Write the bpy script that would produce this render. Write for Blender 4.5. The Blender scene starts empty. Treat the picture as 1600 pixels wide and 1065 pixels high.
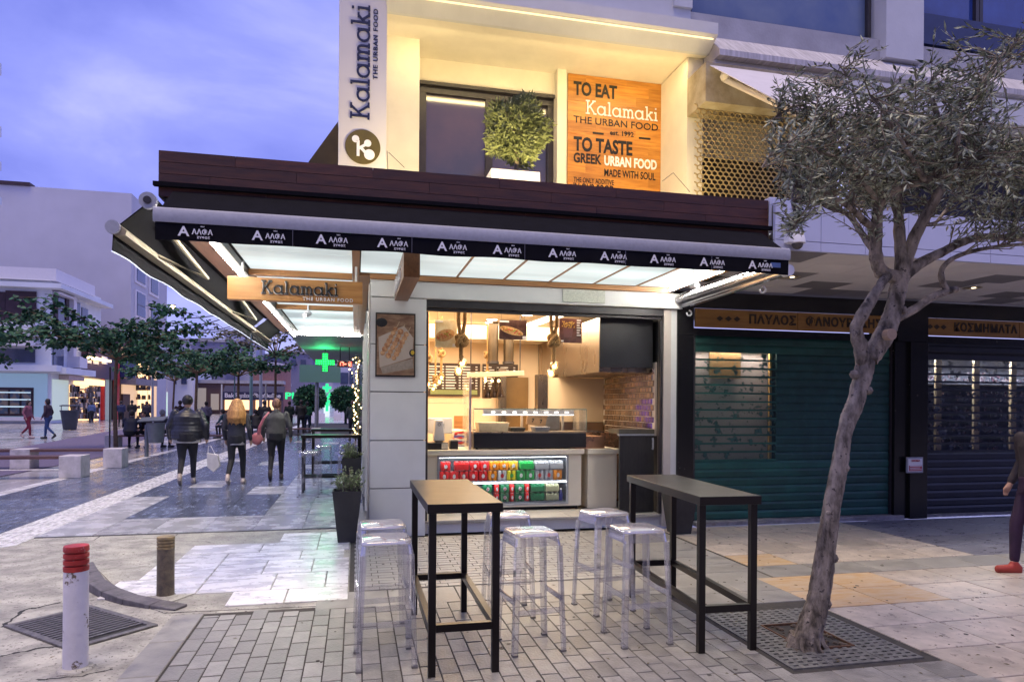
import bpy, bmesh, math, random
from math import sin, cos, pi, radians, sqrt, atan2
from mathutils import Vector, Matrix, Euler
random.seed(7)
sc = bpy.context.scene
COL = sc.collection
# ------------------------------------------------------------------ camera
F = 1067.0; HZ = 633.0; YAW = radians(12.93); ROLL = radians(0.4); EYE = 1.6
FW = Vector((sin(YAW), cos(YAW), 0)); R0 = Vector((cos(YAW), -sin(YAW), 0)); U0 = Vector((0, 0, 1))
RR = cos(ROLL)*R0 + sin(ROLL)*U0; UU = -sin(ROLL)*R0 + cos(ROLL)*U0
cam = bpy.data.cameras.new('camera'); camo = bpy.data.objects.new('camera', cam); COL.objects.link(camo)
cam.sensor_width = 36; cam.lens = 36*F/1600; cam.shift_y = (HZ-532.5)/1600; cam.clip_end = 2000; cam.clip_start = .05
m3 = Matrix((RR, UU, -FW)).transposed(); camo.matrix_world = Matrix.Translation((0, 0, EYE)) @ m3.to_4x4()
sc.camera = camo
sc.render.resolution_x = 1024; sc.render.resolution_y = 681
sc.view_settings.view_transform = 'Standard'; sc.view_settings.look = 'None'
sc.view_settings.exposure = 0.95; sc.view_settings.gamma = 1.0; sc.view_settings.use_curve_mapping = False
sc.render.engine = 'CYCLES'
sc.cycles.use_denoising = True; sc.cycles.use_adaptive_sampling = True; sc.cycles.adaptive_threshold = .02
sc.cycles.max_bounces = 8; sc.cycles.transparent_max_bounces = 24; sc.cycles.diffuse_bounces = 3
sc.cycles.glossy_bounces = 3; sc.cycles.transmission_bounces = 4; sc.cycles.sample_clamp_indirect = 4
sc.cycles.caustics_reflective = False; sc.cycles.caustics_refractive = False
def ray(px, py):
    return FW + RR*((px-800)/F) - UU*((py-HZ)/F)
def G(px, py, z=0.0):            # point of the horizontal plane z seen at a place of the photograph
    d = ray(px, py); t = (z-EYE)/d.z; return Vector((d.x*t, d.y*t, z))
def AY(px, py, Y):
    d = ray(px, py); t = Y/d.y; return Vector((d.x*t, Y, EYE+d.z*t))
def AX(px, py, X):
    d = ray(px, py); t = X/d.x; return Vector((X, d.y*t, EYE+d.z*t))
# ------------------------------------------------------------------ world: dusk sky with thin cloud
w = bpy.data.worlds.new('World'); sc.world = w; w.use_nodes = True
nt = w.node_tree; N = nt.nodes; L = nt.links; N.clear()
out = N.new('ShaderNodeOutputWorld'); bg = N.new('ShaderNodeBackground'); L.new(bg.outputs[0], out.inputs[0])
tc = N.new('ShaderNodeTexCoord'); mp = N.new('ShaderNodeMapping'); mp.inputs['Scale'].default_value = (1.4, 1.4, 3.6)
mp.inputs['Location'].default_value = (2.3, 0.4, 1.1)
L.new(tc.outputs['Generated'], mp.inputs[0])
nz = N.new('ShaderNodeTexNoise'); nz.inputs['Scale'].default_value = 1.7; nz.inputs['Detail'].default_value = 6
nz.inputs['Roughness'].default_value = .52; nz.inputs['Distortion'].default_value = .35
L.new(mp.outputs[0], nz.inputs['Vector'])
cr = N.new('ShaderNodeValToRGB'); e = cr.color_ramp.elements
e[0].position = .34; e[0].color = (.20, .235, .74, 1); e[1].position = .66; e[1].color = (.47, .49, .97, 1)
x = e.new(.50); x.color = (.29, .325, .87, 1)
L.new(nz.outputs['Fac'], cr.inputs[0])
sky = N.new('ShaderNodeTexSky'); sky.sky_type = 'NISHITA'; sky.sun_disc = False
sky.sun_elevation = radians(2); sky.sun_rotation = radians(200)
mx = N.new('ShaderNodeMix'); mx.data_type = 'RGBA'; mx.blend_type = 'ADD'; mx.inputs[0].default_value = .004
L.new(cr.outputs[0], mx.inputs[6]); L.new(sky.outputs[0], mx.inputs[7]); L.new(mx.outputs[2], bg.inputs[0])
bg.inputs[1].default_value = 0.63
# a soft warm overhead lamp, added to brighten the ground and offset the blue
sd = bpy.data.lights.new('fill_sun', 'SUN'); so = bpy.data.objects.new('fill_sun', sd); COL.objects.link(so)
sd.energy = 1.5; sd.angle = radians(30); sd.color = (1.0, .79, .50)
so.rotation_euler = (radians(11), radians(-6), radians(0))
def area(name, loc, size, energy, col, rot=(0, 0, 0), sy=None):
    a = bpy.data.lights.new(name, 'AREA'); o = bpy.data.objects.new(name, a); COL.objects.link(o)
    a.energy = energy; a.color = col; a.size = size
    if sy: a.shape = 'RECTANGLE'; a.size_y = sy
    o.location = loc; o.rotation_euler = rot
    return o
# lamps of the place: shop ceiling, cove strip of the upper terrace, canopy strip
area('shop_ceiling_lamp', (2.0, 10.1, 2.93), 2.8, 150, (1, .75, .49), sy=2.6)
area('display_lamp', (5.15, 8.60, 2.38), 1.1, 7, (1, .88, .80), rot=(radians(-20), 0, 0), sy=.05)
area('jewel_lamp', (10.2, 8.66, 2.42), 4.0, 75, (.88, .90, 1), rot=(radians(-25), 0, 0), sy=.06)
area('kitchen_lamp', (3.3, 9.6, 2.93), .9, 14, (1, .86, .72), sy=1.6)
area('cove_strip_lamp', (2.35, 8.46, 6.28), 3.9, 16, (1, .76, .34), rot=(radians(28), 0, 0), sy=.06)
area('terrace_uplight_lamp', (2.3, 7.5, 3.75), 4.2, 78, (1, .77, .36), rot=(radians(150), 0, 0), sy=.12)
# ------------------------------------------------------------------ materials
def _n(nt, t, **k):
    n = nt.nodes.new(t)
    for a, b in k.items(): n.inputs[a].default_value = b
    return n
MATS = {}
def M(name, col=(.5, .5, .5), rough=.6, metal=0.0, var=.25, scale=6.0, col2=None, stretch=(1, 1, 1), bump=0.0, bscale=40.0,
      rnd=0.0, spec=.5, detail=5.0, lo=.35, hi=.65, rvar=0.0, speck=None, coat=0.0):
    if name in MATS: return MATS[name]
    m = bpy.data.materials.new(name); m.use_nodes = True; nt = m.node_tree; L = nt.links
    b = nt.nodes['Principled BSDF']
    tc = nt.nodes.new('ShaderNodeTexCoord'); mp = nt.nodes.new('ShaderNodeMapping'); mp.inputs['Scale'].default_value = stretch
    L.new(tc.outputs['Object'], mp.inputs[0])
    nz = _n(nt, 'ShaderNodeTexNoise', Scale=scale, Detail=detail, Roughness=.6); L.new(mp.outputs[0], nz.inputs['Vector'])
    if col2 is None: col2 = tuple(c*(1-var) for c in col)
    cr = nt.nodes.new('ShaderNodeValToRGB'); cr.color_ramp.elements[0].position = lo; cr.color_ramp.elements[1].position = hi
    cr.color_ramp.elements[0].color = (*col2, 1); cr.color_ramp.elements[1].color = (*col, 1)
    L.new(nz.outputs['Fac'], cr.inputs[0]); last = cr.outputs[0]
    if rnd:
        oi = nt.nodes.new('ShaderNodeObjectInfo')
        ad = nt.nodes.new('ShaderNodeVectorMath'); ad.operation = 'ADD'
        sc_ = nt.nodes.new('ShaderNodeVectorMath'); sc_.operation = 'SCALE'; sc_.inputs[0].default_value = (37, 17, 23)
        L.new(oi.outputs['Random'], sc_.inputs['Scale']); L.new(mp.outputs[0], ad.inputs[0]); L.new(sc_.outputs[0], ad.inputs[1])
        L.new(ad.outputs[0], nz.inputs['Vector'])
        mr = nt.nodes.new('ShaderNodeMapRange'); mr.inputs['To Min'].default_value = 1-rnd; mr.inputs['To Max'].default_value = 1+rnd
        L.new(oi.outputs['Random'], mr.inputs['Value'])
        vm = nt.nodes.new('ShaderNodeVectorMath'); vm.operation = 'SCALE'
        L.new(last, vm.inputs[0]); L.new(mr.outputs[0], vm.inputs['Scale']); last = vm.outputs[0]
    if speck:
        sn = _n(nt, 'ShaderNodeTexNoise', Scale=speck[1], Detail=6.0, Roughness=.65); L.new(tc.outputs['Object'], sn.inputs['Vector'])
        sr = nt.nodes.new('ShaderNodeMapRange'); sr.inputs['From Min'].default_value = speck[2]; sr.inputs['From Max'].default_value = speck[2]+.04
        L.new(sn.outputs['Fac'], sr.inputs['Value'])
        mi = nt.nodes.new('ShaderNodeMix'); mi.data_type = 'RGBA'; L.new(sr.outputs[0], mi.inputs[0]); L.new(last, mi.inputs[6])
        mi.inputs[7].default_value = (*speck[0], 1); last = mi.outputs[2]
    L.new(last, b.inputs['Base Color'])
    b.inputs['Roughness'].default_value = rough; b.inputs['Metallic'].default_value = metal
    b.inputs['Specular IOR Level'].default_value = spec
    if coat: b.inputs['Coat Weight'].default_value = coat; b.inputs['Coat Roughness'].default_value = .1
    if rvar:
        mr = nt.nodes.new('ShaderNodeMapRange'); mr.inputs['From Min'].default_value = .3; mr.inputs['From Max'].default_value = .7
        mr.inputs['To Min'].default_value = max(.02, rough-rvar); mr.inputs['To Max'].default_value = rough+rvar
        L.new(nz.outputs['Fac'], mr.inputs['Value']); L.new(mr.outputs[0], b.inputs['Roughness'])
    if bump:
        bn = _n(nt, 'ShaderNodeTexNoise', Scale=bscale, Detail=4.0); L.new(mp.outputs[0], bn.inputs['Vector'])
        bu = nt.nodes.new('ShaderNodeBump'); bu.inputs['Strength'].default_value = bump; bu.inputs['Distance'].default_value = .01
        L.new(bn.outputs['Fac'], bu.inputs['Height']); L.new(bu.outputs[0], b.inputs['Normal'])
    MATS[name] = m; return m
def EM(name, col, strength):
    if name in MATS: return MATS[name]
    m = bpy.data.materials.new(name); m.use_nodes = True; b = m.node_tree.nodes['Principled BSDF']
    b.inputs['Base Color'].default_value = (*[min(.8, c*.6) for c in col], 1)
    b.inputs['Emission Color'].default_value = (*col, 1); b.inputs['Emission Strength'].default_value = strength
    MATS[name] = m; return m
def GLASS(name, tint=(1, 1, 1), refl=.06, rough=.02, opac=0.0, edge=0.35, base=(.75, .8, .85)):
    """thin clear sheet: mostly see-through, brighter and more mirror-like at a grazing look"""
    if name in MATS: return MATS[name]
    m = bpy.data.materials.new(name); m.use_nodes = True; nt = m.node_tree; L = nt.links; nt.nodes.clear()
    o = nt.nodes.new('ShaderNodeOutputMaterial'); tr = nt.nodes.new('ShaderNodeBsdfTransparent'); tr.inputs[0].default_value = (*tint, 1)
    gl = nt.nodes.new('ShaderNodeBsdfGlossy'); gl.inputs['Roughness'].default_value = rough
    df = nt.nodes.new('ShaderNodeBsdfDiffuse'); df.inputs[0].default_value = (*base, 1)
    lw = nt.nodes.new('ShaderNodeLayerWeight'); lw.inputs[0].default_value = .35
    mr = nt.nodes.new('ShaderNodeMapRange'); mr.inputs['To Min'].default_value = refl; mr.inputs['To Max'].default_value = min(1, refl+edge)
    L.new(lw.outputs['Facing'], mr.inputs['Value'])
    mr2 = nt.nodes.new('ShaderNodeMapRange'); mr2.inputs['To Min'].default_value = opac; mr2.inputs['To Max'].default_value = opac+edge*.5
    L.new(lw.outputs['Facing'], mr2.inputs['Value'])
    m1 = nt.nodes.new('ShaderNodeMixShader'); m2 = nt.nodes.new('ShaderNodeMixShader')
    L.new(mr2.outputs[0], m1.inputs[0]); L.new(tr.outputs[0], m1.inputs[1]); L.new(df.outputs[0], m1.inputs[2])
    L.new(mr.outputs[0], m2.inputs[0]); L.new(m1.outputs[0], m2.inputs[1]); L.new(gl.outputs[0], m2.inputs[2])
    L.new(m2.outputs[0], o.inputs[0]); MATS[name] = m; return m
# ------------------------------------------------------------------ mesh building
WL = {}                                                   # world place of each thing and part
def wl(o): return WL.get(o.name, Vector((0, 0, 0))) if o else Vector((0, 0, 0))
class MB:
    def __init__(s): s.v = []; s.f = []; s.mi = []; s.cur = 0; s.eps = 0
    def add(s, vs, fs):
        n = len(s.v); s.v += [tuple(v) for v in vs]; s.f += [tuple(i+n for i in f) for f in fs]; s.mi += [s.cur]*len(fs); return s
    def box(s, x0, x1, y0, y1, z0, z1, rot=None, piv=None, taper=0.0):
        t = taper
        vs = [Vector(p) for p in ((x0+t, y0+t, z0), (x1-t, y0+t, z0), (x1-t, y1-t, z0), (x0+t, y1-t, z0), (x0, y0, z1), (x1, y0, z1), (x1, y1, z1), (x0, y1, z1))]
        if rot is not None:
            c = Vector(piv) if piv else Vector(((x0+x1)/2, (y0+y1)/2, (z0+z1)/2)); R = Euler(rot).to_matrix()
            vs = [R @ (v-c)+c for v in vs]
        return s.add(vs, [(3, 2, 1, 0), (4, 5, 6, 7), (0, 1, 5, 4), (1, 2, 6, 5), (2, 3, 7, 6), (3, 0, 4, 7)])
    def prism(s, poly, a, b, axis='z'):                   # poly: 2-D points; extruded from a to b along axis
        n = len(poly)
        def P(p, t): return {'z': (p[0], p[1], t), 'y': (p[0], t, p[1]), 'x': (t, p[0], p[1])}[axis]
        vs = [P(p, a) for p in poly]+[P(p, b) for p in poly]
        fs = [tuple(range(n-1, -1, -1)), tuple(range(n, 2*n))]+[(i, (i+1) % n, n+(i+1) % n, n+i) for i in range(n)]
        return s.add(vs, fs)
    def path(s, pts, radii, n=8, cap=True, squash=None):
        pts = [Vector(p) for p in pts]
        if isinstance(radii, (int, float)): radii = [radii]*len(pts)
        base = len(s.v); up = Vector((0, 0, 1)); vs = []; prev = None
        for i, p in enumerate(pts):
            d = (pts[min(i+1, len(pts)-1)]-pts[max(i-1, 0)])
            d = d.normalized() if d.length > 1e-9 else up
            if prev is None:
                a = up if abs(d.z) < .9 else Vector((1, 0, 0)); u = d.cross(a).normalized()
            else:
                u = (prev-d*prev.dot(d)); u = u.normalized() if u.length > 1e-6 else d.orthogonal().normalized()
            prev = u; v = d.cross(u)
            for k in range(n):
                a = 2*pi*k/n; vs.append(p+(u*cos(a)+v*sin(a))*radii[i])
        fs = []
        for i in range(len(pts)-1):
            for k in range(n): fs.append((i*n+k, i*n+(k+1) % n, (i+1)*n+(k+1) % n, (i+1)*n+k))
        if cap: fs.append(tuple(range(n-1, -1, -1))); fs.append(tuple((len(pts)-1)*n+k for k in range(n)))
        return s.add(vs, fs)
    def lathe(s, prof, c=(0, 0, 0), n=16, sx=1, sy=1):    # prof: (r, z)
        vs = []; m = len(prof)
        for r, z in prof:
            for k in range(n): a = 2*pi*k/n; vs.append((c[0]+r*cos(a)*sx, c[1]+r*sin(a)*sy, c[2]+z))
        fs = [(i*n+k, i*n+(k+1) % n, (i+1)*n+(k+1) % n, (i+1)*n+k) for i in range(m-1) for k in range(n)]
        fs += [tuple(range(n-1, -1, -1)), tuple((m-1)*n+k for k in range(n))]
        return s.add(vs, fs)
    def ball(s, c, r, n=10, sz=1.0, sx=1.0, sy=1.0):
        k = max(4, n//2); return s.lathe([(max(.0005, r*sin(pi*i/k)), -r*cos(pi*i/k)*sz) for i in range(k+1)], c, n, sx, sy)
    def build(s, name, mat, parent=None, smooth=False, bevel=0.0, kind=None, label=None, recentre=False):
        me = bpy.data.meshes.new(name); o0 = wl(parent); c = Vector((0, 0, 0))
        if recentre and s.v: c = sum((Vector(v) for v in s.v), Vector())/len(s.v)-o0
        me.from_pydata([tuple(Vector(v)-o0-c) for v in s.v], [], s.f)
        mats = mat if isinstance(mat, (list, tuple)) else [mat]
        for m in mats: me.materials.append(m)
        if len(mats) > 1: me.polygons.foreach_set('material_index', s.mi)
        me.update(); me.validate()
        if smooth:
            me.shade_smooth()
            try: me.set_sharp_from_angle(angle=radians(40))
            except Exception: pass
        o = bpy.data.objects.new(name, me); COL.objects.link(o); o.location = c
        WL[o.name] = o0+c
        if parent: o.parent = parent
        if bevel:
            b = o.modifiers.new('bevel', 'BEVEL'); b.width = bevel; b.segments = 2; b.limit_method = 'ANGLE'
        if kind: o['kind'] = kind
        if label: o['label'] = label
        return o
def thing(name, label, cat, loc=(0, 0, 0), rz=0.0, group=None):
    o = bpy.data.objects.new(name, None); COL.objects.link(o); o.location = loc; o.rotation_euler = (0, 0, rz)
    o.empty_display_size = .2; o['label'] = label; o['category'] = cat
    if group: o['group'] = group
    WL[o.name] = Vector(loc); return o
def tag(o, label, cat, group=None):
    o['label'] = label; o['category'] = cat
    if group: o['group'] = group
    return o
def dup(root, loc=None, rz=None, label=None, group=None, scale=None):
    def cp(o, par):
        c = o.copy(); COL.objects.link(c); c.parent = par
        WL[c.name] = wl(o)
        for ch in o.children: cp(ch, c)
        return c
    r = cp(root, None)
    if loc is not None: r.location = loc; WL[r.name] = Vector(loc)
    if rz is not None: r.rotation_euler = (0, 0, rz)
    if label: r['label'] = label
    if group: r['group'] = group
    if scale: r.scale = scale
    return r
def piece(name, mesh, loc, parent, mat=None, rot=(0, 0, 0), sc_=(1, 1, 1)):
    o = bpy.data.objects.new(name, mesh); COL.objects.link(o); o.location = Vector(loc)-wl(parent); o.rotation_euler = rot; o.scale = sc_
    o.parent = parent; WL[o.name] = Vector(loc); return o
def boxmesh(name, sx, sy, sz, mat, ch=.0):
    b = MB(); 
    if ch <= 0: b.box(-sx/2, sx/2, -sy/2, sy/2, -sz/2, sz/2)
    else:
        x, y, z = sx/2, sy/2, sz/2; c = ch
        v = [(-x, -y, -z), (x, -y, -z), (x, y, -z), (-x, y, -z), (-x, -y, z-c), (x, -y, z-c), (x, y, z-c), (-x, y, z-c), (-x+c, -y+c, z), (x-c, -y+c, z), (x-c, y-c, z), (-x+c, y-c, z)]
        b.add(v, [(3, 2, 1, 0), (8, 9, 10, 11)]+[(i, (i+1) % 4, 4+(i+1) % 4, 4+i) for i in range(4)]+[(4+i, 4+(i+1) % 4, 8+(i+1) % 4, 8+i) for i in range(4)])
    me = bpy.data.meshes.new(name); me.from_pydata(b.v, [], b.f); me.materials.append(mat); me.update(); return me
# ------------------------------------------------------------------ lettering
def text_mb(s, size, bold=0.0, xs=1.0, depth=.006, align='CENTER', spacing=1.0):
    cu = bpy.data.curves.new('t', 'FONT'); cu.body = s; cu.size = size; cu.extrude = depth/2; cu.offset = bold; cu.align_x = align
    cu.align_y = 'CENTER'; cu.space_character = spacing; cu.resolution_u = 3
    o = bpy.data.objects.new('t', cu); COL.objects.link(o)
    me = bpy.data.meshes.new_from_object(o.evaluated_get(bpy.context.evaluated_depsgraph_get()))
    v = [(p.co.x*xs, p.co.y, p.co.z) for p in me.vertices]; f = [tuple(p.vertices) for p in me.polygons]
    bpy.data.objects.remove(o); bpy.data.curves.remove(cu); bpy.data.meshes.remove(me)
    return v, f
def on_front(v, X, Y, Z, tilt=0.0):    # text (x right, y up) onto a wall that faces -Y
    return [(X+a*cos(tilt)-b*sin(tilt), Y-c, Z+b*cos(tilt)+a*sin(tilt)) for a, b, c in v]
def on_left(v, X, Y, Z):               # onto a wall that faces -X: reads with x growing towards the viewer
    return [(X-c, Y-a, Z+b) for a, b, c in v]
def stroke(mb, pts, wd, z0, z1):
    """flat ribbon of width wd along 2-D pts, z0..z1 thick"""
    for i in range(len(pts)-1):
        a = Vector(pts[i]); b = Vector(pts[i+1]); d = (b-a).normalized(); n = Vector((-d.y, d.x))*wd/2
        ex = d*wd*.0
        k = [a+n-ex, a-n-ex, b-n+ex, b+n+ex]; zz = z1+.00005*(i % 7)
        vs = [(p.x, p.y, z0) for p in k]+[(p.x, p.y, zz) for p in k]
        mb.add(vs, [(3, 2, 1, 0), (4, 5, 6, 7), (0, 1, 5, 4), (1, 2, 6, 5), (2, 3, 7, 6), (3, 0, 4, 7)])
def slab_word(word='Kalamaki', h=1.0, wd=.15, depth=.01):
    """round slab-serif word, x-height 1 unit * h; returns verts, faces, width"""
    mb = MB(); x = 0.0
    arc = lambda cx, cy, r, a0, a1, n=14, ry=None: [(cx+r*cos(radians(a0+(a1-a0)*i/n)), cy+(ry or r)*sin(radians(a0+(a1-a0)*i/n))) for i in range(n+1)]
    for ch in word:
        S = []
        if ch == 'K':
            S = [[(.22, 0), (.22, 1.5)], [(0, wd/2), (.46, wd/2)], [(0, 1.5-wd/2), (.46, 1.5-wd/2)], [(.25, .62), (.98, 1.47)], [(.48, .86), (1.02, .05)],
                 [(.74, 1.5-wd/2), (1.14, 1.5-wd/2)], [(.86, wd/2), (1.24, wd/2)]]; wv = 1.30
        elif ch == 'a':
            S = [arc(.47, .5, .41, 0, 360, 22, .44), [(.90, .0), (.90, .98)], [(.90, wd/2), (1.10, wd/2)], [(.80, .98-wd/2), (.92, .98-wd/2)]]; wv = 1.20
        elif ch == 'l':
            S = [[(.22, 0), (.22, 1.5)], [(0, wd/2), (.44, wd/2)], [(.02, 1.5-wd/2), (.24, 1.5-wd/2)]]; wv = .56
        elif ch == 'k':
            S = [[(.22, 0), (.22, 1.5)], [(0, wd/2), (.42, wd/2)], [(.02, 1.5-wd/2), (.24, 1.5-wd/2)], [(.25, .42), (.72, .92)], [(.42, .6), (.80, .05)],
                 [(.56, .98-wd/2), (.90, .98-wd/2)], [(.64, wd/2), (.98, wd/2)]]; wv = 1.06
        elif ch == 'i':
            S = [[(.22, 0), (.22, .98)], [(0, wd/2), (.44, wd/2)], [(.02, .98-wd/2), (.24, .98-wd/2)], [(.2, 1.24), (.2, 1.42)]]; wv = .5
        elif ch == 'm':
            S = [[(.2, 0), (.2, .98)], [(0, wd/2), (.38, wd/2)], [(.02, .98-wd/2), (.22, .98-wd/2)], arc(.43, .62, .24, 180, 0, 10, .3), [(.67, .62), (.67, 0)],
                 arc(.91, .62, .24, 180, 0, 10, .3), [(1.15, .62), (1.15, 0)], [(.52, wd/2), (.84, wd/2)], [(1.0, wd/2), (1.34, wd/2)]]; wv = 1.46
        for j, p in enumerate(S): stroke(mb, [(x+a, b) for a, b in p], wd, 0, (depth/h)*(1+.03*j))
        x += wv
    return [(a*h, b*h, c*h) for a, b, c in mb.v], mb.f, x*h
def put_text(name, s, X, Y, Z, size, mat, parent, bold=0, xs=1.0, align='CENTER', depth=.006, place=on_front, spacing=1.0):
    v, f = text_mb(s, size, bold, xs, depth, align, spacing); b = MB(); b.add(place(v, X, Y, Z), f); return b.build(name, mat, parent)
# ================================================================== materials used by the setting
m_asph = M('worn_concrete', (.46, .45, .40), .75, scale=3.6, var=.55, detail=12.0, bump=1.0, bscale=38, rvar=.12, speck=((.12, .11, .10), 34, .585))
m_gran = M('plaza_granite', (.42, .41, .44), .20, scale=1.4, var=.4, stretch=(1, .35, 1), rvar=.14, bump=.12, bscale=9)
m_blue = M('dark_granite', (.15, .18, .27), .20, scale=5, var=.6, stretch=(2.2, .8, 1), rvar=.13, bump=.35, bscale=14, rnd=.22)
m_purp = M('cobble_purple', (.16, .13, .22), .65, scale=14, var=.5, bump=.6, bscale=16)
m_lslab = M('pale_marble', (.78, .78, .79), .28, scale=3, var=.22, rvar=.12, bump=.2, bscale=14, rnd=.10, stretch=(1, 2.2, 1), speck=((.40, .40, .42), 13, .60))
m_paver = M('grey_paver', (.275, .27, .25), .40, scale=9, var=.38, rvar=.12, bump=.45, bscale=70, rnd=.22)
m_paver2 = M('light_paver', (.34, .335, .31), .5, scale=7, var=.25, rvar=.1, bump=.35, bscale=50)
m_joint = M('paver_joint', (.05, .046, .04), .9, scale=20, var=.4)
m_flag = M('grey_flagstone', (.29, .285, .265), .45, scale=7, var=.35, rvar=.12, bump=.25, bscale=50, rnd=.08)
m_beige = M('beige_stone', (.52, .46, .39), .42, scale=6, var=.38, rvar=.12, bump=.3, bscale=18, rnd=.16, speck=((.20, .17, .15), 15, .60))
m_ochre = M('ochre_stone', (.50, .33, .16), .42, scale=5, col2=(.50, .40, .28), rvar=.1, bump=.3, bscale=16, rnd=.08, stretch=(1, 2.4, 1), speck=((.3, .2, .12), 20, .70))
m_dkpav = M('dark_pavement', (.17, .17, .22), .35, scale=6, var=.35, rvar=.12, bump=.2, bscale=30, rnd=.12, stretch=(1, 3, 1))
m_kerb = M('kerb_stone', (.33, .31, .32), .6, scale=8, var=.4, bump=.4, bscale=30)
m_black = M('black_metal', (.018, .017, .018), .38, scale=9, var=.3, rvar=.08)
m_white = M('white_panel', (.74, .74, .72), .42, scale=3, var=.06, bump=.03, bscale=8)
m_dkjoint = M('dark_joint', (.03, .03, .03), .8)
# ================================================================== ground
def struct(name, mb, mat, **k):
    o = mb.build(name, mat, **k); o['kind'] = 'structure'; return o
def sheet(name, poly, z, mat, th=.05, **k):
    b = MB(); b.prism([(p[0], p[1]) for p in poly], z-th, z); return struct(name, b, mat, **k)
def inside(x, y, poly):
    c = False; n = len(poly)
    for i in range(n):
        a, b = poly[i], poly[(i+1) % n]
        if (a[1] > y) != (b[1] > y) and x < (b[0]-a[0])*(y-a[1])/(b[1]-a[1])+a[0]: c = not c
    return c
sheet('ground', [(-260, -40), (260, -40), (260, 420), (-260, 420)], -.05, m_gran, th=.2)
sheet('plaza', [(-60, 8.95), (0.14, 8.95), (.14, 16), (.14, 90), (-60, 90)], -.018, m_gran, th=.03)
# worn concrete of the street end
conc = sheet('street', [(-14, -2), (-1.37, -2), (-1.30, 3.0), (-1.27, 5.62), (-.02, 5.62), (-.02, 9.14), (-3.7, 9.14), (-3.7, 8.75), (-4.2, 8.35), (-5.9, 7.55), (-14, 7.4)], -.012, m_asph, th=.03)
# long plaza bands (they run away along the shop's side)
band = sheet('tactile_strip', [(-4.2, 8.3), (-3.7, 8.7), (-3.7, 60), (-4.2, 60)], -.004, m_lslab, th=.02)
rib = boxmesh('rib', .03, 14, .006, m_lslab)
for i in range(5): piece('rib', rib, (-4.12+i*.09, 15.8, -.001), band)
edge = sheet('pale_band', [(-6.15, 7.6), (-5.9, 7.6), (-5.9, 60), (-6.15, 60)], -.004, m_lslab, th=.02)
for yy in (18.2, 30.0): sheet('cross_band', [(-8.6, yy), (-.2, yy), (-.2, yy+.22), (-8.6, yy+.22)], -.0005, m_lslab, th=.01)
granite = sheet('granite_paving', [(-5.9, 7.5), (-4.2, 8.2), (-4.2, 60), (-5.9, 60)], -.008, m_dkjoint, th=.02)
tile_me = boxmesh('tile', .545, 1.18, .012, m_blue, .004)
for i in range(3):
    for j in range(20):
        y = 8.5+j*1.2
        if y < 8.45+(2-i)*-.35: continue
        piece('tile', tile_me, (-5.61+i*.56, y, -.0055), granite)
granite2 = sheet('walkway_paving', [(-3.7, 9.15), (-.03, 9.15), (-.05, 60), (-3.7, 60)], -.008, m_dkjoint, th=.02)
tl_lt = boxmesh('tile', .60, 1.18, .012, M('grey_marble', (.42, .43, .46), .26, scale=3, var=.25, rvar=.1, rnd=.14, bump=.12, bscale=10))
tl_dk = boxmesh('tile', .60, 1.18, .012, m_blue)
for i in range(6):
    for j in range(22):
        y = 9.75+j*1.2
        light = j == 0 or (i < 2 and j < 2 and False) or (i >= 4 and j < 6) or ((i*7+j*5) % 9 == 0) or (i == 0 and j < 3)
        piece('tile', tl_lt if light else tl_dk, (-3.39+i*.608, y, -.0055), granite2)
# fenced purple cobble field behind the benches
sheet('cobble_field', [G(-260, 745)[:2], G(0, 704)[:2], G(178, 672)[:2], G(300, 665)[:2], G(210, 690)[:2], G(165, 712)[:2], G(-300, 800)[:2]], -.002, m_purp, th=.02)
# pale slabs beside the shop corner
pale = sheet('pale_slab_paving', [(-1.42, 5.70), (-.06, 5.64), (-.06, 8.85), (-1.3, 8.95), (-1.9, 8.0), (-2.5, 7.2), (-2.1, 6.5)], -.006, m_asph, th=.02)
R = random.Random(3)
y = 5.76
while y < 8.8:
    d = R.choice((.42, .5, .58)); x = -2.5
    while x < -.08:
        w_ = R.choice((.45, .6, .75)); x1 = min(x+w_, -.045); xc = (x+x1)/2; yc = y+d/2
        lim = -1.42 if y < 6.0 else (-2.0 if y < 6.5 else (-2.3 if y < 7.4 else (-1.9 if y < 8 else -1.3)))
        if x >= lim-.12 and x1-x > .12:
            piece('slab', boxmesh('slab', x1-x-.012, min(d, 8.85-y)-.012, .014, m_lslab, .003), (xc, yc, -.002+R.uniform(-.0012, .0012)), pale, rot=(0, 0, 0))
        x = x1
        if x1 >= -.07: break
    y += d
# tar cracks in the old concrete
ck = MB()
def crack(pts, wd=.012):
    P_ = []
    for a, b in zip(pts, pts[1:]):
        a = G(*a); b = G(*b)
        for t in range(8): P_.append(a.lerp(b, t/8)+Vector((R.uniform(-.015, .015), R.uniform(-.015, .015), 0)))
    for a, b in zip(P_, P_[1:]):
        d = (b-a).normalized(); n = Vector((-d.y, d.x, 0))*wd*R.uniform(.3, 1)/2
        ck.add([(*(a+n)[:2], -.0105), (*(a-n)[:2], -.0105), (*(b-n)[:2], -.0105), (*(b+n)[:2], -.0105)], [(0, 1, 2, 3)])
crack([(145, 842), (195, 815), (303, 813)], .02); crack([(303, 813), (270, 838), (145, 842)], .02)
crack([(280, 843), (360, 846), (400, 838), (460, 832), (528, 820)], .03); crack([(0, 978), (40, 950), (105, 936)], .04)
crack([(0, 1022), (60, 1010), (120, 1003)], .03); crack([(60, 1058), (130, 1052), (185, 1040)], .02)
ck.build('crack', m_dkjoint, conc, kind='stuff')
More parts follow.
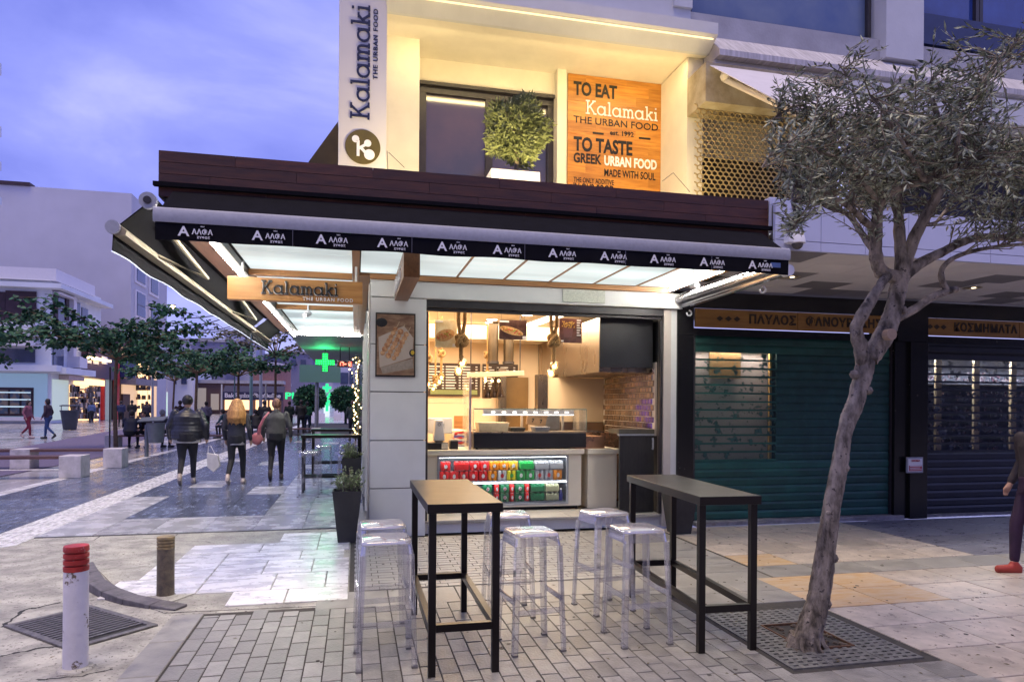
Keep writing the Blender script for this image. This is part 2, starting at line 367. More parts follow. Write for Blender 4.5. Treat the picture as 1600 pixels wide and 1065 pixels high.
# ---- grey block pavers before the shop
pav = sheet('pavement', [(-1.335, 2.6), (3.62, 2.6), (3.85, 6.3), (3.85, 8.35), (-.04, 8.44), (-.04, 5.60), (-1.27, 5.60)], -.0055, m_joint, th=.05)
PW, PL = .115, .24; pm = boxmesh('paver', PW-.008, PL-.012, .026, m_paver, .002)
cells = []
nx = int((3.5+1.1)/PW)
for i in range(nx):
    x = -1.10+i*PW+PW/2
    for j in range(-2, 24):
        y = 3.2+j*PL+(i % 2)*PL/2+(i*.037 % .05)
        if y > 5.50 or y < 3.0: continue
        if x > 2.55 and y > 3.42: continue
        if .96 < x < 1.2 and False: continue
        c = FW.x*x+FW.y*y; 
        if c < .5: continue
        sx = 800+F*(RR.x*x+RR.y*y)/c; sy = HZ+F*EYE/c
        if -60 < sx < 1660 and sy < 1100: cells.append((sy, x, y))
cells.sort(reverse=True)
for k, (q, x, y) in enumerate(cells[:300]):
    piece('paver', pm, (x, y, -.0135+R.uniform(-.0012, .0012)), pav, rot=(R.uniform(-.004, .004), R.uniform(-.004, .004), R.uniform(-.006, .006)))
rest = MB()
for i in range(nx):
    x = -1.10+i*PW+PW/2; ys = [c[2] for c in cells if abs(c[1]-x) < .01]
    if x < 2.55 and ys and 5.525-(max(ys)+PL/2) > .04: rest.box(x-PW/2+.005, x+PW/2-.005, max(ys)+PL/2+.008, 5.522, -.03, -.0004)
for q, x, y in cells[300:]:
    z = R.uniform(-.001, .001); rest.box(x-PW/2+.005, x+PW/2-.005, y-PL/2+.0075, y+PL/2-.0075, -.03, -.0005+z)
yy = 6.02
j = 0
while yy < 8.3:                                   # finer, lighter blocks towards the step
    x = .02-(j % 2)*.06
    while x < 2.7:
        z = R.uniform(-.001, .001); rest.box(max(x, 0)+.004, min(x+.196, 2.70), yy+.006, yy+.094, -.03, -.0005+z); x += .2
    yy += .1; j += 1
rest.build('paver_field', m_paver2, pav, kind='stuff')
flag = boxmesh('flagstone', .57, .46, .026, m_flag, .003)
for i in range(7): piece('flagstone', flag, (-.9+.33+i*.58+.56, 5.76, -.013), pav)
eb = boxmesh('edging', .22, .60, .03, m_flag, .004)
for i in range(6): piece('edging', eb, (-1.222, 5.28-i*.61, -.013), pav)
flag2 = boxmesh('flagstone', .29, .24, .026, m_paver, .003); flag3 = boxmesh('flagstone', .56, .33, .026, m_flag, .003)
for i in range(5):
    for j in range(4): piece('flagstone', flag2, (2.69+j*.295, 3.50-i*.245, -.0135), pav)
for i in range(10):
    for j in range(2):
        if i < 4 and j < 1: pass
        piece('flagstone', flag3, (3.56-j*.565, 8.17-i*.335, -.0136), pav) if 8.17-i*.335 > 4.95 else None
for i in range(2): piece('flagstone', flag3, (2.43, 5.15+i*.335-.0, -.0137), pav) if False else None
# ---- large pale stones to the right with two ochre fields
field = sheet('stone_paving', [(3.60, 2.0), (30, 2.0), (30, 8.32), (3.86, 8.32), (3.86, 6.2)], -.007, m_joint, th=.04)
bm_ = {}
def stone(x0, x1, y0, y1, mat):
    k = (round(x1-x0, 2), round(y1-y0, 2), mat.name)
    if k not in bm_: bm_[k] = boxmesh('stone', x1-x0-.010, y1-y0-.012, .03, mat, .003)
    piece('stone', bm_[k], ((x0+x1)/2, (y0+y1)/2, -.0155+R.uniform(-.001, .001)), field)
for j, (y0, y1) in enumerate(((6.15, 6.65), (6.65, 7.2), (7.2, 7.75), (7.75, 8.3))):
    x = 3.88
    for i in range(5):
        w_ = .55; xe = 6.15+(y0-6.15)*.25
        if x > xe: break
        stone(x, x+w_, y0, y1, m_ochre if (i*3+j*5) % 7 == 0 and i < 2 else m_beige); x += w_
    while x < 16: stone(x, x+.9, y0, y1, m_dkpav); x += .9
x = 3.86
while x < 16: stone(x, x+.6, 5.72, 6.15, m_flag); x += .6
for j in range(8):
    y1 = 5.72-j*.48; y0 = y1-.48; x = 3.66; i = 0
    while x < 12:
        och = (j in (0, 1) and i < 2)
        stone(x, x+.62, y0, y1, m_ochre if och else (m_beige if (x < 7.2) else m_dkpav)); x += .62; i += 1
# ---- cast tree grate
m_grate = M('cast_grate', (.20, .20, .19), .55, metal=.3, scale=16, var=.5, bump=.5, bscale=50)
m_rust = M('rusty_frame', (.16, .08, .04), .8, scale=20, var=.5)
m_soil = M('dry_soil', (.13, .10, .075), .95, scale=26, var=.6, bump=1.0, bscale=40)
gx0, gx1, gy0, gy1 = 2.62, 3.57, 3.68, 4.80; hx0, hx1, hy0, hy1 = 2.90, 3.28, 3.95, 4.46
gr = thing('tree_grate', 'square cast iron grate with slots around the foot of the olive tree', 'tree grate', (3.12, 4.24, 0))
b = MB(); b.box(gx0, gx1, gy0, gy1, -.03, -.010); b.build('bed_plate', m_dkjoint, gr)
def slots(x0, x1, y0, y1, name):
    t = MB(); z0, z1 = -.009, .004; n = max(1, int(round((y1-y0)/.05))); dy = (y1-y0)/n
    for j in range(n):
        ya = y0+j*dy; t.box(x0, x1, ya, ya+dy*.62, z0, z1)
        xx = x0; k = 0
        while xx < x1-.001:
            w_ = min(.032, x1-xx); t.box(xx, xx+w_, ya+dy*.62, ya+dy*1.0, z0, z1-.0006); xx += .032+.036; k += 1
    t.build(name, m_grate, gr)
slots(gx0, hx0, gy0, gy1, 'grate_panel'); slots(hx1, gx1, gy0, gy1, 'grate_panel')
slots(hx0+.004, hx1-.004, gy0, hy0, 'grate_panel'); slots(hx0+.004, hx1-.004, hy1, gy1, 'grate_panel')
b = MB(); t_ = .012
for a in ((hx0, hx1, hy0, hy0+t_), (hx0, hx1, hy1-t_, hy1), (hx0, hx0+t_, hy0+t_, hy1-t_), (hx1-t_, hx1, hy0+t_, hy1-t_)): b.box(*a, -.008, .010)
b.build('hole_frame', m_rust, gr)
b = MB()
for i in range(60):
    x, y = R.uniform(hx0+.02, hx1-.02), R.uniform(hy0+.02, hy1-.02); r_ = R.uniform(.008, .022); b.ball((x, y, -.006+r_*.3), r_, 6, .6)
so_ = b.build('soil', m_soil, gr, kind='stuff')
m_kerbd = M('dark_kerb', (.15, .14, .15), .65, scale=10, var=.5, bump=.5, bscale=34)  # darker grey tone for the broken kerb run
# ---- road drain, kerb piece, bollards
dr = thing('road_drain', 'square iron road drain grate sunk in the cracked concrete', 'drain', (-1.91, 5.48, 0), radians(-44))
m_iron = M('worn_iron', (.20, .19, .18), .5, metal=.4, scale=20, var=.5, bump=.3, bscale=60)
b = MB(); s = .40; b.box(-s, s, -s, s, -.05, -.011); b.build('pit', m_dkjoint, dr); 
WL[dr.name] = Vector((0, 0, 0)); dr_children = []
def loc_part(mb, name, mat, par, **k):
    o = mb.build(name, mat, None, **k); o.parent = par; return o
for ch in list(dr.children): bpy.data.objects.remove(ch)
sx_, sy_ = .45, .30; b = MB(); b.box(-sx_, sx_, -sy_, sy_, -.05, -.0085); loc_part(b, 'pit', m_dkjoint, dr)
b = MB()
for a in ((-sx_, sx_, -sy_, -sy_+.045), (-sx_, sx_, sy_-.045, sy_), (-sx_, -sx_+.05, -sy_+.046, sy_-.046), (sx_-.05, sx_, -sy_+.046, sy_-.046)): b.box(*a, -.02, .003)
loc_part(b, 'frame', m_iron, dr, bevel=.003)
bar = MB(); bar.box(-.013, .013, -sy_+.047, sy_-.047, -.012, .0015); bar0 = loc_part(bar, 'bar', m_iron, dr)
for i in range(14):
    o = bar0 if i == 0 else bar0.copy()
    if i: COL.objects.link(o)
    o.parent = dr; o.location = (-sx_+.082+i*.0525, 0, 0)
kb = thing('broken_kerb', 'broken run of old kerb stones curving up to the paver corner', 'kerb', (-1.8, 6.1, 0))
kp = [(-2.52, 7.12), (-2.36, 6.78), (-2.22, 6.50), (-2.02, 6.22), (-1.80, 6.00), (-1.56, 5.84), (-1.34, 5.72)]
for i, (a, c) in enumerate(zip(kp, kp[1:])):
    A = Vector((*a, 0)); C = Vector((*c, 0)); d = (C-A).normalized(); n = Vector((-d.y, d.x, 0))*.13*-1
    n = Vector((d.y*-1, d.x, 0))*.13
    hA = .10-.014*i; hC = .10-.014*(i+1); A2 = A+d*.006; C2 = C-d*.006
    b = MB(); vs = [A2, C2, C2+n, A2+n]
    b.add([(*v[:2], -.03) for v in vs]+[(*vs[0][:2], hA-.01), (*vs[1][:2], hC-.01), (*vs[2][:2], hC), (*vs[3][:2], hA)], [(3, 2, 1, 0), (4, 5, 6, 7), (0, 1, 5, 4), (1, 2, 6, 5), (2, 3, 7, 6), (3, 0, 4, 7)])
    b.build('kerb_stone', m_kerbd, kb, bevel=.006)
b = MB(); b.prism([(-2.36, 7.2), (-2.1, 6.7), (-1.85, 6.3), (-1.45, 5.95), (-1.3, 6.2), (-1.5, 6.9), (-2.0, 7.35)], -.004, .002); b.build('mortar_bed', m_asph, kb)
def bollard(loc, h, r, mbody, mtop, label, wr=0):
    t = thing('bollard', label, 'bollard', loc)
    x, y, _ = loc
    b = MB(); b.lathe([(r*1.0, -.02), (r, .0), (r, .02), (r*.985, h*.5), (r*.98, h*.80)], (x, y, 0), 28); b.build('post', mbody, t, smooth=True)
    b = MB(); pr = [(r*1.0, h*.795)]; z = h*.80
    for i in range(3): pr += [(r*1.01, z), (r*1.01, z+h*.032), (r*.86, z+h*.038), (r*.86, z+h*.046)]; z += h*.052
    pr += [(r*1.02, z), (r*1.02, h-.012), (r*.97, h)]
    b.lathe(pr, (x, y, 0), 28); b.build('grooved_cap', mtop, t, smooth=True)
    b = MB(); b.lathe([(r*1.5, -.011), (r*1.4, -.001), (r*1.02, .006), (r*.9, .006)], (x, y, 0), 20); b.build('base_collar', m_asph, t)
    return t
m_bw = M('chipped_white_paint', (.70, .68, .72), .5, scale=7, var=.1, bump=.4, bscale=30, speck=((.16, .12, .08), 9, .59))
m_br = M('red_cap_paint', (.50, .035, .03), .5, scale=12, var=.45, speck=((.30, .16, .14), 30, .62), bump=.2, bscale=30)
m_by = M('weathered_yellow', (.36, .27, .12), .6, scale=12, col2=(.12, .10, .07), bump=.3, bscale=40)
m_bd = M('bare_rusty_post', (.20, .16, .10), .7, scale=16, col2=(.09, .075, .06), bump=.6, bscale=50)
bollard((-1.64, 4.62, 0), .735, .068, m_bw, m_br, 'chipped white bollard with a grooved red cap beside the road drain')
bollard((-1.53, 6.19, 0), .49, .068, m_bd, m_by, 'short brown rusty bollard with a worn yellow grooved top')
# ================================================================== the corner shop
m_wood = M('orange_wood', (.42, .20, .07), .4, scale=3, col2=(.30, .125, .04), stretch=(.6, 8, 8), rvar=.08, bump=.08, bscale=20)
m_wood2 = M('board_wood', (.62, .27, .045), .35, scale=2.2, col2=(.42, .16, .025), stretch=(1.2, 5, 12), rvar=.08, bump=.05, rnd=.18)
m_plank = M('dark_cladding', (.085, .026, .016), .55, scale=3, col2=(.040, .012, .009), stretch=(1.2, 9, 9), rvar=.1, bump=.15, bscale=24, rnd=.16)
m_frost = EM('frosted_light_panel', (.82, .94, .94), .50)
_nt = m_frost.node_tree; _wv = _n(_nt, 'ShaderNodeTexNoise', Scale=1.0, Detail=2.0); _tc = _nt.nodes.new('ShaderNodeTexCoord'); _mp = _nt.nodes.new('ShaderNodeMapping'); _mp.inputs['Scale'].default_value = (.35, 1.5, 1)
_nt.links.new(_tc.outputs['Object'], _mp.inputs[0]); _nt.links.new(_mp.outputs[0], _wv.inputs['Vector']); _mr = _nt.nodes.new('ShaderNodeMapRange'); _mr.inputs['From Min'].default_value = .35; _mr.inputs['From Max'].default_value = .65; _mr.inputs['To Min'].default_value = .24; _mr.inputs['To Max'].default_value = .50
_nt.links.new(_wv.outputs['Fac'], _mr.inputs['Value']); _nt.links.new(_mr.outputs[0], _nt.nodes['Principled BSDF'].inputs['Emission Strength'])
m_led = EM('led_strip', (1, .95, .86), 60.0)
m_navy = M('dark_awning_cloth', (.006, .006, .010), .9, spec=.12, scale=8, var=.3, bump=.15, bscale=90)
m_grey = M('awning_bar_metal', (.40, .41, .46), .5, metal=.2, scale=30, var=.12)
m_cream = M('cream_plaster', (.78, .72, .60), .7, scale=1.6, var=.14, detail=9, bump=.12, bscale=25)
m_conc = M('grey_render', (.40, .40, .44), .75, scale=2.4, var=.22, bump=.3, bscale=28)
m_lil = M('pale_render', (.56, .57, .60), .7, scale=2.0, var=.1, bump=.15, bscale=30)
m_dglass = M('dark_window_glass', (.015, .02, .04), .06, scale=3, var=.4, spec=.9)
m_frame = M('dark_frame', (.035, .03, .035), .4, scale=9, var=.3)
m_steel = M('brushed_steel', (.44, .37, .30), .28, metal=1.0, scale=2, var=.05, stretch=(1, 1, .2), rvar=.02)
m_beigefr = M('beige_frame', (.58, .52, .46), .4, scale=5, var=.08)
m_blackp = M('black_panel', (.022, .022, .028), .33, scale=4, var=.3, rvar=.06)
m_intw = M('cream_wall', (.76, .60, .42), .6, scale=2, var=.05)
m_ceil = M('shop_ceiling', (.82, .70, .54), .7, scale=2, var=.03)
m_floor = M('shop_floor', (.35, .27, .20), .35, scale=5, var=.2)
m_lite = M('sign_white', (.80, .80, .82), .5, var=.03)
m_ink = M('sign_black', (.012, .012, .016), .45, var=.1)
m_inkb = M('sign_navy', (.006, .01, .05), .45, var=.1)
m_cout = M('counter_white', (.82, .76, .64), .3, scale=3, var=.04)

shop = thing('food_shop', 'corner food shop with white panel column under a lit canopy', 'shop', (2.1, 8.4, 0))
b = MB(); b.box(.19, .82, 8.425, 8.95, 0, 3.1); b.box(.20, .3, 8.95, 15.6, 0, 3.1); b.box(4.02, 4.22, 8.62, 12.2, 0, 3.15)
b.box(.3, 4.02, 12.0, 12.2, 0, 3.15); b.build('wall', m_dkjoint, shop)
b = MB(); b.box(.302, .36, 8.96, 11.99, .15, 2.95); b.box(.36, 4.015, 11.93, 11.99, .15, 2.95); b.box(3.985, 4.018, 10.62, 11.9, .15, 2.95); b.box(3.03, 3.98, 10.62, 10.68, .15, 2.05)
b.build('inner_wall', m_intw, shop)
b = MB(); b.box(.31, 4.01, 8.62, 11.92, 2.951, 3.0); b.build('shop_ceiling', m_ceil, shop)
b = MB(); b.box(.37, 3.97, 11.2, 11.92, 2.70, 2.95); b.build('ceiling_step', m_ceil, shop)
b = MB(); b.box(.31, 4.01, 8.55, 11.92, .0, .14); b.build('floor', m_floor, shop)
for i in range(6):
    z0 = [0.0, .592, 1.172, 1.760, 2.335, 2.90][i]; z1 = [.580, 1.160, 1.748, 2.323, 2.888, 3.10][i]
    if i < 5:
        b = MB(); b.box(.172, .842, 8.375, 8.42, z0, z1); b.build('column_panel', m_white, shop, bevel=.003)
        b = MB(); b.box(.168, .184, 8.424, 8.9, z0, z1); b.build('side_panel', m_white, shop, bevel=.002)
b = MB(); b.box(.172, 4.25, 8.372, 8.60, 2.900, 3.10); b.build('lintel', m_white, shop, bevel=.004)
b = MB(); b.box(.845, 4.0, 8.40, 8.598, 2.895, 2.899); b.build('lintel_soffit', m_cream, shop)
b = MB(); b.box(.16, 4.06, 8.34, 8.395, 3.103, 3.165); b.build('wood_trim', m_wood, shop)
b = MB(); b.box(4.005, 4.11, 8.42, 8.60, 0, 2.893); b.build('door_post', m_beigefr, shop, bevel=.003)
b = MB(); b.box(4.112, 4.20, 8.44, 8.60, 0, 2.893); b.build('outer_post', m_white, shop)
# shutter box over the opening
b = MB(); b.box(.846, 4.0, 8.42, 8.61, 2.80, 2.890); b.box(.846, 4.0, 8.46, 8.52, 2.76, 2.797); b.box(.846, .875, 8.44, 8.50, .17, 2.75); b.box(3.96, 3.995, 8.44, 8.50, .17, 2.75)
b.build('shutter_box', m_frame, shop, bevel=.004)
# small pale notice plate on the lintel
p = AY(879, 451, 8.37); q = AY(945, 473, 8.37)
b = MB(); b.box(p.x, q.x, 8.355, 8.370, q.z-.01, p.z); b.build('blank_plate', M('speckled_plate', (.66, .68, .58), .5, scale=60, var=.25), shop, bevel=.003)
# step
b = MB(); b.box(.845, 4.0, 8.50, 8.55, 0, .128); b.build('step_riser', m_white, shop)
for i in range(5):
    b = MB(); b.box(.847+i*.631, .847+(i+1)*.631-.004, 8.46, 9.1, .130, .165); b.build('step_slab', M('step_stone', (.55, .52, .46), .35, scale=4, var=.25, rnd=.08), shop, bevel=.004)
# canopy: slab, fascia planks, glowing panels
b = MB(); b.box(-1.56, 4.03, 6.28, 8.6, 3.20, 3.42); b.box(-1.56, .17, 8.6, 15.6, 3.20, 3.42); b.build('canopy_slab', M('canopy_dark', (.035, .022, .02), .6), shop)
rowz = [(3.322, 3.410), (3.414, 3.508), (3.512, 3.606), (3.610, 3.702)]
for r_, (z0, z1) in enumerate(rowz):
    x = -1.61 - 1.0 + [.7, .25, .95, .45][r_]; 
    while x < 4.08:
        a = max(x, -1.61); c = min(x+1.15, 4.09)
        if c-a > .03:
            mb = MB(); mb.box(a+.0015, c-.0015, 6.20, 6.225, z0, z1); mb.build('plank', m_plank, shop, recentre=True)
        x += 1.15
    y = 6.228+[0, -.4, -.8, -.2][r_]
    while y < 15.6:
        a = max(y, 6.228); c = min(y+1.6, 15.6)
        mb = MB(); mb.box(-1.612, -1.590, a+.002, c-.002, z0, z1); mb.build('plank', m_plank, shop, recentre=True); y += 1.6
b = MB(); b.box(-1.64, 4.12, 6.15, 6.198, 3.395, 3.43); b.build('gutter_strip', m_navy, shop)
b = MB(); b.box(-1.57, 4.04, 6.228, 6.25, 3.2, 3.69); b.build('fascia_backing', m_dkjoint, shop)
def lit_panel(x0, x1, y0, y1): mb = MB(); mb.box(x0, x1, y0, y1, 3.172, 3.19); mb.build('light_panel', m_frost, shop)
xs = [.04, .62, 1.205, 1.795, 2.385, 2.975, 3.565, 4.03]
for a, c in zip(xs, xs[1:]): lit_panel(a+.012, c-.012, 6.3, 8.335)
yb = [6.3+i*.575 for i in range(17)]
for a, c in zip(yb, yb[1:]): lit_panel(-1.20, -.045, a+.009, c-.009)
b = MB()
for x in xs[1:-1]: b.box(x-.011, x+.011, 6.3, 8.335, 3.16, 3.19)
b.box(-.04, .035, 6.3, 8.335, 3.145, 3.195); b.box(-.04, .035, 8.335, 15.6, 3.145, 3.195)
b.build('panel_divider', m_wood, shop)
for yy in (8.42, 11.3): 
    b = MB(); b.box(-1.22, -.045, yy, yy+.10, 3.10, 3.168); b.build('wood_crossbeam', m_wood, shop)
b = MB(); b.box(.04, .165, 8.42, 15.6, 3.15, 3.19); b.build('soffit_board', m_wood, shop)
b = MB(); b.box(-1.565, -1.34, 6.25, 15.6, 3.15, 3.19); b.build('outer_soffit_board', M('brown_soffit', (.16, .075, .045), .5, scale=4, var=.3, stretch=(8, .6, 8)), shop)
b = MB(); b.box(4.03, 4.09, 6.25, 8.33, 3.12, 3.19); b.build('outer_soffit_board', m_wood, shop)
b = MB(); b.box(-1.325, -1.225, 6.05, 15.7, 3.09, 3.165); b.build('led_profile', m_frame, shop)
b = MB(); b.path([(-1.30, 6.05, 3.085), (-1.30, 15.65, 3.085)], .018, 8); b.build('led_tube', m_led, shop)
b = MB(); b.path([(4.00, 6.3, 3.13), (4.03, 8.3, 3.13)], .016, 8); b.build('led_tube', m_led, shop)
b = MB(); b.path([(-1.2, 15.66, 3.13), (.1, 15.66, 3.13)], .014, 8); b.build('led_tube', m_led, shop)
# interior: back wall pieces, downlights, tiled wall
for (x, y) in ((1.25, 9.6), (1.0, 10.7), (2.5, 9.9), (2.1, 10.6), (2.15, 11.0), (1.75, 9.4)):
    b = MB(); b.lathe([(.075, 0), (.085, .004), (.085, .006), (.01, .006)], (x, y, 2.944), 16); o = b.build('downlight', EM('downlight_glow', (1, .82, .6), 6), shop)
b = MB(); b.box(2.80, 3.0, 9.1, 11.6, 2.935, 2.95, rot=(0, 0, radians(4))); b.build('ceiling_strip_light', EM('strip_glow', (1, .93, .82), 3.2), shop)
m_tile = M('bronze_tile', (.36, .25, .17), .18, metal=.7, scale=5, var=.45, rnd=.45, rvar=.08)
m_tile2 = M('violet_tile', (.22, .12, .42), .16, metal=.6, scale=5, var=.45, rnd=.3, rvar=.08)
b = MB(); b.box(3.975, 4.0, 8.62, 10.6, 1.2, 2.2); b.build('tile_backing', m_beigefr, shop)
def tmesh(m):
    b = MB(); b.add([(0, -.048, -.038), (0, .048, -.038), (0, .048, .038), (0, -.048, .038), (-.012, -.036, -.027), (-.012, .036, -.027), (-.012, .036, .027), (-.012, -.036, .027)], [(4, 7, 6, 5), (0, 4, 5, 1), (1, 5, 6, 2), (2, 6, 7, 3), (3, 7, 4, 0)])
    me = bpy.data.meshes.new('tile'); me.from_pydata(b.v, [], b.f); me.materials.append(m); me.update(); return me
ta = tmesh(m_tile); tb = tmesh(m_tile2)
for j in range(11):
    for i in range(19):
        y = 8.70+i*.101+(.05 if j % 2 else 0)
        if y > 10.56: continue
        near = y < 9.25 and j < 6 and R.random() < .75
        piece('tile', tb if near else ta, (3.972, y, 1.25+j*.083), shop, rot=(R.uniform(-.03, .03), 0, R.uniform(-.03, .03)))
b = MB(); b.box(2.62, 3.02, 11.86, 11.92, .2, 2.1); b.build('back_door', M('brown_door', (.22, .13, .05), .45, scale=3, var=.25), shop)
b = MB(); b.box(2.44, 2.58, 11.7, 11.92, .2, 2.25); b.build('steel_pilaster', m_steel, shop)
b = MB(); b.box(2.86, 3.02, 10.6, 10.8, .2, 2.1); b.build('inner_pillar', m_steel, shop)
# corner neon strip seen at the column's left edge
b = MB(); b.box(.150, .166, 8.40, 8.62, 0, 3.05); b.build('corner_trim', m_beigefr, shop)
m_sg = M('side_shopfront', (.04, .045, .05), .15, var=.3)
for yy in (9.0, 10.6, 12.2, 13.8):
    b = MB(); b.box(.176, .19, yy, yy+1.5, .1, 2.9); b.build('side_window', m_sg, shop)
    b = MB(); b.box(.15, .20, yy+1.5, yy+1.58, 0, 3.0); b.build('side_frame', m_white, shop)

# ---- interior furniture
def lbl(o, l, c, g=None): return tag(o, l, c, g)
ct = thing('shop_counter', 'cream counter with a lit drinks window facing the street', 'counter', (2.0, 9.4, .165))
b = MB(); b.box(.85, 1.09, 9.1, 9.14, .21, .925); b.box(2.88, 3.09, 9.1, 9.14, .21, .925); b.box(1.09, 2.88, 9.1, 9.14, .905, .925); b.box(1.09, 2.88, 9.1, 9.14, .21, .255); b.box(3.05, 3.09, 9.14, 9.75, .21, .925); b.box(.85, .9, 9.14, 9.75, .21, .925)
b.build('front_panel', m_cout, ct)
b = MB(); b.box(.846, 3.12, 9.05, 9.8, .93, 1.0); b.build('worktop', m_cout, ct, bevel=.006)
b = MB(); b.box(.95, 3.05, 9.16, 9.6, .166, .208); b.build('plinth', m_dkjoint, ct)
b = MB(); b.box(1.05, 2.92, 9.14, 9.62, .258, .27); b.box(1.05, 2.92, 9.60, 9.62, .27, .90); b.box(1.05, 1.07, 9.14, 9.6, .27, .9); b.box(2.90, 2.92, 9.14, 9.6, .27, .9)
b.build('fridge_liner', M('fridge_liner', (.12, .14, .18), .4, var=.1), ct)
b = MB(); b.box(1.072, 2.898, 9.17, 9.58, .548, .562); b.build('shelf', m_grey, ct)
b = MB(); b.box(1.072, 2.898, 9.165, 9.185, .885, .903); b.box(1.072, 2.898, 9.165, 9.175, .532, .545); b.build('light_strip', EM('fridge_glow', (.88, .94, 1), 13), ct)
fr = MB()
for a in ((1.07, 2.90, .235, .262), (1.07, 2.90, .893, .918), (1.07, 1.10, .262, .893), (2.87, 2.90, .262, .893)): fr.box(a[0], a[1], 9.085, 9.098, a[2], a[3])
fr.build('window_frame', m_grey, ct, bevel=.002)
b = MB(); b.box(1.10, 2.87, 9.100, 9.104, .262, .893); b.build('window_glass', GLASS('clear_glass', refl=.03, edge=.25), ct)
for x in (.98, 3.03):
    b = MB(); b.lathe([(.02, .165), (.02, .21)], (x, 9.13, 0), 8); b.build('foot', m_black, ct)
# drinks
cans = {}
def can_mesh(col, key, cap=(.6, .6, .62)):
    if key in cans: return cans[key]
    b = MB(); b.lathe([(.024, 0), (.031, .006), (.032, .02), (.032, .125), (.027, .138)], n=12); n1 = len(b.f)
    me = bpy.data.meshes.new('can'); me.from_pydata(b.v, [], b.f); me.materials.append(M('can_'+key, col, .28, var=.1, scale=20)); me.materials.append(M('can_top', cap, .3, metal=.8))
    mi = [0]*n1; mi[-1] = 1; me.polygons.foreach_set('material_index', mi); me.shade_smooth(); me.update(); cans[key] = me; return me
Cc = dict(red=(.72, .02, .02), orange=(.85, .28, .01), yellow=(.80, .72, .02), green=(.02, .42, .08), white=(.70, .72, .72), silver=(.42, .43, .46), dkgreen=(.01, .16, .06), olive=(.36, .36, .22), blue=(.05, .06, .40), amber=(.85, .45, .03))
logo = MB(); logo.prism([(.017*cos(a*pi/6), .034*sin(a*pi/6)) for a in range(12)], 0, .001, 'y'); 
def flatmesh(name, mb, mat):
    me = bpy.data.meshes.new(name); me.from_pydata(mb.v, [], mb.f); me.materials.append(mat); me.update(); return me
logo_w = flatmesh('emblem', logo, m_lite); logo_r = flatmesh('emblem', logo, M('emblem_red', (.6, .02, .02), .4)); logo_g = flatmesh('emblem', logo, M('emblem_green', (.05, .4, .05), .4))
la = MB(); v, f = text_mb('A', .045, .001, 1, .001); la.add(on_front(v, 0, -.0015, 0), f); logo_a = flatmesh('letter', la, M('emblem_red', (.6, .02, .02), .4))
def pack(x, y, z, key, n, label, mark=logo_w, wrap=None, horiz=False, hs=1.0):
    t = thing('drinks_pack', label, 'drinks pack', (x, y, z), group='drinks in the counter fridge')
    for i in range(n):
        for r_ in range(2):
            c = bpy.data.objects.new('can', can_mesh(Cc[key], key)); COL.objects.link(c); c.parent = t; c.location = ((i-(n-1)/2)*.0655, r_*.066, 0); c.scale = (1, 1, hs)
    if mark:
        e_ = bpy.data.objects.new('emblem', mark); COL.objects.link(e_); e_.parent = t; e_.location = (0, -.035, .068*hs); e_.scale = (1.3 if n > 1 else .8, 1, .9*hs)
        if wrap == 'A':
            e2 = bpy.data.objects.new('letter', logo_a); COL.objects.link(e2); e2.parent = t; e2.location = (0, -.037, .068*hs)
    if horiz:
        b = MB(); b.box(-.032*n-.001, .032*n+.001, -.036, .1, .012*hs, .11*hs); o = b.build('shrink_wrap', M('wrap_'+key, Cc[key], .3, var=.08), None, bevel=.008); o.parent = t
    return t
low = [('red', 'far left'), ('red', 'second from the left'), ('red', 'third from the left'), ('red', 'fourth from the left'), ('red', 'fifth from the left'), ('amber', 'left of the centre'), ('white', 'beside the yellow one'), ('yellow', 'the only bright yellow one'), ('green', 'left of two greens'), ('green', 'right of two greens'), ('silver', 'beside the green ones'), ('silver', 'second from the right'), ('orange', 'far right')]
nm = dict(red='red', amber='orange', white='white', yellow='lemon yellow', green='bright green', silver='silver', orange='deep orange')
y0 = 9.225
for i, (k, wh) in enumerate(low):
    kk = 'orange' if k == 'amber' else k
    pack(1.18+i*.1335, y0, .563, kk, 2, f'{nm[k]} drink cans, upper fridge shelf, bottom row, {wh}', logo_r if k in ('white', 'silver') else (logo_g if k == 'yellow' else logo_w))
up = [('red', 1.20, 2, False), ('red', 1.42, 3, True), ('red', 1.60, 2, False), ('red', 1.735, 2, False), ('orange', 1.87, 2, False), ('orange', 2.005, 2, False), ('amber', 2.14, 2, False), ('green', 2.33, 3, True), ('silver', 2.55, 3, True), ('silver', 2.76, 3, True)]
wh = ['far left', 'long wrapped pack second from the left', 'third from the left', 'fourth from the left', 'first of three oranges', 'middle of three oranges', 'last of three oranges', 'long green wrapped pack', 'long silver wrapped pack by the green', 'long wrapped pack, right end']
for i, (k, x, n, hz) in enumerate(up):
    pack(x, y0, .706, k, n, f'{"orange" if k=="amber" else k} cans, top layer of the upper fridge shelf, {wh[i]}', logo_r if k == 'silver' else logo_w, horiz=hz, hs=.9)
lw_ = [('dkgreen', 1.78, 2, 'A'), ('red', 1.91, 1, None), ('dkgreen', 2.02, 2, 'A'), ('red', 2.125, 1, None), ('dkgreen', 2.235, 2, 'A'), ('red', 2.34, 1, None), ('dkgreen', 2.49, 3, None), ('olive', 2.70, 3, None)]
pos = ['beside the table corner', 'between dark green packs at the left', 'second one with a white oval', 'in the middle', 'third one with a white oval', 'right of the white ovals', 'wide one without an oval', 'wide olive one at the right']
for i, (k, x, n, wq) in enumerate(lw_):
    kn = dict(dkgreen='dark green', red='red', olive='olive')[k]
    pack(x, y0, .271, k, n, f'{kn} cans, lower fridge shelf, bottom layer, {pos[i]}', logo_w, wrap=wq, hs=.85, horiz=(n == 3))
    if i < 8: pack(x, y0, .392, k, n, f'{kn} cans, lower fridge shelf, upper layer, {pos[i]}', logo_w, wrap=wq, hs=.85, horiz=(n == 3))
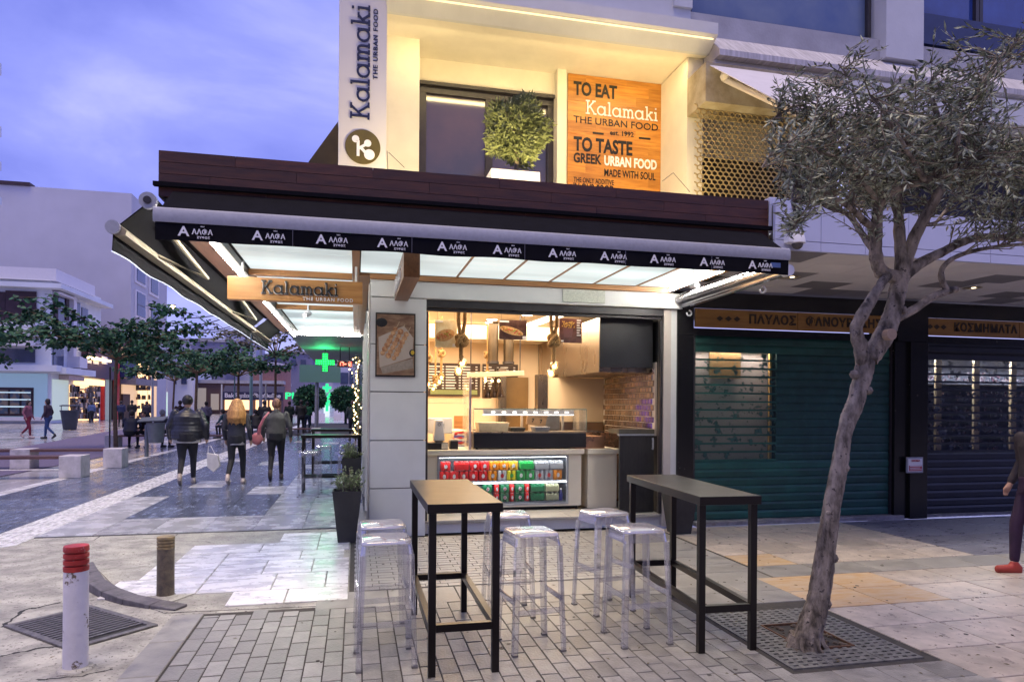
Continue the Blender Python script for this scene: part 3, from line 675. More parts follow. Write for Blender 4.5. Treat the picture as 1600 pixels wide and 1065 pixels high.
t = thing('drinks_bottle', 'small blue and white bottle at the right end of the lower fridge shelf', 'bottle', (2.83, 9.22, .271))
b = MB(); b.lathe([(.025, .271), (.027, .28), (.027, .36), (.012, .40), (.012, .42)], (2.83, 9.22, 0), 12); b.build('bottle_body', M('bottle_blue', Cc['blue'], .3), t, smooth=True)
b = MB(); b.lathe([(.014, .42), (.014, .44)], (2.83, 9.22, 0), 10); b.build('cap', m_lite, t)
# second counter + black door + steel fryer table behind
t = thing('side_counter', 'narrow cream counter cabinet right of the drinks counter', 'counter', (3.4, 9.4, .165))
b = MB(); b.box(3.19, 3.62, 9.1, 9.75, .17, .925); b.build('cabinet', m_cout, t, bevel=.003)
b = MB(); b.box(3.17, 3.64, 9.05, 9.8, .93, 1.0); b.build('worktop', m_cout, t, bevel=.005)
t = thing('service_door', 'black half-height service door at the right of the shop front', 'door', (3.7, 8.62, .165))
b = MB(); b.box(3.46, 3.955, 8.60, 8.64, .17, 1.20); b.build('door_leaf', M('scuffed_black', (.03, .028, .028), .45, scale=6, var=.4, stretch=(4, 1, 1), bump=.1), t, bevel=.003)
b = MB(); b.box(3.45, 3.955, 8.59, 8.66, 1.205, 1.225); b.build('metal_edge', m_grey, t)
b = MB(); b.box(3.45, 3.96, 8.60, 9.0, 1.228, 1.29); b.build('sill', M('dark_sill', (.10, .09, .07), .3), t)
b = MB(); b.path([(3.93, 8.585, 1.02), (3.93, 8.575, 1.05), (3.93, 8.575, 1.14), (3.93, 8.585, 1.17)], .014, 8); b.build('handle', m_grey, t)
t = thing('grill_station', 'long brushed steel grill bench along the tiled wall', 'grill', (3.5, 10.0, .15))
m_cop = M('coppery_steel', (.72, .42, .28), .3, metal=.9, scale=4, var=.2, rvar=.1)
b = MB(); b.box(3.30, 3.95, 9.85, 10.6, .15, 1.19); b.build('body', m_cop, t)
b = MB(); b.box(3.0, 3.44, 9.12, 9.84, 1.003, 1.17); b.build('front_panel', m_cop, t)
b = MB()
for i in range(9): b.box(3.06+i*.08, 3.09+i*.08, 9.9, 10.5, 1.195, 1.21)
b.build('grill_bar', m_frame, t)
b = MB(); b.box(3.02, 3.95, 10.52, 10.6, 1.2, 1.34); b.build('splashback', m_steel, t)
t = thing('extractor_hood', 'large brushed steel extractor hood with a glossy black front', 'hood', (3.6, 9.5, 2.1))
b = MB(); b.box(3.21, 3.95, 8.70, 12.0-.1, 2.13, 2.80); b.build('steel_casing', m_steel, t)
b = MB(); b.box(3.19, 3.955, 8.655, 8.695, 2.12, 2.79); b.build('black_front', m_blackp, t, bevel=.003)
b = MB(); b.box(3.2, 3.95, 8.72, 10.6, 2.06, 2.128); b.build('lower_rim', m_steel, t)
for i, x in enumerate((2.20, 2.46)):
    t = thing('vent_duct', ['left of two dark round vent ducts hanging from the shop ceiling', 'right of two dark round vent ducts hanging from the shop ceiling'][i], 'duct', (x, 11.0, 2.3), group='vent ducts')
    b = MB(); b.lathe([(.085, 2.28), (.085, 2.95)], (x, 11.0, 0), 18); b.build('pipe', M('duct_brown', (.10, .075, .05), .3, metal=.7), t, smooth=True)
    b = MB(); b.lathe([(.098, 2.28), (.098, 2.32)], (x, 11.0, 0), 18); b.build('flange', m_frame, t)
# menu boards with chalk-like rows
def menu(x0, x1, z0, z1, label, cols, green=None):
    t = thing('menu_board', label, 'menu board', ((x0+x1)/2, 11.92, z0), group='menu boards on the back wall')
    b = MB(); b.box(x0, x1, 11.89, 11.925, z0, z1); b.build('board', M('menu_brown', (.045, .022, .014), .5), t)
    b = MB(); rr = random.Random(len(label))
    cw = (x1-x0-.04)/cols
    for c in range(cols):
        z = z1-.05
        while z > z0+.15:
            xx = x0+.02+c*cw
            b.box(xx, xx+cw*rr.uniform(.45, .68), 11.884, 11.888, z-.018, z); b.box(xx+cw*.78, xx+cw*.9, 11.884, 11.888, z-.018, z); z -= .047
    b.build('menu_line', m_lite, t, kind='stuff')
    b = MB(); b.box(x0+.05, x1-.05 if not green else x1-.2, 11.885, 11.888, z0+.03, z0+.11); b.box(x0+.06, x1-.06 if not green else x1-.22, 11.882, 11.8845, z0+.04, z0+.10) ; b.build('boxed_offer', M('offer_olive', (.25, .30, .12), .5), t)
    if green:
        b = MB(); b.box(x1-.14, x1-.02, 11.884, 11.888, z0+.02, z0+.14); b.build('green_patch', M('lime', (.42, .62, .08), .5), t)
def bx(px, Y=11.9): return AY(px, 590, Y).x
zt, zb = AY(740, 568, 11.9).z, AY(740, 619, 11.9).z
menu(bx(668), bx(750), zb, zt, 'wide brown menu board on the back wall, left of the heat lamps', 3)
menu(bx(754), bx(809), zb, zt, 'narrow brown menu board with a lime corner, right of the heat lamps', 2, True)
# hanging posters
def poster(x0, x1, y0, y1, Y, label, kind):
    p, q = AY(x0, y0, Y), AY(x1, y1, Y)
    t = thing('food_poster', label, 'poster', ((p.x+q.x)/2, Y, q.z), group='posters hanging in the shop opening')
    b = MB(); b.box(p.x, q.x, Y, Y+.012, q.z, p.z); b.build('poster_board', M('poster_'+kind[0], kind[1], .4, scale=9, col2=kind[2], lo=.4, hi=.6, detail=3), t)
    b = MB(); cx, cz = (p.x+q.x)/2, (p.z+q.z)/2; wx, wz = (q.x-p.x)/2, (p.z-q.z)/2
    if kind[0] == 'cup':
        b.prism([(cx-.55*wx, cz-.55*wz), (cx+.1*wx, cz-.55*wz), (cx+.25*wx, cz+.25*wz), (cx-.7*wx, cz+.25*wz)], Y-.004, Y-.001, 'y')
        b.build('printed_cup', M('print_cup', (.20, .09, .10), .5), t)
        b = MB()
        for i in range(40): b.ball((cx-.22*wx+R.uniform(-.55, .55)*wx, Y-.003, cz+.3*wz+R.uniform(-.08, .45)*wz), .009, 5, 1, 1, .3)
        b.build('printed_fries', M('print_fries', (.62, .38, .10), .5), t)
    else:
        n = 16
        b.prism([(cx-.1*wx+.95*wx*cos(a*2*pi/n)*.9-(.2*wx*sin(a*2*pi/n) if kind[0] != 'dog' else -.0), cz-.12*wz+.38*wz*sin(a*2*pi/n)+kind[3]*wz*cos(a*2*pi/n)) for a in range(n)], Y-.003, Y-.001, 'y')
        b.build('printed_bread', M('print_bread', (.72, .45, .20), .5, scale=30, var=.4), t)
        b = MB()
        for i in range(34):
            a = R.uniform(-.8, .75); b.ball((cx-.1*wx+a*wx*.9, Y-.004, cz-.14*wz+kind[3]*wz*a+R.uniform(-.16, .2)*wz), R.uniform(.006, .013), 5, 1, 1.5, .3)
        b.build('printed_filling', M('print_fill', (.50, .08, .05), .5, scale=60, col2=(.25, .42, .06), lo=.45, hi=.5), t)
    b = MB(); b.box(p.x+.006, p.x+.35*wx*2, Y-.005, Y-.0035, p.z-.035, p.z-.012) if kind[0] != 'cup' else None
    b.box(q.x-.06, q.x-.006, Y-.005, Y-.0035, q.z+.01, q.z+.05) if kind[0] != 'cup' else b.box(p.x+.01, p.x+.06, Y-.005, Y-.0035, q.z+.012, q.z+.035)
    if kind[0] == 'cup':
        for k in range(7): b.box(q.x-.075, q.x-.015-.01*(k % 3), Y-.005, Y-.0035, p.z-.03-k*.034, p.z-.012-k*.034)
    b.build('printed_caption', m_lite, t)
    b = MB(); b.path([(p.x+.03, Y+.006, p.z), (p.x+.03, Y+.006, 2.95)], .0015, 4); b.path([(q.x-.03, Y+.006, p.z), (q.x-.03, Y+.006, 2.95)], .0015, 4); b.build('hanging_wire', m_frame, t)
poster(680, 714, 499, 543, 8.95, 'white framed poster of a filled wrap hanging at the left of the opening', ('wrap', (.85, .80, .60), (.70, .60, .35), .25))
poster(780, 823, 499, 531, 9.0, 'wide dark poster of a long sandwich hanging in the middle of the opening', ('dog', (.10, .05, .04), (.05, .02, .02), -.3))
poster(874, 909, 497, 536, 8.95, 'dark square poster of a cup of fries hanging beside the hood', ('cup', (.16, .06, .05), (.08, .03, .03), 0))
# rope pendants
m_rope = M('jute_rope', (.42, .25, .09), .85, scale=60, col2=(.20, .11, .04), bump=1.0, bscale=90, stretch=(1, 1, .5))
m_bulb = EM('bulb_glow', (1, .62, .22), 7.0); m_fil = EM('filament_glow', (1, .82, .45), 45)
def pendant(px, pyk, pyb, Y, label, loop=True, k=1.0):
    kn = AY(px, pyk, Y); bb = AY(px-2, pyb, Y); t = thing('rope_lamp', label, 'pendant lamp', (kn.x, Y, 2.9), group='rope pendant lamps')
    b = MB(); ztop = 2.93; r_ = .021*k
    if loop:
        for s_ in (-1, 1): b.path([(kn.x+s_*.045, Y, ztop), (kn.x+s_*.042, Y+.01*s_, (ztop+kn.z)/2), (kn.x+s_*.012, Y, kn.z+.03)], r_, 8)
    else: b.path([(kn.x, Y, ztop), (kn.x+.005, Y, kn.z)], r_, 8)
    b.path([(kn.x, Y, kn.z), (kn.x-.005, Y, bb.z+.10)], r_*1.1, 8); b.build('rope', m_rope, t, smooth=True)
    b = MB(); P_ = []
    for i in range(37):
        a = i/36*2*pi*2; P_.append((kn.x+(.042+.018*cos(1.5*a))*cos(a)*k, Y+(.042+.018*cos(1.5*a))*sin(a)*.8*k, kn.z+.052*sin(1.5*a)*k))
    b.path(P_, .023*k, 8, cap=False); b.build('knot', m_rope, t, smooth=True)
    b = MB()
    for i in range(14):
        a = i*2*pi/14; z = bb.z+.13; b.path([(kn.x, Y, z), (kn.x+.022*cos(a), Y+.022*sin(a), z-.02), (kn.x+.048*cos(a), Y+.048*sin(a), z-.06-.01*(i % 3))], [.010, .008, .002], 5)
    b.build('frayed_end', m_rope, t)
    for i, (dx, dz) in enumerate(((.022, .065), (-.014, -.02))):
        c = (bb.x+dx*k, Y+.01*i, bb.z+dz*k); q_ = MB(); q_.ball(c, .050*k, 14); o = q_.build('bulb', GLASS('bulb_glass', (1, .9, .7), .05, edge=.3), t, smooth=True)
        q_ = MB(); q_.ball(c, .028*k, 10, 1.2); o2 = q_.build('filament', m_bulb, o); 
        q_ = MB(); q_.path([(c[0], c[1], c[2]+.03*k), (c[0], c[1], c[2]+.07*k)], .013*k, 8); q_.build('socket', m_frame, o)
pendant(721, 532, 576, 8.85, 'thick knotted rope lamp with two bulbs, left end of the opening', True, 1.25)
pendant(865, 532, 580, 8.85, 'thick knotted rope lamp with two bulbs, beside the extractor hood', True, 1.25)
pendant(690, 552, 595, 10.2, 'knotted rope lamp hanging behind the wrap poster', False, .8)
pendant(668.5, 560, 606, 9.9, 'rope lamp half hidden by the white column', False, .9)
pendant(762, 554, 588, 11.2, 'small rope lamp hanging left of the ducts', False, .9)
pendant(680, 590, 606, 11.0, 'short rope lamp furthest back near the menu board', False, .7)
# heat lamps under their light shelf
t = thing('heat_lamp_rail', 'cream rail shelf carrying glowing heat lamps over the counter', 'lamp rail', (2.1, 9.9, 2.0))
b = MB(); b.box(1.60, 2.42, 9.75, 9.95, 2.02, 2.09, rot=(0, radians(-3), radians(3))); b.build('rail', m_intw, t, bevel=.004)
for x in (1.64, 2.38):
    b = MB(); b.path([(x, 9.85, 2.09), (x, 9.85, 2.95)], .008, 6); b.build('rail_hanger', m_frame, t)
for i, x in enumerate((1.88, 1.97, 2.06)):
    t = thing('heat_lamp', ['left dark bell heat lamp over the display case', 'middle dark bell heat lamp over the display case', 'right dark bell heat lamp over the display case'][i], 'heat lamp', (x, 9.85, 1.72), group='bell heat lamps')
    b = MB(); b.lathe([(.070, 1.70+.01*i), (.066, 1.74), (.045, 1.82), (.022, 1.88), (.018, 1.93)], (x, 9.85-.04*i, 0), 16); b.build('shade', M('bronze_shade', (.04, .02, .012), .22, metal=.5), t, smooth=True)
    b = MB(); b.path([(x, 9.85-.04*i, 1.92), (x, 9.85, 2.02)], .007, 6); b.build('cord', m_frame, t)
    b = MB(); b.ball((x-.03, 9.8-.04*i, 1.955), .022, 8); b.build('indicator_glow', m_bulb, t)
# display case
t = thing('display_case', 'glass food display case with a black base on the counter', 'display case', (2.35, 9.4, 1.0))
x0, x1 = 1.56, 3.16
b = MB(); b.box(x0, x1, 9.10, 9.70, 1.02, 1.215); b.build('black_base', m_blackp, t, bevel=.003)
b = MB(); b.box(x0-.002, x1+.002, 9.098, 9.70, 1.217, 1.235); b.build('steel_deck', m_steel, t)
g_ = GLASS('clear_glass')
for a in ((x0, x1, 9.10, 9.105, 1.236, 1.55), (x0, x0+.005, 9.106, 9.70, 1.236, 1.55), (x1-.005, x1, 9.106, 9.70, 1.236, 1.55), (x0, x1, 9.10, 9.70, 1.552, 1.557)):
    b = MB(); b.box(*a); b.build('glass_pane', g_, t)
b = MB()
for a in ((x0-.002, x1+.002, 9.096, 9.10, 1.543, 1.558), (x0-.004, x0, 9.09, 9.104, 1.236, 1.55), (x1, x1+.004, 9.09, 9.104, 1.236, 1.55)): b.box(*a)
b.build('glass_edge', M('green_glass_edge', (.30, .40, .36), .2), t)
b = MB(); b.box(x0+.14, x1-.17, 9.14, 9.19, 1.475, 1.54); b.build('light_housing', m_lite, t)
b = MB()
for i in range(8): b.box(x0+.25+i*.15, x0+.30+i*.15, 9.135, 9.139, 1.50, 1.512)
b.box(x0+.14, x1-.17, 9.145, 9.185, 1.466, 1.473); b.build('case_light', EM('case_glow', (1, .93, .82), 3.5), t)
b = MB(); b.box(2.35, 2.38, 9.64, 9.68, 1.236, 1.55); b.box(2.97, 3.0, 9.64, 9.68, 1.236, 1.55); b.build('rear_post', m_beigefr, t)
for x in (x0+.05, x1-.07):
    b = MB(); b.lathe([(.018, 1.0), (.014, 1.02)], (x, 9.14, 0), 8); b.build('foot', m_black, t)
trays = [(1.66, 2.1, 9.3, 9.6, 1.236, 1.36, 'pale food tray at the left inside the display case', (.75, .62, .42)), (2.12, 2.34, 9.3, 9.6, 1.236, 1.29, 'dark food tray in the middle of the display case', (.06, .06, .06)), (2.45, 2.68, 9.25, 9.5, 1.236, 1.30, 'small silver tray at the right inside the display case', (.45, .45, .48))]
for a in trays:
    b = MB(); b.box(*a[:6], taper=.02); o = b.build('food_tray', M('tray%d' % int(a[0]*100), a[7], .4), None, bevel=.004); tag(o, a[6], 'tray')
t = thing('cardboard_box', 'open cardboard box printed with two black marks beside the case back', 'box', (2.6, 9.5, 1.24))
b = MB(); b.box(2.42, 2.70, 9.54, 9.62, 1.31, 1.44, rot=(0, radians(8), 0)); b.box(2.38, 2.72, 9.53, 9.54, 1.43, 1.50, rot=(radians(20), radians(14), 0)); b.build('carton', M('cardboard', (.42, .27, .16), .8), t)
for i in range(2):
    v, f = text_mb('7', .07, .003, 1, .002); b = MB(); b.add(on_front(v, 2.50+i*.12, 9.53, 1.385-i*.016), f); b.build('printed_mark', m_ink, t)
t = thing('steel_container', 'grey steel food container behind the right end of the display case', 'container', (2.85, 9.8, 1.2)); b = MB(); b.box(2.72, 2.96, 9.72, 10.0, 1.24, 1.52); b.build('bin_body', M('grey_steel', (.3, .3, .31), .35, metal=.6), t, bevel=.006)
b = MB(); b.box(2.71, 2.97, 9.71, 10.01, 1.521, 1.535); b.build('lid', m_steel, t)
t = thing('sneeze_guard', 'clear upright glass screen at the left end of the display case', 'glass screen', (1.5, 9.4, 1.0))
b = MB(); b.box(1.50, 1.508, 9.08, 9.7, 1.002, 1.98); b.build('pane', g_, t); b = MB(); b.box(1.49, 1.52, 9.06, 9.08, 1.002, 1.98); b.box(.9, 1.49, 9.30, 9.303, 1.62, 1.625); b.build('edge_strip', M('violet_edge', (.55, .45, .5), .3), t)
b = MB(); b.box(.86, 1.48, 9.298, 9.302, 1.63, 1.98); b.build('front_pane', g_, t)
# till, scanner, printer
t = thing('till_monitor', 'white touch screen till seen from behind on the counter', 'till', (1.1, 9.5, 1.0))
b = MB(); b.box(.98, 1.32, 9.45, 9.48, 1.20, 1.42, rot=(radians(-10), 0, radians(-6))); b.build('screen_back', m_lite, t, bevel=.012)
b = MB(); b.box(1.08, 1.2, 9.40, 9.44, 1.27, 1.34); b.build('hinge', m_grey, t); b = MB(); b.path([(1.14, 9.44, 1.002), (1.14, 9.47, 1.25)], .03, 10); b.build('neck', m_lite, t)
t = thing('payment_scanner', 'white tapered payment stand with a small round mark', 'payment stand', (1.11, 9.3, 1.0))
b = MB(); b.box(1.03, 1.19, 9.22, 9.34, 1.11, 1.395, taper=-.0); 
b.v = [((1.11+(x-1.11)*(1 if z < 1.2 else .66)), y, z) for x, y, z in b.v]; b.build('stand_body', m_lite, t, bevel=.012)
b = MB(); P_ = [(1.11+.018*cos(i*pi/8), 9.217, 1.335+.018*sin(i*pi/8)) for i in range(17)]; b.path(P_, .0025, 5, cap=False); b.build('round_mark', m_inkb, t)
b = MB(); b.box(1.06, 1.16, 9.2, 9.35, 1.096, 1.109); b.build('foot', m_frame, t)
t = thing('card_reader_box', 'black cash printer box with a white paper note on it', 'printer', (1.1, 9.25, 1.0)); b = MB(); b.box(.90, 1.22, 9.12, 9.40, 1.001, 1.095); b.build('box_body', m_blackp, t, bevel=.008)
b = MB(); b.box(1.13, 1.22, 9.112, 9.116, 1.01, 1.085); b.build('paper_note', M('note_paper', (.66, .64, .58), .7, scale=80, var=.35), t)
t = thing('receipt_printer', 'small black receipt printer right of the payment stand', 'printer', (1.31, 9.25, 1.0)); b = MB(); b.box(1.25, 1.36, 9.14, 9.32, 1.001, 1.12); b.build('printer_body', m_blackp, t, bevel=.01)
b = MB(); b.box(1.26, 1.35, 9.16, 9.3, 1.121, 1.135); b.build('lid', m_beigefr, t)
t = thing('snack_box', 'open cream box of blue and red snack bags behind the counter', 'snack box', (1.6, 10.6, 1.0)); b = MB(); b.box(1.36, 1.62, 9.9, 10.9, .2, 1.22); b.build('bin_body', m_intw, t)
for i in range(10):
    b = MB(); b.box(1.38+.02*(i % 2), 1.56, 9.90-.03, 9.90-.005, .95+.025*i, .985+.025*i, rot=(.2, .2*(i % 3-1), .3)); b.build('snack_bag', M('bag%d' % (i % 3), [(.5, .03, .03), (.15, .12, .45), (.7, .7, .7)][i % 3], .4), t)
t = thing('back_worktop', 'low cream worktop with an orange board under the menu boards', 'worktop', (2.0, 11.6, .15)); b = MB(); b.box(.9, 3.0, 11.3, 11.88, .15, 1.12); b.build('cabinet', m_intw, t)
b = MB(); b.box(1.6, 1.85, 11.25, 11.28, 1.12, 1.42); b.build('wood_board', m_wood, t); b = MB(); b.box(1.86, 2.8, 11.2, 11.24, 1.13, 1.2); b.build('tray_rail', m_steel, t)
t = thing('wall_poster', 'framed poster of three grilled skewers on the white column', 'poster', (.5, 8.37, 1.9))
p, q = AY(587, 488, 8.36), AY(648.5, 589, 8.36)
b = MB(); b.box(p.x, q.x, 8.345, 8.372, q.z, p.z); b.build('frame', m_black, t, bevel=.003)
x0, x1, z0, z1 = p.x+.015, q.x-.015, q.z+.02, p.z-.02
b = MB(); b.box(x0, x1, 8.338, 8.344, z0, z1); b.build('print', M('print_table', (.34, .22, .14), .35, scale=3, col2=(.16, .08, .05), stretch=(2, 1, 6)), t)
def cutp(pts, d): return [(x0+a*(x1-x0), z0+c*(z1-z0)) for a, c in pts]
b = MB(); b.prism(cutp([(.08, .12), (.95, .30), (.98, .62), (.72, .82), (.04, .62)], 0), 8.335, 8.337, 'y'); b.build('printed_tray', M('print_tray', (.50, .42, .36), .35, scale=4, var=.15), t)
b = MB(); b.prism(cutp([(.16, .02), (.98, .12), (.96, .28), (.10, .12)], 0), 8.333, 8.3345, 'y'); b.build('printed_napkin', M('print_napkin', (.36, .30, .25), .35, scale=30, var=.25), t)
for k in range(3):
    b = MB(); ax, az = x0+(.16+.15*k)*(x1-x0), z0+(.36-.04*k)*(z1-z0); bx_, bz = ax+.145, az+.29
    b.path([(ax-.01, 8.333, az-.02), (bx_+.05, 8.333, bz+.09)], .003, 5); o = b.build('printed_stick', M('print_stick', (.7, .55, .35), .5), t)
    b = MB()
    for i in range(7):
        f_ = i/6; b.ball((ax+(bx_-ax)*f_+R.uniform(-.004, .004), 8.330, az+(bz-az)*f_), .034+R.uniform(-.005, .004), 8, 1, 1, .15)
    b.build('printed_skewer', M('print_meat', (.62, .38, .20), .5, scale=24, col2=(.28, .10, .04), detail=4), t)
b = MB(); b.ball((x1-.025, 8.332, z0+.33*(z1-z0)+.03), .045, 10, 1, .8, .1); b.build('printed_bowl', m_ink, t); b = MB(); b.ball((x1-.02, 8.328, z0+.33*(z1-z0)+.035), .028, 10, 1, .8, .1); b.build('printed_sauce', M('mustard', (.7, .45, .03), .5), t)
b = MB(); b.ball((x0+.055, 8.332, z1-.10), .07, 10, .8, 1, .1); b.build('printed_bowl', m_ink, t)
# ---- signs
t = thing('hanging_sign', 'long wooden box sign reading Kalamaki under the canopy', 'sign', (-.65, 7.7, 2.82))
p, q = AY(355, 432, 7.7), AY(567, 478, 7.7)
b = MB(); b.box(p.x, .07, 7.70, 7.82, 2.702, 2.945); b.build('box', m_wood2 if False else M('sign_wood', (.52, .26, .085), .4, scale=3, col2=(.38, .17, .05), stretch=(.7, 5, 9), rvar=.08), t, bevel=.003)
v, f, wd_ = slab_word(h=.094, wd=.15, depth=.02); b = MB(); b.add([(-.98+x*1.0, 7.70-.006-z*1.0, 2.775+y) for x, y, z in v], f); b.build('raised_word', m_ink, t)
b = MB(); b.add([(-.986+x*1.0, 7.70-.002-z*.35, 2.770+y) for x, y, z in v], f); b.build('word_edge', m_lite, t)
put_text('tagline', 'THE URBAN FOOD', -.03, 7.692, 2.733, .052, m_lite, t, bold=.0006, align='RIGHT', depth=.008, spacing=1.25)
for x in (-1.18, .0):
    b = MB(); b.path([(x, 7.76, 2.945), (x, 7.76, 3.12)], .012, 8); b.build('hanger', m_white, t)
t = thing('blade_sign', 'wooden box sign sticking out of the canopy above the column', 'sign', (.53, 7.5, 2.85))
b = MB(); b.box(.455, .615, 6.78, 8.365, 2.855, 3.12); b.build('box', M('blade_wood', (.20, .085, .035), .4, scale=3, col2=(.12, .05, .02), stretch=(9, .7, 9)), t, bevel=.003)
v, f, wd_ = slab_word(h=.10, wd=.15, depth=.015); b = MB(); b.add([(.453-z, 8.15-x*1.15, 2.90+y) for x, y, z in v], f); b.build('raised_word', m_lite, t)
# vertical panel sign
vs_ = thing('vertical_sign', 'tall white vertical sign reading Kalamaki with a round olive emblem', 'sign', (.07, 8.3, 3.7))
xl, xr = AY(529, 150, 8.3).x, AY(604, 150, 8.3).x
b = MB(); b.box(xl, xr, 8.30, 8.46, 3.6, 7.6); b.build('panel', M('sign_panel', (.60, .58, .58), .5, scale=2, var=.05), vs_, bevel=.004)
v, f, wd_ = slab_word(h=.150, wd=.155, depth=.012)
zA = AY(572, 187, 8.3).z; sxl = (AY(572, 8, 8.3).z-zA)/wd_; cx_ = AY(578, 100, 8.3).x
b = MB(); b.add([(cx_-y*1.0, 8.30-.002-z, zA+x*sxl) for x, y, z in v], [tuple(reversed(i)) for i in f]); b.build('raised_word', m_inkb, vs_)
v, f = text_mb('THE URBAN FOOD', .075, .0012, 1, .006, 'LEFT', 1.22); zB = AY(588, 125, 8.3).z; h_ = max(p[0] for p in v); k_ = (AY(588, 15, 8.3).z-zB)/h_
b = MB(); xx = AY(587, 100, 8.3).x; b.add([(xx-y*1.0, 8.296-z, zB+x*k_) for x, y, z in v], f); b.build('tagline', m_inkb, vs_)
c = AY(567, 230, 8.3); rr_ = .205; b = MB(); b.prism([(c.x+rr_*cos(i*pi/24), c.z+rr_*sin(i*pi/24)) for i in range(48)], 8.288, 8.299, 'y'); b.build('round_emblem', M('olive_disc', (.11, .085, .012), .4), vs_)
b = MB(); 
def knob(x, z, r_, w_=8.282): b.prism([(c.x+x+r_*cos(i*pi/12), c.z+z+r_*sin(i*pi/12)) for i in range(24)], w_, 8.287, 'y')
knob(-.085, .085, .042); knob(.055, .045, .042, 8.281); knob(.075, -.088, .062, 8.280)
mbs = MB(); stroke(mbs, [(-.055, .07), (-.055, -.115)], .034, 0, .005); stroke(mbs, [(-.055, -.03), (.05, .04)], .032, 0, .0055); stroke(mbs, [(-.035, .0), (.06, -.10)], .034, 0, .006)
b.add([(c.x+x, 8.287-z, c.z+y) for x, y, z in mbs.v], mbs.f); b.build('emblem_figure', m_lite, vs_)
# wood board sign upstairs
bd = thing('menu_wall_board', 'orange wooden board with slogans between the two upper pilasters', 'sign board', (3.4, 9.3, 3.8))
WY = 9.36
p, q = AY(887, 117, WY), AY(1034, 135, WY); zt = (p.z+AY(1034, 136, WY).z)/2+.02
X0, X1 = p.x, q.x; 
row = 0; z = 3.5
while z < zt:
    z1_ = min(z+.145, zt); x = X0-[0, .35, .2][row % 3]
    while x < X1:
        a, c_ = max(x, X0), min(x+.62, X1)
        if c_-a > .02: mb = MB(); mb.box(a+.0008, c_-.0008, WY-.02, WY, z+.0008, z1_-.0008); mb.build('plank', m_wood2, bd, recentre=True)
        x += .62
    z += .145; row += 1
def btext(s, pxl, pxr, py, hpx, mat, bold=.004):
    """fit words between two places of the board"""
    A = AY(pxl, py[0], WY-.02); B_ = AY(pxr, py[1], WY-.02); v, f = text_mb(s, .2, bold*.6, 1, .003, 'LEFT'); 
    x_0, x_1 = min(a[0] for a in v), max(a[0] for a in v); y_0, y_1 = min(a[1] for a in v), max(a[1] for a in v)
    sx_ = (B_.x-A.x)/(x_1-x_0); hz_ = hpx*WY/1020.0; sy_ = hz_/(y_1-y_0); zc = (A.z+B_.z)/2
    b = MB(); b.add([(A.x+(x-x_0)*sx_, WY-.024-c, zc+(y-(y_0+y_1)/2)*sy_) for x, y, c in v], f); b.build('slogan_word', mat, bd)
m_gold = M('slogan_black', (.012, .01, .01), .5)
btext('TO EAT', 896, 964, (137, 146), 22, m_gold, .012)
btext('THE URBAN FOOD', 896, 1028, (187, 199), 11, m_gold, .003)
btext('est. 1992', 953, 990, (207, 211), 8, m_gold, .006)
btext('TO TASTE', 896, 988, (224, 233), 23, m_gold, .012)
btext('GREEK', 896, 940, (246, 250), 16, m_gold, .012)
btext('URBAN FOOD', 944, 1026, (251, 258), 16, m_lite, .012)
btext('MADE WITH SOUL', 944, 1024, (270, 276), 12, m_gold, .006)
btext('THE ONLY ADDITIVE', 896, 959, (280, 286), 8, m_gold, .004)
btext('IN OUR FOOD', 896, 959, (291, 297), 12, m_gold, .008)
btext('IS LOVE', 965, 1028, (301, 309), 15, m_gold, .012)
for a, c_ in (((926, 206), (943, 208)), ((998, 214), (1016, 216))):
    A = AY(*a, WY-.02); B_ = AY(*c_, WY-.02); b = MB(); b.box(A.x, B_.x, WY-.03, WY-.022, A.z-.03, A.z-.005); b.build('rule', m_gold, bd)
v, f, wd_ = slab_word(h=1, wd=.16, depth=.01); A = AY(915, 172, WY-.02); B_ = AY(1028, 186, WY-.02); k_ = (B_.x-A.x)/wd_
b = MB(); b.add([(A.x+x*k_, WY-.024-z*.5, (A.z+B_.z)/2-.05+y*k_*1.02) for x, y, z in v], f); b.build('raised_word', m_lite, bd)
# ================================================================== upper terrace of the shop
up_ = thing('upper_terrace', 'cream plastered upper terrace front lit warm above the wooden fascia', 'building', (2.3, 8.9, 3.4))
def wbox(name, x0, x1, y0, y1, z0, z1, mat, par, **k): b = MB(); b.box(x0, x1, y0, y1, z0, z1); return b.build(name, mat, par, **k)
WYb = 9.4
def xa(px, Y=WYb): return AY(px, 200, Y).x
def za(px, py, Y=WYb): return AY(px, py, Y).z
CZ = 6.35
wbox('terrace_floor', .17, 4.3, 8.62, 14, 3.2, 3.5, m_conc, up_)
wbox('wall', .2, xa(655, 8.94), 8.94, 9.5, 3.5, CZ, m_cream, up_)
wz0 = (za(668, 127)+za(864, 150))/2
wbox('beam_over_window', xa(655, 8.94)+.002, xa(866), 9.40, 9.6, wz0-.02, CZ, m_cream, up_)
wbox('pilaster', xa(866), xa(885, 9.25), 9.25, 9.6, 3.5, CZ, m_cream, up_)
wbox('wall', xa(885, 9.36)+.002, xa(1037, 9.36), 9.365, 9.6, 3.5, CZ-.004, m_cream, up_)
wbox('pilaster', xa(1037, 9.3), xa(1078, 9.1), 9.1, 9.6, 3.5, CZ-.002, m_cream, up_)
wbox('ceiling', .2, 4.62, 8.42, 9.7, CZ, CZ+.10, m_cream, up_)
b = MB(); b.prism([(8.12, CZ+.27), (8.12, CZ+.12), (8.36, CZ-.02), (8.41, CZ-.02), (8.41, CZ+.27)], .33, 4.60, 'x'); b.build('eave_band', m_lil, up_)
b = MB(); b.path([(.35, 8.16, CZ+.075), (4.55, 8.16, CZ+.075)], .010, 6); b.build('cove_led', EM('cove_glow', (1, .72, .34), 1.0), up_)
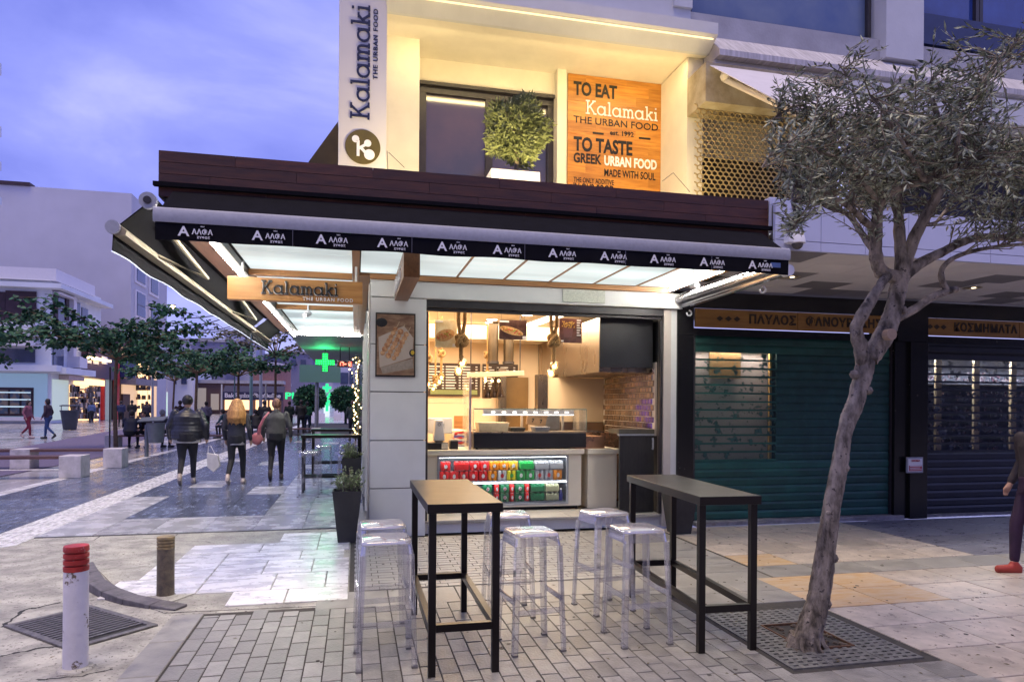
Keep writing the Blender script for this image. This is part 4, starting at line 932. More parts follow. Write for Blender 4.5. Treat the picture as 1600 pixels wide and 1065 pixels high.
# sliding window
x0, x1 = xa(655), xa(866)
wb = MB(); zt = wz0-.02
for a in ((x0, x1, zt-.12, zt), (x0, x0+.1, 3.5, zt-.12), (x1-.09, x1, 3.5, zt-.12), ((x0+x1)/2-.03, (x0+x1)/2+.07, 3.5, zt-.12)): wb.box(a[0], a[1], 9.43, 9.52, a[2], a[3])
wb.box(x0-.0, x1, 9.37, 9.395, zt-.03, zt+.02)
wf = wb.build('window_frame', m_frame, up_, bevel=.004)
wbox('window_pane', x0+.1, (x0+x1)/2-.03, 9.47, 9.48, 3.5, zt-.12, M('dusk_window', (.10, .07, .10), .08, scale=.8, col2=(.05, .05, .09), spec=.8), up_)
wbox('window_pane', (x0+x1)/2+.07, x1-.09, 9.49, 9.50, 3.5, zt-.12, M('dusk_window', (.08, .06, .08), .08), up_)
wbox('upper_wall', .2, 4.36, 8.42, 9.2, CZ+.275, 11, m_lil, up_)
wbox('side_wall', .18, .30, 9.1, 15.6, 3.5, 11, m_lil, up_)
b = MB(); P_ = [AY(482, 253, 9.2), AY(528, 190, 9.2), AY(532, 262, 9.2)]; b.prism([(p.x, p.z) for p in P_], 9.2, 13, 'y'); o = b.build('side_awning', M('brown_awning', (.06, .04, .015), .7), None)
tag(o, 'dark brown sloping side awning behind the tall vertical sign', 'awning')
# potted olive on the terrace
def leafmesh(name, leaves, mat):
    """leaves: (pos, dir, up, length, width)"""
    v = []; f = []
    for p, d, u, l, w_ in leaves:
        s_ = d.cross(u); s_ = s_.normalized()*w_/2 if s_.length > 1e-6 else Vector((w_/2, 0, 0)); n = len(v); fold = u*w_*.18
        v += [tuple(p), tuple(p+d*l*.45+s_+fold), tuple(p+d*l), tuple(p+d*l*.45-s_+fold)]
        f += [(n, n+1, n+2), (n, n+2, n+3)]
    return v, f
m_olive = M('olive_leaf', (.42, .46, .32), .42, spec=.5, scale=26, col2=(.045, .06, .035), lo=.42, hi=.60)  # pale and dark leaf tones imitate lit and shaded leaves
m_olive_w = M('topiary_leaf', (.20, .23, .09), .5, scale=14, col2=(.07, .09, .035), lo=.3, hi=.7)
m_bark = M('olive_bark', (.33, .28, .22), .85, scale=14, col2=(.05, .04, .028), stretch=(1, 1, .4), bump=1.0, bscale=34, lo=.36, hi=.62, speck=((.05, .04, .035), 30, .60))
m_twig = M('twig_bark', (.20, .16, .12), .85, scale=12, var=.4)
m_potw = M('pale_planter', (.62, .60, .68), .5, scale=3, var=.06)
c = AY(805, 205, 8.05); t = thing('potted_olive', 'round clipped olive bush in a pale square planter on the terrace', 'potted plant', (c.x, c.y, 3.7))
rad = 55*8.05/1035; Rg = random.Random(11)
zb_ = AY(805, 262, 8.05).z
x0, x1 = AY(761, 270, 7.95).x+.02, AY(844, 270, 7.95).x
wbox('planter', x0+.03, x1, 7.95, 8.30, 3.45, AY(800, 265, 7.95).z, m_potw, t, bevel=.008)
b = MB(); b.path([(c.x, c.y, zb_-.3), (c.x+.02, c.y, zb_+.1), (c.x-.01, c.y, c.z-.1), (c.x, c.y, c.z+.2)], [.03, .028, .022, .01], 8)
for i in range(26):
    d = Vector((Rg.gauss(0, 1), Rg.gauss(0, 1), Rg.gauss(.3, .8))).normalized(); b.path([(c.x, c.y, c.z-.15), Vector(c)+d*rad*.5+Vector((0, 0, .03)), Vector(c)+d*rad*.9], [.010, .006, .002], 5)
b.build('stem', m_twig, t)
lv = []
for i in range(5600):
    d = Vector((Rg.gauss(0, 1), Rg.gauss(0, 1), Rg.gauss(0, 1))).normalized(); r_ = rad*(Rg.random()**.33)*(.86+.14*sin(5*d.x+3)*cos(4*d.z)+Rg.uniform(-.06, .08))
    p = Vector(c)+Vector((d.x, d.y, d.z*1.02))*r_; dd = (d*.7+Vector((Rg.gauss(0, .6), Rg.gauss(0, .6), Rg.gauss(.2, .6)))).normalized()
    lv.append((p, dd, dd.orthogonal().normalized(), Rg.uniform(.05, .085), Rg.uniform(.018, .028)))
v, f = leafmesh('x', lv, None); b = MB(); b.add(v, f); b.build('foliage', m_olive_w, t, kind='stuff')
# stay wires
def cable(pts, r_, label, mat=None):
    b = MB(); b.path(pts, r_, 5); return tag(b.build('cable', mat or m_frame, None), label, 'cable')
for i, (a, c_) in enumerate((((605, 236), (606, 268)), ((607, 238), (632, 262)), ((1035, 283), (1052, 270)), ((1052, 270), (1078, 300)))):
    cable([AY(*a, 8.2), AY(*c_, 8.2 if i else 8.0)], .004, ['short vertical stay wire at the foot of the vertical sign', 'slanted stay wire beside the vertical sign', 'short stay wire right of the slogan board', 'long slanted stay wire at the terrace right end'][i])
# ================================================================== right building
rb = thing('arcade_building', 'dark granite shop arcade with a tiled soffit and pale balcony front', 'building', (9, 8.4, 0))
m_gr = M('speckled_black_granite', (.012, .012, .013), .22, scale=8, var=.3, speck=((.35, .33, .30), 26, .69))
m_pb = M('balcony_panel', (.55, .58, .74), .45, scale=2, var=.05)
m_soff = M('soffit_tile_light', (.80, .77, .75), .6, scale=3, var=.08, rnd=.05)
m_soffd = M('soffit_tile_dark', (.27, .26, .27), .55, scale=4, var=.15, rnd=.1)
wbox('granite_pillar', 4.205, 4.44, 8.42, 8.9, 0, 2.56, m_gr, rb); wbox('granite_pillar', 4.205, 4.44, 8.42, 8.9, 2.566, 3.15, m_gr, rb)
wbox('granite_pillar', 7.60, 7.82, 8.38, 8.9, 0, 2.56, m_gr, rb); wbox('granite_pillar', 7.824, 8.12, 8.33, 8.9, 0, 2.56, m_gr, rb); wbox('granite_pillar', 7.60, 8.12, 8.33, 8.9, 2.566, 3.15, m_gr, rb)
wbox('granite_lintel', 4.442, 7.598, 8.40, 8.7, 2.93, 3.15, m_gr, rb); wbox('granite_lintel', 4.442, 7.598, 8.42, 8.7, 2.56, 2.66, m_gr, rb)
wbox('granite_lintel', 8.122, 16, 8.40, 8.7, 2.93, 3.15, m_gr, rb); wbox('granite_lintel', 8.122, 16, 8.42, 8.7, 2.56, 2.66, m_gr, rb)
wbox('stone_sill', 4.442, 7.72, 8.32, 8.6, 0, .055, m_kerb, rb, bevel=.004); wbox('stone_sill', 8.122, 16, 8.40, 8.6, 0, .03, m_kerb, rb)
m_ssign = M('ochre_sign_panel', (.36, .19, .045), .45, scale=2, col2=(.26, .13, .03), stretch=(1, 1, 8))
m_slet = M('dark_letters', (.05, .035, .02), .6, var=.4)
for (a, c_, s_) in ((4.46, 6.02, 'ΠΑΥΛΟΣ'), (6.03, 7.59, 'ΦΑΝΟΥΡΑΚΗΣ'), (8.13, 9.86, 'ΚΟΣΜΗΜΑΤΑ'), (9.87, 11.6, 'ΒΕΡΕΣ')):
    wbox('sign_panel', a, c_, 8.42, 8.45, 2.675, 2.925, m_ssign, rb)
    n0 = 4 if s_ in ('ΠΑΥΛΟΣ', 'ΚΟΣΜΗΜΑΤΑ') else 0
    x_ = a+.12
    if n0:
        b = MB()
        for i in range(3):
            q = a+.36+i*.13 if s_ == 'ΠΑΥΛΟΣ' else a+.10+i*.12; b.prism([(q-.05, 2.80), (q, 2.765), (q+.05, 2.80), (q, 2.835)], 8.408, 8.418, 'y')
        b.build('diamond_mark', m_slet, rb); x_ = a+(.80 if s_ == 'ΠΑΥΛΟΣ' else .52)
    put_text('sign_word', s_, x_, 8.414, 2.80, .165, m_slet, rb, bold=.006, align='LEFT', spacing=1.1)
def shutter(x0, x1, z0, z1, zl0, zl1, xl1, label, mats, step=.114):
    t = thing('roller_shutter', label, 'shutter', ((x0+x1)/2, 8.47, z0))
    for q_ in (x0, x1-.03): b = MB(); b.box(q_, q_+.03, 8.43, 8.50, z0, z1); b.build('guide_rail', m_frame, t)
    wbox('backing_plate', x0+.031, x1-.031, 8.50, 8.505, z0, zl0-.02, m_frame, t); wbox('backing_plate', x0+.031, x1-.031, 8.50, 8.505, zl1+.05, z1, m_frame, t)
    z = z0; k = 0
    xs_ = x0+.032; xe = x1-.032
    prof = lambda a, c_: [(8.462, a+.004), (8.455, a+.02), (8.455, c_-.03), (8.468, c_+.002), (8.478, c_+.002), (8.470, c_-.03), (8.470, a+.02), (8.475, a+.004)]
    while z < z1-.01:
        c_ = min(z+step, z1)
        if zl0 <= z and c_ <= zl1+.02 and xl1 < xe:
            b = MB(); b.prism(prof(z, c_), xl1, xe, 'x'); b.build('slat', mats[1] if (z < zl1) else mats[0], t)
            b = MB(); b.prism(prof(z, c_), xs_, xl1-.001, 'x'); q_ = b.build('slat', mats[2], t); b = MB(); b.box(xs_, xl1-.002, 8.444, 8.452, z+.004, z+.030); b.build('slat_edge', mats[0], q_)
        else:
            b = MB(); b.prism(prof(z, c_), xs_, xe, 'x'); b.build('slat', mats[2] if (zl0 <= z and c_ <= zl1+.02) else mats[0], t)
            if zl0 <= z and c_ <= zl1+.02: b = MB(); b.box(xs_, xe, 8.444, 8.452, z+.004, z+.034); b.build('slat_edge', mats[0], t)
        z += step; k += 1
    return t
def perf(name, col, op, blot):
    """perforated slat: fine punched holes and flaked dirt blotches"""
    m = M(name, col, .45, scale=4, var=.3); nt = m.node_tree; L = nt.links; bs = nt.nodes['Principled BSDF']; o = nt.nodes['Material Output']
    tc = nt.nodes.new('ShaderNodeTexCoord'); tr = nt.nodes.new('ShaderNodeBsdfTransparent'); mx = nt.nodes.new('ShaderNodeMixShader')
    n1 = _n(nt, 'ShaderNodeTexNoise', Scale=blot, Detail=6.0, Roughness=.65); L.new(tc.outputs['Object'], n1.inputs['Vector'])
    r_ = nt.nodes.new('ShaderNodeMapRange'); r_.inputs['From Min'].default_value = .57; r_.inputs['From Max'].default_value = .60; r_.inputs['To Min'].default_value = op; r_.inputs['To Max'].default_value = .03
    L.new(n1.outputs['Fac'], r_.inputs['Value']); L.new(r_.outputs[0], mx.inputs[0]); L.new(bs.outputs[0], mx.inputs[1]); L.new(tr.outputs[0], mx.inputs[2]); L.new(mx.outputs[0], o.inputs[0]); return m
m_tg = M('green_shutter', (.012, .085, .070), .5, scale=2.5, var=.45, rnd=.22, bump=.1, bscale=20, rvar=.1)
m_dk = M('navy_shutter', (.012, .016, .030), .4, scale=3, var=.3)
shutter(4.442, 7.598, .057, 2.56, .75, 2.36, 5.72, 'dark green roller shutter left of the leaning olive trunk', (m_tg, perf('green_perforated_dim', (.012, .07, .065), .12, 9), perf('green_perforated', (.03, .09, .08), .74, 7)))
shutter(8.122, 12.4, .035, 2.56, .92, 2.34, 99, 'dark roller shutter over a lit jewellery window at the right edge', (m_dk, m_dk, perf('navy_perforated', (.03, .04, .06), .82, 6)))
# show windows behind the shutters
sw = thing('show_window', 'dimly lit shop window seen through the green shutter', 'window', (6, 8.6, .6))
wbox('back_panel', 4.50, 5.75, 8.70, 8.72, .70, 2.40, M('display_paper', (.46, .40, .37), .8, scale=1.5, var=.1), sw); wbox('frame_post', 5.70, 5.735, 8.58, 8.62, .65, 2.42, M('oak_post', (.5, .28, .09), .5), sw)
wbox('amber_panel', 4.80, 5.28, 8.64, 8.66, 2.0, 2.36, M('amber_board', (.30, .17, .06), .6), sw)
wbox('dark_backing', 5.76, 7.58, 8.80, 8.84, .2, 2.5, M('shop_dark', (.02, .03, .05), .5, scale=2, var=.5), sw); wbox('side_panel', 6.1, 6.7, 8.66, 8.68, .8, 2.3, M('dim_board', (.07, .06, .055), .6), sw)
wbox('window_lamp', 4.55, 5.7, 8.60, 8.62, 2.42, 2.45, EM('window_lamp_glow', (1, .85, .72), 5), sw)
sw = thing('show_window', 'jewellery window with trays of small glinting pieces at the right edge', 'window', (10, 8.7, .6))
wbox('back_panel', 8.14, 12.4, 9.1, 9.12, .5, 2.5, M('window_blue', (.14, .16, .22), .6, scale=3, var=.4), sw)
for x_ in (8.55, 9.25, 9.95, 10.65, 11.35): wbox('frame_post', x_, x_+.10, 8.62, 8.66, .8, 2.42, M('pine_post', (.48, .36, .22), .5), sw)
wbox('window_lamp', 8.2, 12.3, 8.62, 8.66, 2.44, 2.46, EM('window_lamp_cool', (.85, .88, 1), 4), sw)
b = MB(); rg = random.Random(5)
for i in range(700): x_, z_ = rg.uniform(8.16, 12.3), rg.choice((.95, 1.2, 1.45, 1.7, 2.0))+rg.uniform(0, .14); b.box(x_, x_+rg.uniform(.01, .05), 8.8+.1*(i % 3), 8.81+.1*(i % 3)+.01, z_, z_+rg.uniform(.02, .06))
b.build('jewellery_display', M('glints', (.75, .72, .78), .2, metal=.6, scale=30, col2=(.22, .10, .16), lo=.4, hi=.6), sw, kind='stuff')
for z_ in (.93, 1.18, 1.43, 1.68, 1.98): wbox('shelf', 8.16, 12.3, 8.75, 9.09, z_-.02, z_-.005, m_frame, sw)
t = thing('wall_notice', 'small framed red and white notice on the black pillar', 'notice', (7.97, 8.32, 1.0)); p, q = AY(1416, 714, 8.32), AY(1441, 738, 8.32)
wbox('frame', p.x, q.x, 8.305, 8.328, q.z, p.z, m_grey, t, bevel=.003); wbox('paper', p.x+.02, q.x-.02, 8.299, 8.304, q.z+.02, p.z-.02, m_lite, t)
wbox('red_field', p.x+.03, q.x-.03, 8.295, 8.298, q.z+.03, (q.z+p.z)/2-.005, M('notice_red', (.55, .04, .04), .5), t)
put_text('notice_word', 'ΕΝΟΙΚΙΑΖΕΤΑΙ'[:7], (p.x+q.x)/2, 8.292, p.z-.05, .036, M('notice_red', (.5, .03, .03), .5), t, depth=.002, bold=.001)
b = MB()
for k in range(3): b.box(p.x+.04, q.x-.04-.02*(k % 2), 8.291, 8.294, q.z+.045+k*.025, q.z+.055+k*.025)
b.build('notice_line', m_lite, t)
# soffit tiles (checker of light and a few dark)
st = boxmesh('soffit_tile', .592, .456, .012, m_soff); sd_ = boxmesh('soffit_tile', .592, .456, .012, m_soffd)
darks = {(0, 0), (1, 2), (2, 3), (5, 1), (5, 2), (3, 4), (8, 2), (7, 3), (8, 4), (11, 1), (4, 4)}
for i in range(20):
    for j in range(5):
        x_, y_ = 4.45+i*.60+(.25 if j % 2 else 0), 6.38+j*.46
        if x_-.3 < 4.1: continue
        piece('soffit_tile', sd_ if (i, j) in darks else st, (x_, y_, 3.195), rb)
wbox('soffit_backing', 4.12, 16.4, 6.16, 8.4, 3.205, 3.25, m_dkjoint, rb)
for i, (x_, y_) in enumerate(((5.16, 7.35), (7.9, 7.4), (10.6, 7.4))):
    b = MB(); b.lathe([(.10, 0), (.115, -.006), (.085, -.008), (.08, .012)], (x_, y_, 3.188), 20); b.build('downlight_ring', M('brass_ring', (.5, .42, .28), .35, metal=.6), rb, smooth=True)
    b = MB(); b.lathe([(.03, 0), (.025, -.01)], (x_+.02, y_, 3.192), 10); b.build('downlight_bulb', EM('dim_bulb', (1, .8, .5), 2.5), rb)
for i in range(24):
    x_ = 4.10+i*.53; wbox('balcony_panel', x_+.003, x_+.527, 6.10, 6.14, 3.29, 3.665, m_pb, rb); wbox('balcony_trim', x_+.003, x_+.527, 6.10, 6.14, 3.19, 3.283, m_pb, rb)
wbox('balcony_core', 4.12, 16.4, 6.142, 6.18, 3.2, 3.65, m_dkjoint, rb); wbox('balcony_floor', 4.34, 16.4, 6.19, 12, 3.26, 3.35, m_conc, rb)
wbox('balcony_end', 4.10, 4.36, 6.19, 6.6, 3.36, 3.74, m_pb, rb, bevel=.01)
# mesh screen: hexagonal expanded metal before a pale room
ms = thing('mesh_screen', 'gold lit hexagonal metal mesh screen behind the olive crown', 'screen', (5.6, 8.2, 3.4))
b = MB(); hw = .042; x_0, x_1, z_0, z_1 = 4.36, 7.3, 3.36, 5.55
row = 0; z_ = z_0
def seg(a, c_):
    d = (c_-a).normalized(); n = Vector((-d.z, 0, d.x))*.0075; k = [a+n, a-n, c_-n, c_+n]
    b.add([tuple(p) for p in k]+[(p.x, p.y+.012, p.z) for p in k], [(0, 1, 2, 3), (7, 6, 5, 4), (0, 3, 7, 4), (1, 5, 6, 2)])
while z_ < z_1:
    x_ = x_0+(hw if row % 2 else 0)
    while x_ < x_1:
        a = Vector((x_, 8.2, z_)); seg(a, Vector((x_, 8.2, z_+hw*.9))); seg(Vector((x_, 8.2, z_+hw*.9)), Vector((x_+hw, 8.2, z_+hw*1.35))); seg(Vector((x_, 8.2, z_+hw*.9)), Vector((x_-hw, 8.2, z_+hw*1.35))); x_ += 2*hw
    z_ += hw*1.35; row += 1
b.build('hex_mesh', M('brass_mesh', (.45, .34, .16), .45, metal=.3, scale=6, var=.3), ms)
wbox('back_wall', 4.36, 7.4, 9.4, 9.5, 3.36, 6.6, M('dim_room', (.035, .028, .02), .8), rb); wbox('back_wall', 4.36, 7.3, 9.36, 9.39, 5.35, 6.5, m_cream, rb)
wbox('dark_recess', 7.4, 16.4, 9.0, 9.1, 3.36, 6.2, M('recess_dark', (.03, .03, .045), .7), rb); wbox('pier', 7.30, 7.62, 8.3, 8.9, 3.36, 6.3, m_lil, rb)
wbox('inner_ceiling', 4.63, 7.4, 8.52, 9.36, 6.2, 6.3, m_cream, rb); wbox('end_fin', 4.37, 4.60, 8.52, 9.35, 3.5, 6.34, m_cream, rb)
wbox('concrete_beam', 4.36, 6.4, 8.0, 8.5, 5.52, 6.03, M('raw_concrete', (.36, .31, .22), .85, scale=5, col2=(.24, .19, .11), bump=.5, bscale=30), rb)
wbox('upper_beam', 6.42, 16.4, 8.0, 8.5, 5.7, 6.055, m_lil, rb)
b = MB(); b.prism([(8.10, 6.20), (8.10, 6.28), (8.45, 6.62), (8.6, 6.62), (8.6, 6.20)], 4.61, 16.4, 'x'); b.build('sloping_ledge', M('streaked_ledge', (.55, .53, .56), .75, scale=5, var=.35, stretch=(5, .6, .6), bump=.2), rb)
b = MB(); b.prism([(8.22, 6.195), (8.22, 6.06), (8.6, 6.06), (8.6, 6.195)], 4.61, 16.4, 'x'); b.build('lower_ledge', m_lil, rb)
# retractable awning over the mesh
t = thing('terrace_awning', 'pale half open awning under the concrete beam near the olive crown', 'awning', (5.2, 7.5, 5.2))
b = MB(); A_, B_ = (8.0, 5.98), (6.35, 4.75); b.prism([(A_[0], A_[1]), (B_[0], B_[1]), (B_[0], B_[1]+.012), (A_[0], A_[1]+.012)], 4.42, 5.9, 'x'); b.build('cloth', M('pale_cloth', (.60, .58, .62), .8, var=.08), t)
b = MB(); b.path([(4.60, 7.95, 5.80), (4.60, 6.42, 4.72)], .035, 8); b.path([(4.42, 6.35, 4.74), (5.9, 6.35, 4.74)], .04, 8); b.ball((4.58, 7.9, 5.82), .07, 8); b.build('arm', m_beigefr, t, smooth=True)
# first floor windows above the ledge
fw_ = thing('upper_facade', 'blue grey upper facade with dark framed windows at the top right', 'facade', (9, 8.6, 7)); 
wbox('wall_strip', 4.37, 16.4, 8.46, 8.8, 6.622, 6.93, m_conc, fw_)
def xq(px): return AY(px, 40, 8.45).x
wbox('pier', xq(1050), xq(1078), 8.38, 8.8, 6.932, 10, m_lil, fw_); wbox('pier', xq(1376), xq(1434), 8.34, 8.8, 6.625, 10, m_lil, fw_)
def fwin(x0, x1, z0, z1, mat, label=None):
    wbox('window_pane', x0+.06, x1-.06, 8.62, 8.64, z0+.06, z1, mat, fw_)
    b = MB(); b.box(x0, x1, 8.56, 8.66, z0, z0+.06); b.box(x0, x0+.06, 8.56, 8.66, z0+.06, z1); b.box(x1-.06, x1, 8.56, 8.66, z0+.06, z1); b.build('window_frame', m_frame, fw_)
fwin(xq(1080), xq(1370), 6.935, 10, M('grey_blue_glass', (.14, .18, .26), .16, scale=.7, col2=(.05, .09, .22), spec=.8))
fwin(xq(1436), xq(1540), 6.935, 10, M('blue_glass', (.03, .07, .30), .1, scale=.9, col2=(.015, .03, .16), spec=.8)); fwin(xq(1541), 16, 6.935, 10, M('blue_glass', (.03, .07, .30), .1))
wbox('spandrel', xq(1436), 16, 8.50, 8.555, 7.0, 7.45, M('spandrel_dark', (.02, .03, .10), .3), fw_)
# dome camera at the canopy end
p = AY(1246, 380, 6.05); t = thing('dome_camera', 'white dome security camera hanging by the balcony corner', 'camera', p)
b = MB(); b.lathe([(.02, .11), (.06, .09), (.075, .03), (.078, .0), (.07, -.005)], p, 18); b.build('housing', m_lite, t, smooth=True)
b = MB(); b.ball((p.x, p.y, p.z-.005), .058, 14); b.build('dome', M('smoked_dome', (.10, .09, .08), .1), t, smooth=True)
b = MB(); b.box(p.x-.12, p.x-.07, p.y-.03, p.y+.06, p.z, p.z+.11); b.path([(p.x-.09, p.y, p.z+.08), (p.x, p.y, p.z+.10)], .02, 6); b.build('bracket', m_lite, t, bevel=.004)
# ================================================================== awnings
aw = thing('front_awning', 'black front awning with a grey bar and beer brand lettering', 'awning', (1.3, 5.9, 3.0), group=None)
b = MB(); b.prism([(6.17, 3.36), (5.80, 3.115), (5.80, 3.10), (6.17, 3.345)], -1.49, 3.99, 'x'); b.build('cloth', m_navy, aw)
prof = [(5.745, 3.02), (5.742, 3.07), (5.752, 3.105), (5.775, 3.118), (5.80, 3.112), (5.815, 3.08), (5.815, 3.005), (5.75, 3.0)]
b = MB(); b.prism(prof, -1.53, 4.03, 'x'); b.build('front_bar', m_grey, aw, smooth=True)
b = MB(); nseg = 60
top = [(-1.515+i*5.53/nseg, 5.757+.004*sin(i*.9), 3.0) for i in range(nseg+1)]; bot = [(x, 5.752+.010*sin(i*.55+1), 2.862+.004*sin(i*.7)) for i, (x, y, z) in enumerate(top)]
vs = top+bot+[(x, y+.004, z) for x, y, z in top]+[(x, y+.004, z) for x, y, z in bot]; n1 = nseg+1
b.add(vs, [(i, n1+i, n1+i+1, i+1) for i in range(nseg)]+[(2*n1+i, 2*n1+i+1, 3*n1+i+1, 3*n1+i) for i in range(nseg)]+[(n1+i, 3*n1+i, 3*n1+i+1, n1+i+1) for i in range(nseg)])
val = b.build('valance', m_navy, aw, smooth=True)
for x_ in (-.5, 1.42, 2.35, .45, 3.2): b = MB(); b.box(x_, x_+.004, 5.735, 5.742, 2.865, 2.997); b.build('seam', M('seam_grey', (.12, .12, .16), .7), val)
pxs = [278, 394, 494, 590, 684, 771, 858, 939, 1017, 1095, 1171]
for k, px in enumerate(pxs):
    p = AY(px, 365, 5.73); zc = 2.935
    v, f = text_mb('A', .105, .002, 1.1, .004, 'LEFT'); b = MB(); b.add(on_front(v, p.x, 5.737, zc-.006), f)
    v, f = text_mb('ΑΛΦΑ', .056, .0012, .92, .004, 'LEFT', 1.0); b.add(on_front(v, p.x+.098, 5.737, zc-.004), f)
    v, f = text_mb('ΖΥΘΟΣ', .022, .001, 1.1, .004, 'LEFT', 1.2); b.add(on_front(v, p.x+.135, 5.737, zc-.046), f)
    v, f = text_mb('1864', .012, .0003, 1.1, .004, 'LEFT', 1.2); b.add(on_front(v, p.x+.158, 5.737, zc+.040), f)
    b.build('printed_brand', m_lite, val)
p = AY(1205, 418, 5.735); wbox('corner_patch', p.x, p.x+.10, 5.736, 5.741, 2.92, 2.965, M('blue_patch', (.08, .14, .35), .5), val)
sa = thing('side_awning', 'half folded black side awning with cream arms along the left canopy edge', 'awning', (-1.8, 9.5, 3.0))
xb = -1.87
b = MB(); b.prism([(-1.60, 3.24), (xb, 2.99), (xb, 2.978), (-1.60, 3.225)], 6.0, 13.3, 'y'); b.build('cloth', m_navy, sa)
b = MB(); b.path([(-1.62, 5.98, 3.22), (-1.62, 13.4, 3.22)], .05, 14); b.build('roller', m_navy, sa, smooth=True)
b = MB(); b.path([(-1.62, 5.94, 3.21), (-1.62, 5.985, 3.21)], .066, 18); b.build('end_cap', m_grey, sa)
b = MB(); b.path([(-1.62, 5.925, 3.21), (-1.62, 5.94, 3.21)], .03, 12); b.build('bolt', m_frame, sa)
m_crm = M('cream_metal', (.36, .31, .21), .6, metal=0, var=.1)
b = MB(); b.prism([(xb-.02, 2.96), (xb-.02, 3.01), (xb+.02, 3.03), (xb+.09, 2.965), (xb+.08, 2.93), (xb, 2.925)], 5.98, 13.3, 'y'); b.build('front_bar', m_crm, sa, smooth=True)
b = MB(); b.path([(xb-.005, 5.95, 2.985), (xb-.005, 5.98, 2.985)], .055, 14); b.build('bar_cap', m_grey, sa)
for y_ in (6.5, 10.4): b = MB(); b.path([(-1.62, y_, 3.12), (-1.66, y_+1.9, 3.03), (-1.80, y_+.4, 2.96)], .024, 8); b.build('folding_arm', m_crm, sa, smooth=True)
b = MB(); n_ = 40; top = [(xb-.012, 5.99+i*7.3/n_, 2.945) for i in range(n_+1)]; bot = [(xb-.02+.012*sin(i*.8), y, 2.80+.006*sin(i*.9)) for i, (x, y, z) in enumerate(top)]; n1 = n_+1
b.add(top+bot+[(x+.004, y, z) for x, y, z in top]+[(x+.004, y, z) for x, y, z in bot], [(i, i+1, n1+i+1, n1+i) for i in range(n_)]+[(2*n1+i, 3*n1+i, 3*n1+i+1, 2*n1+i+1) for i in range(n_)])
b.build('valance', m_navy, sa, smooth=True)
b = MB(); b.path([(x-.0, y, z) for x, y, z in bot], .006, 5); b.build('white_glow_hem', EM('white_glow_hem', (.75, .8, 1), .55), sa)  # hem given its own glow to show white; it is no lamp
sb = thing('side_awning', 'short farther piece of the black side awning near the street lamp', 'awning', (-1.8, 14.7, 3.0))
b = MB(); b.prism([(xb-.02, 2.93), (xb-.02, 3.0), (xb+.02, 3.02), (xb+.09, 2.95), (xb, 2.925)], 13.55, 15.9, 'y'); b.build('front_bar', m_crm, sb); wbox('valance', xb-.02, xb-.014, 13.55, 15.9, 2.79, 2.925, m_navy, sb)
b = MB(); b.prism([(-1.60, 3.20), (xb, 2.99), (xb, 2.978), (-1.60, 3.19)], 13.55, 15.7, 'y'); b.build('cloth', m_navy, sb); b = MB(); b.path([(xb-.02, 13.55, 2.787), (xb-.02, 15.9, 2.787)], .006, 5); b.build('white_glow_hem', EM('white_glow_hem', (.75, .8, 1), .55), sb)  # the farther hem glows the same way, without any lamp
t = thing('folded_awning_rail', 'shiny steel awning rail with hooks under the right end of the canopy', 'awning rail', (4.3, 7.3, 2.95))
m_shine = M('shiny_metal', (.75, .76, .80), .18, metal=.9, var=.05)
b = MB(); b.path([(4.17, 6.25, 3.02), (4.17, 8.36, 3.02)], .045, 12); b.path([(4.28, 6.2, 2.99), (4.26, 8.36, 2.95)], .05, 12); b.path([(4.22, 6.22, 3.08), (4.22, 8.36, 3.08)], .03, 10); b.build('rail', m_shine, t, smooth=True)
b = MB(); b.path([(4.28, 6.12, 2.99), (4.28, 6.2, 2.99)], .06, 12); b.path([(4.17, 6.15, 3.02), (4.17, 6.25, 3.02)], .05, 12); b.build('end_cap', m_lite, t)
for y_, x_, z_ in ((6.6, 4.29, 2.90), (8.25, 4.28, 2.86)): MB().path([(x_+.035*sin(a*.7), y_, z_-.03+.035*cos(a*.7)) for a in range(8)], .010, 6).build('hook', m_lite, t)
p = AY(1083, 445, 7.2); t = thing('bullet_camera', 'small white bullet camera under the canopy right end', 'camera', p); b = MB(); b.path([(p.x, p.y-.1, p.z-.02), (p.x+.02, p.y+.06, p.z+.0)], [.035, .035], 12); b.path([(p.x+.02, p.y+.03, p.z), (p.x+.02, p.y+.03, 3.17)], .015, 6); b.build('housing', m_lite, t, smooth=True)
p = AY(489, 495, 12.5)
t = thing('bullet_camera', 'tiny white camera hanging behind the long hanging sign', 'camera', (-.9, 11.2, 3.0)); b = MB(); b.path([(-.78, 11.1, 2.98), (-.72, 11.3, 3.04)], .04, 10); b.path([(-.74, 11.28, 3.04), (-.74, 11.28, 3.17)], .015, 6); b.build('housing', m_lite, t, smooth=True)
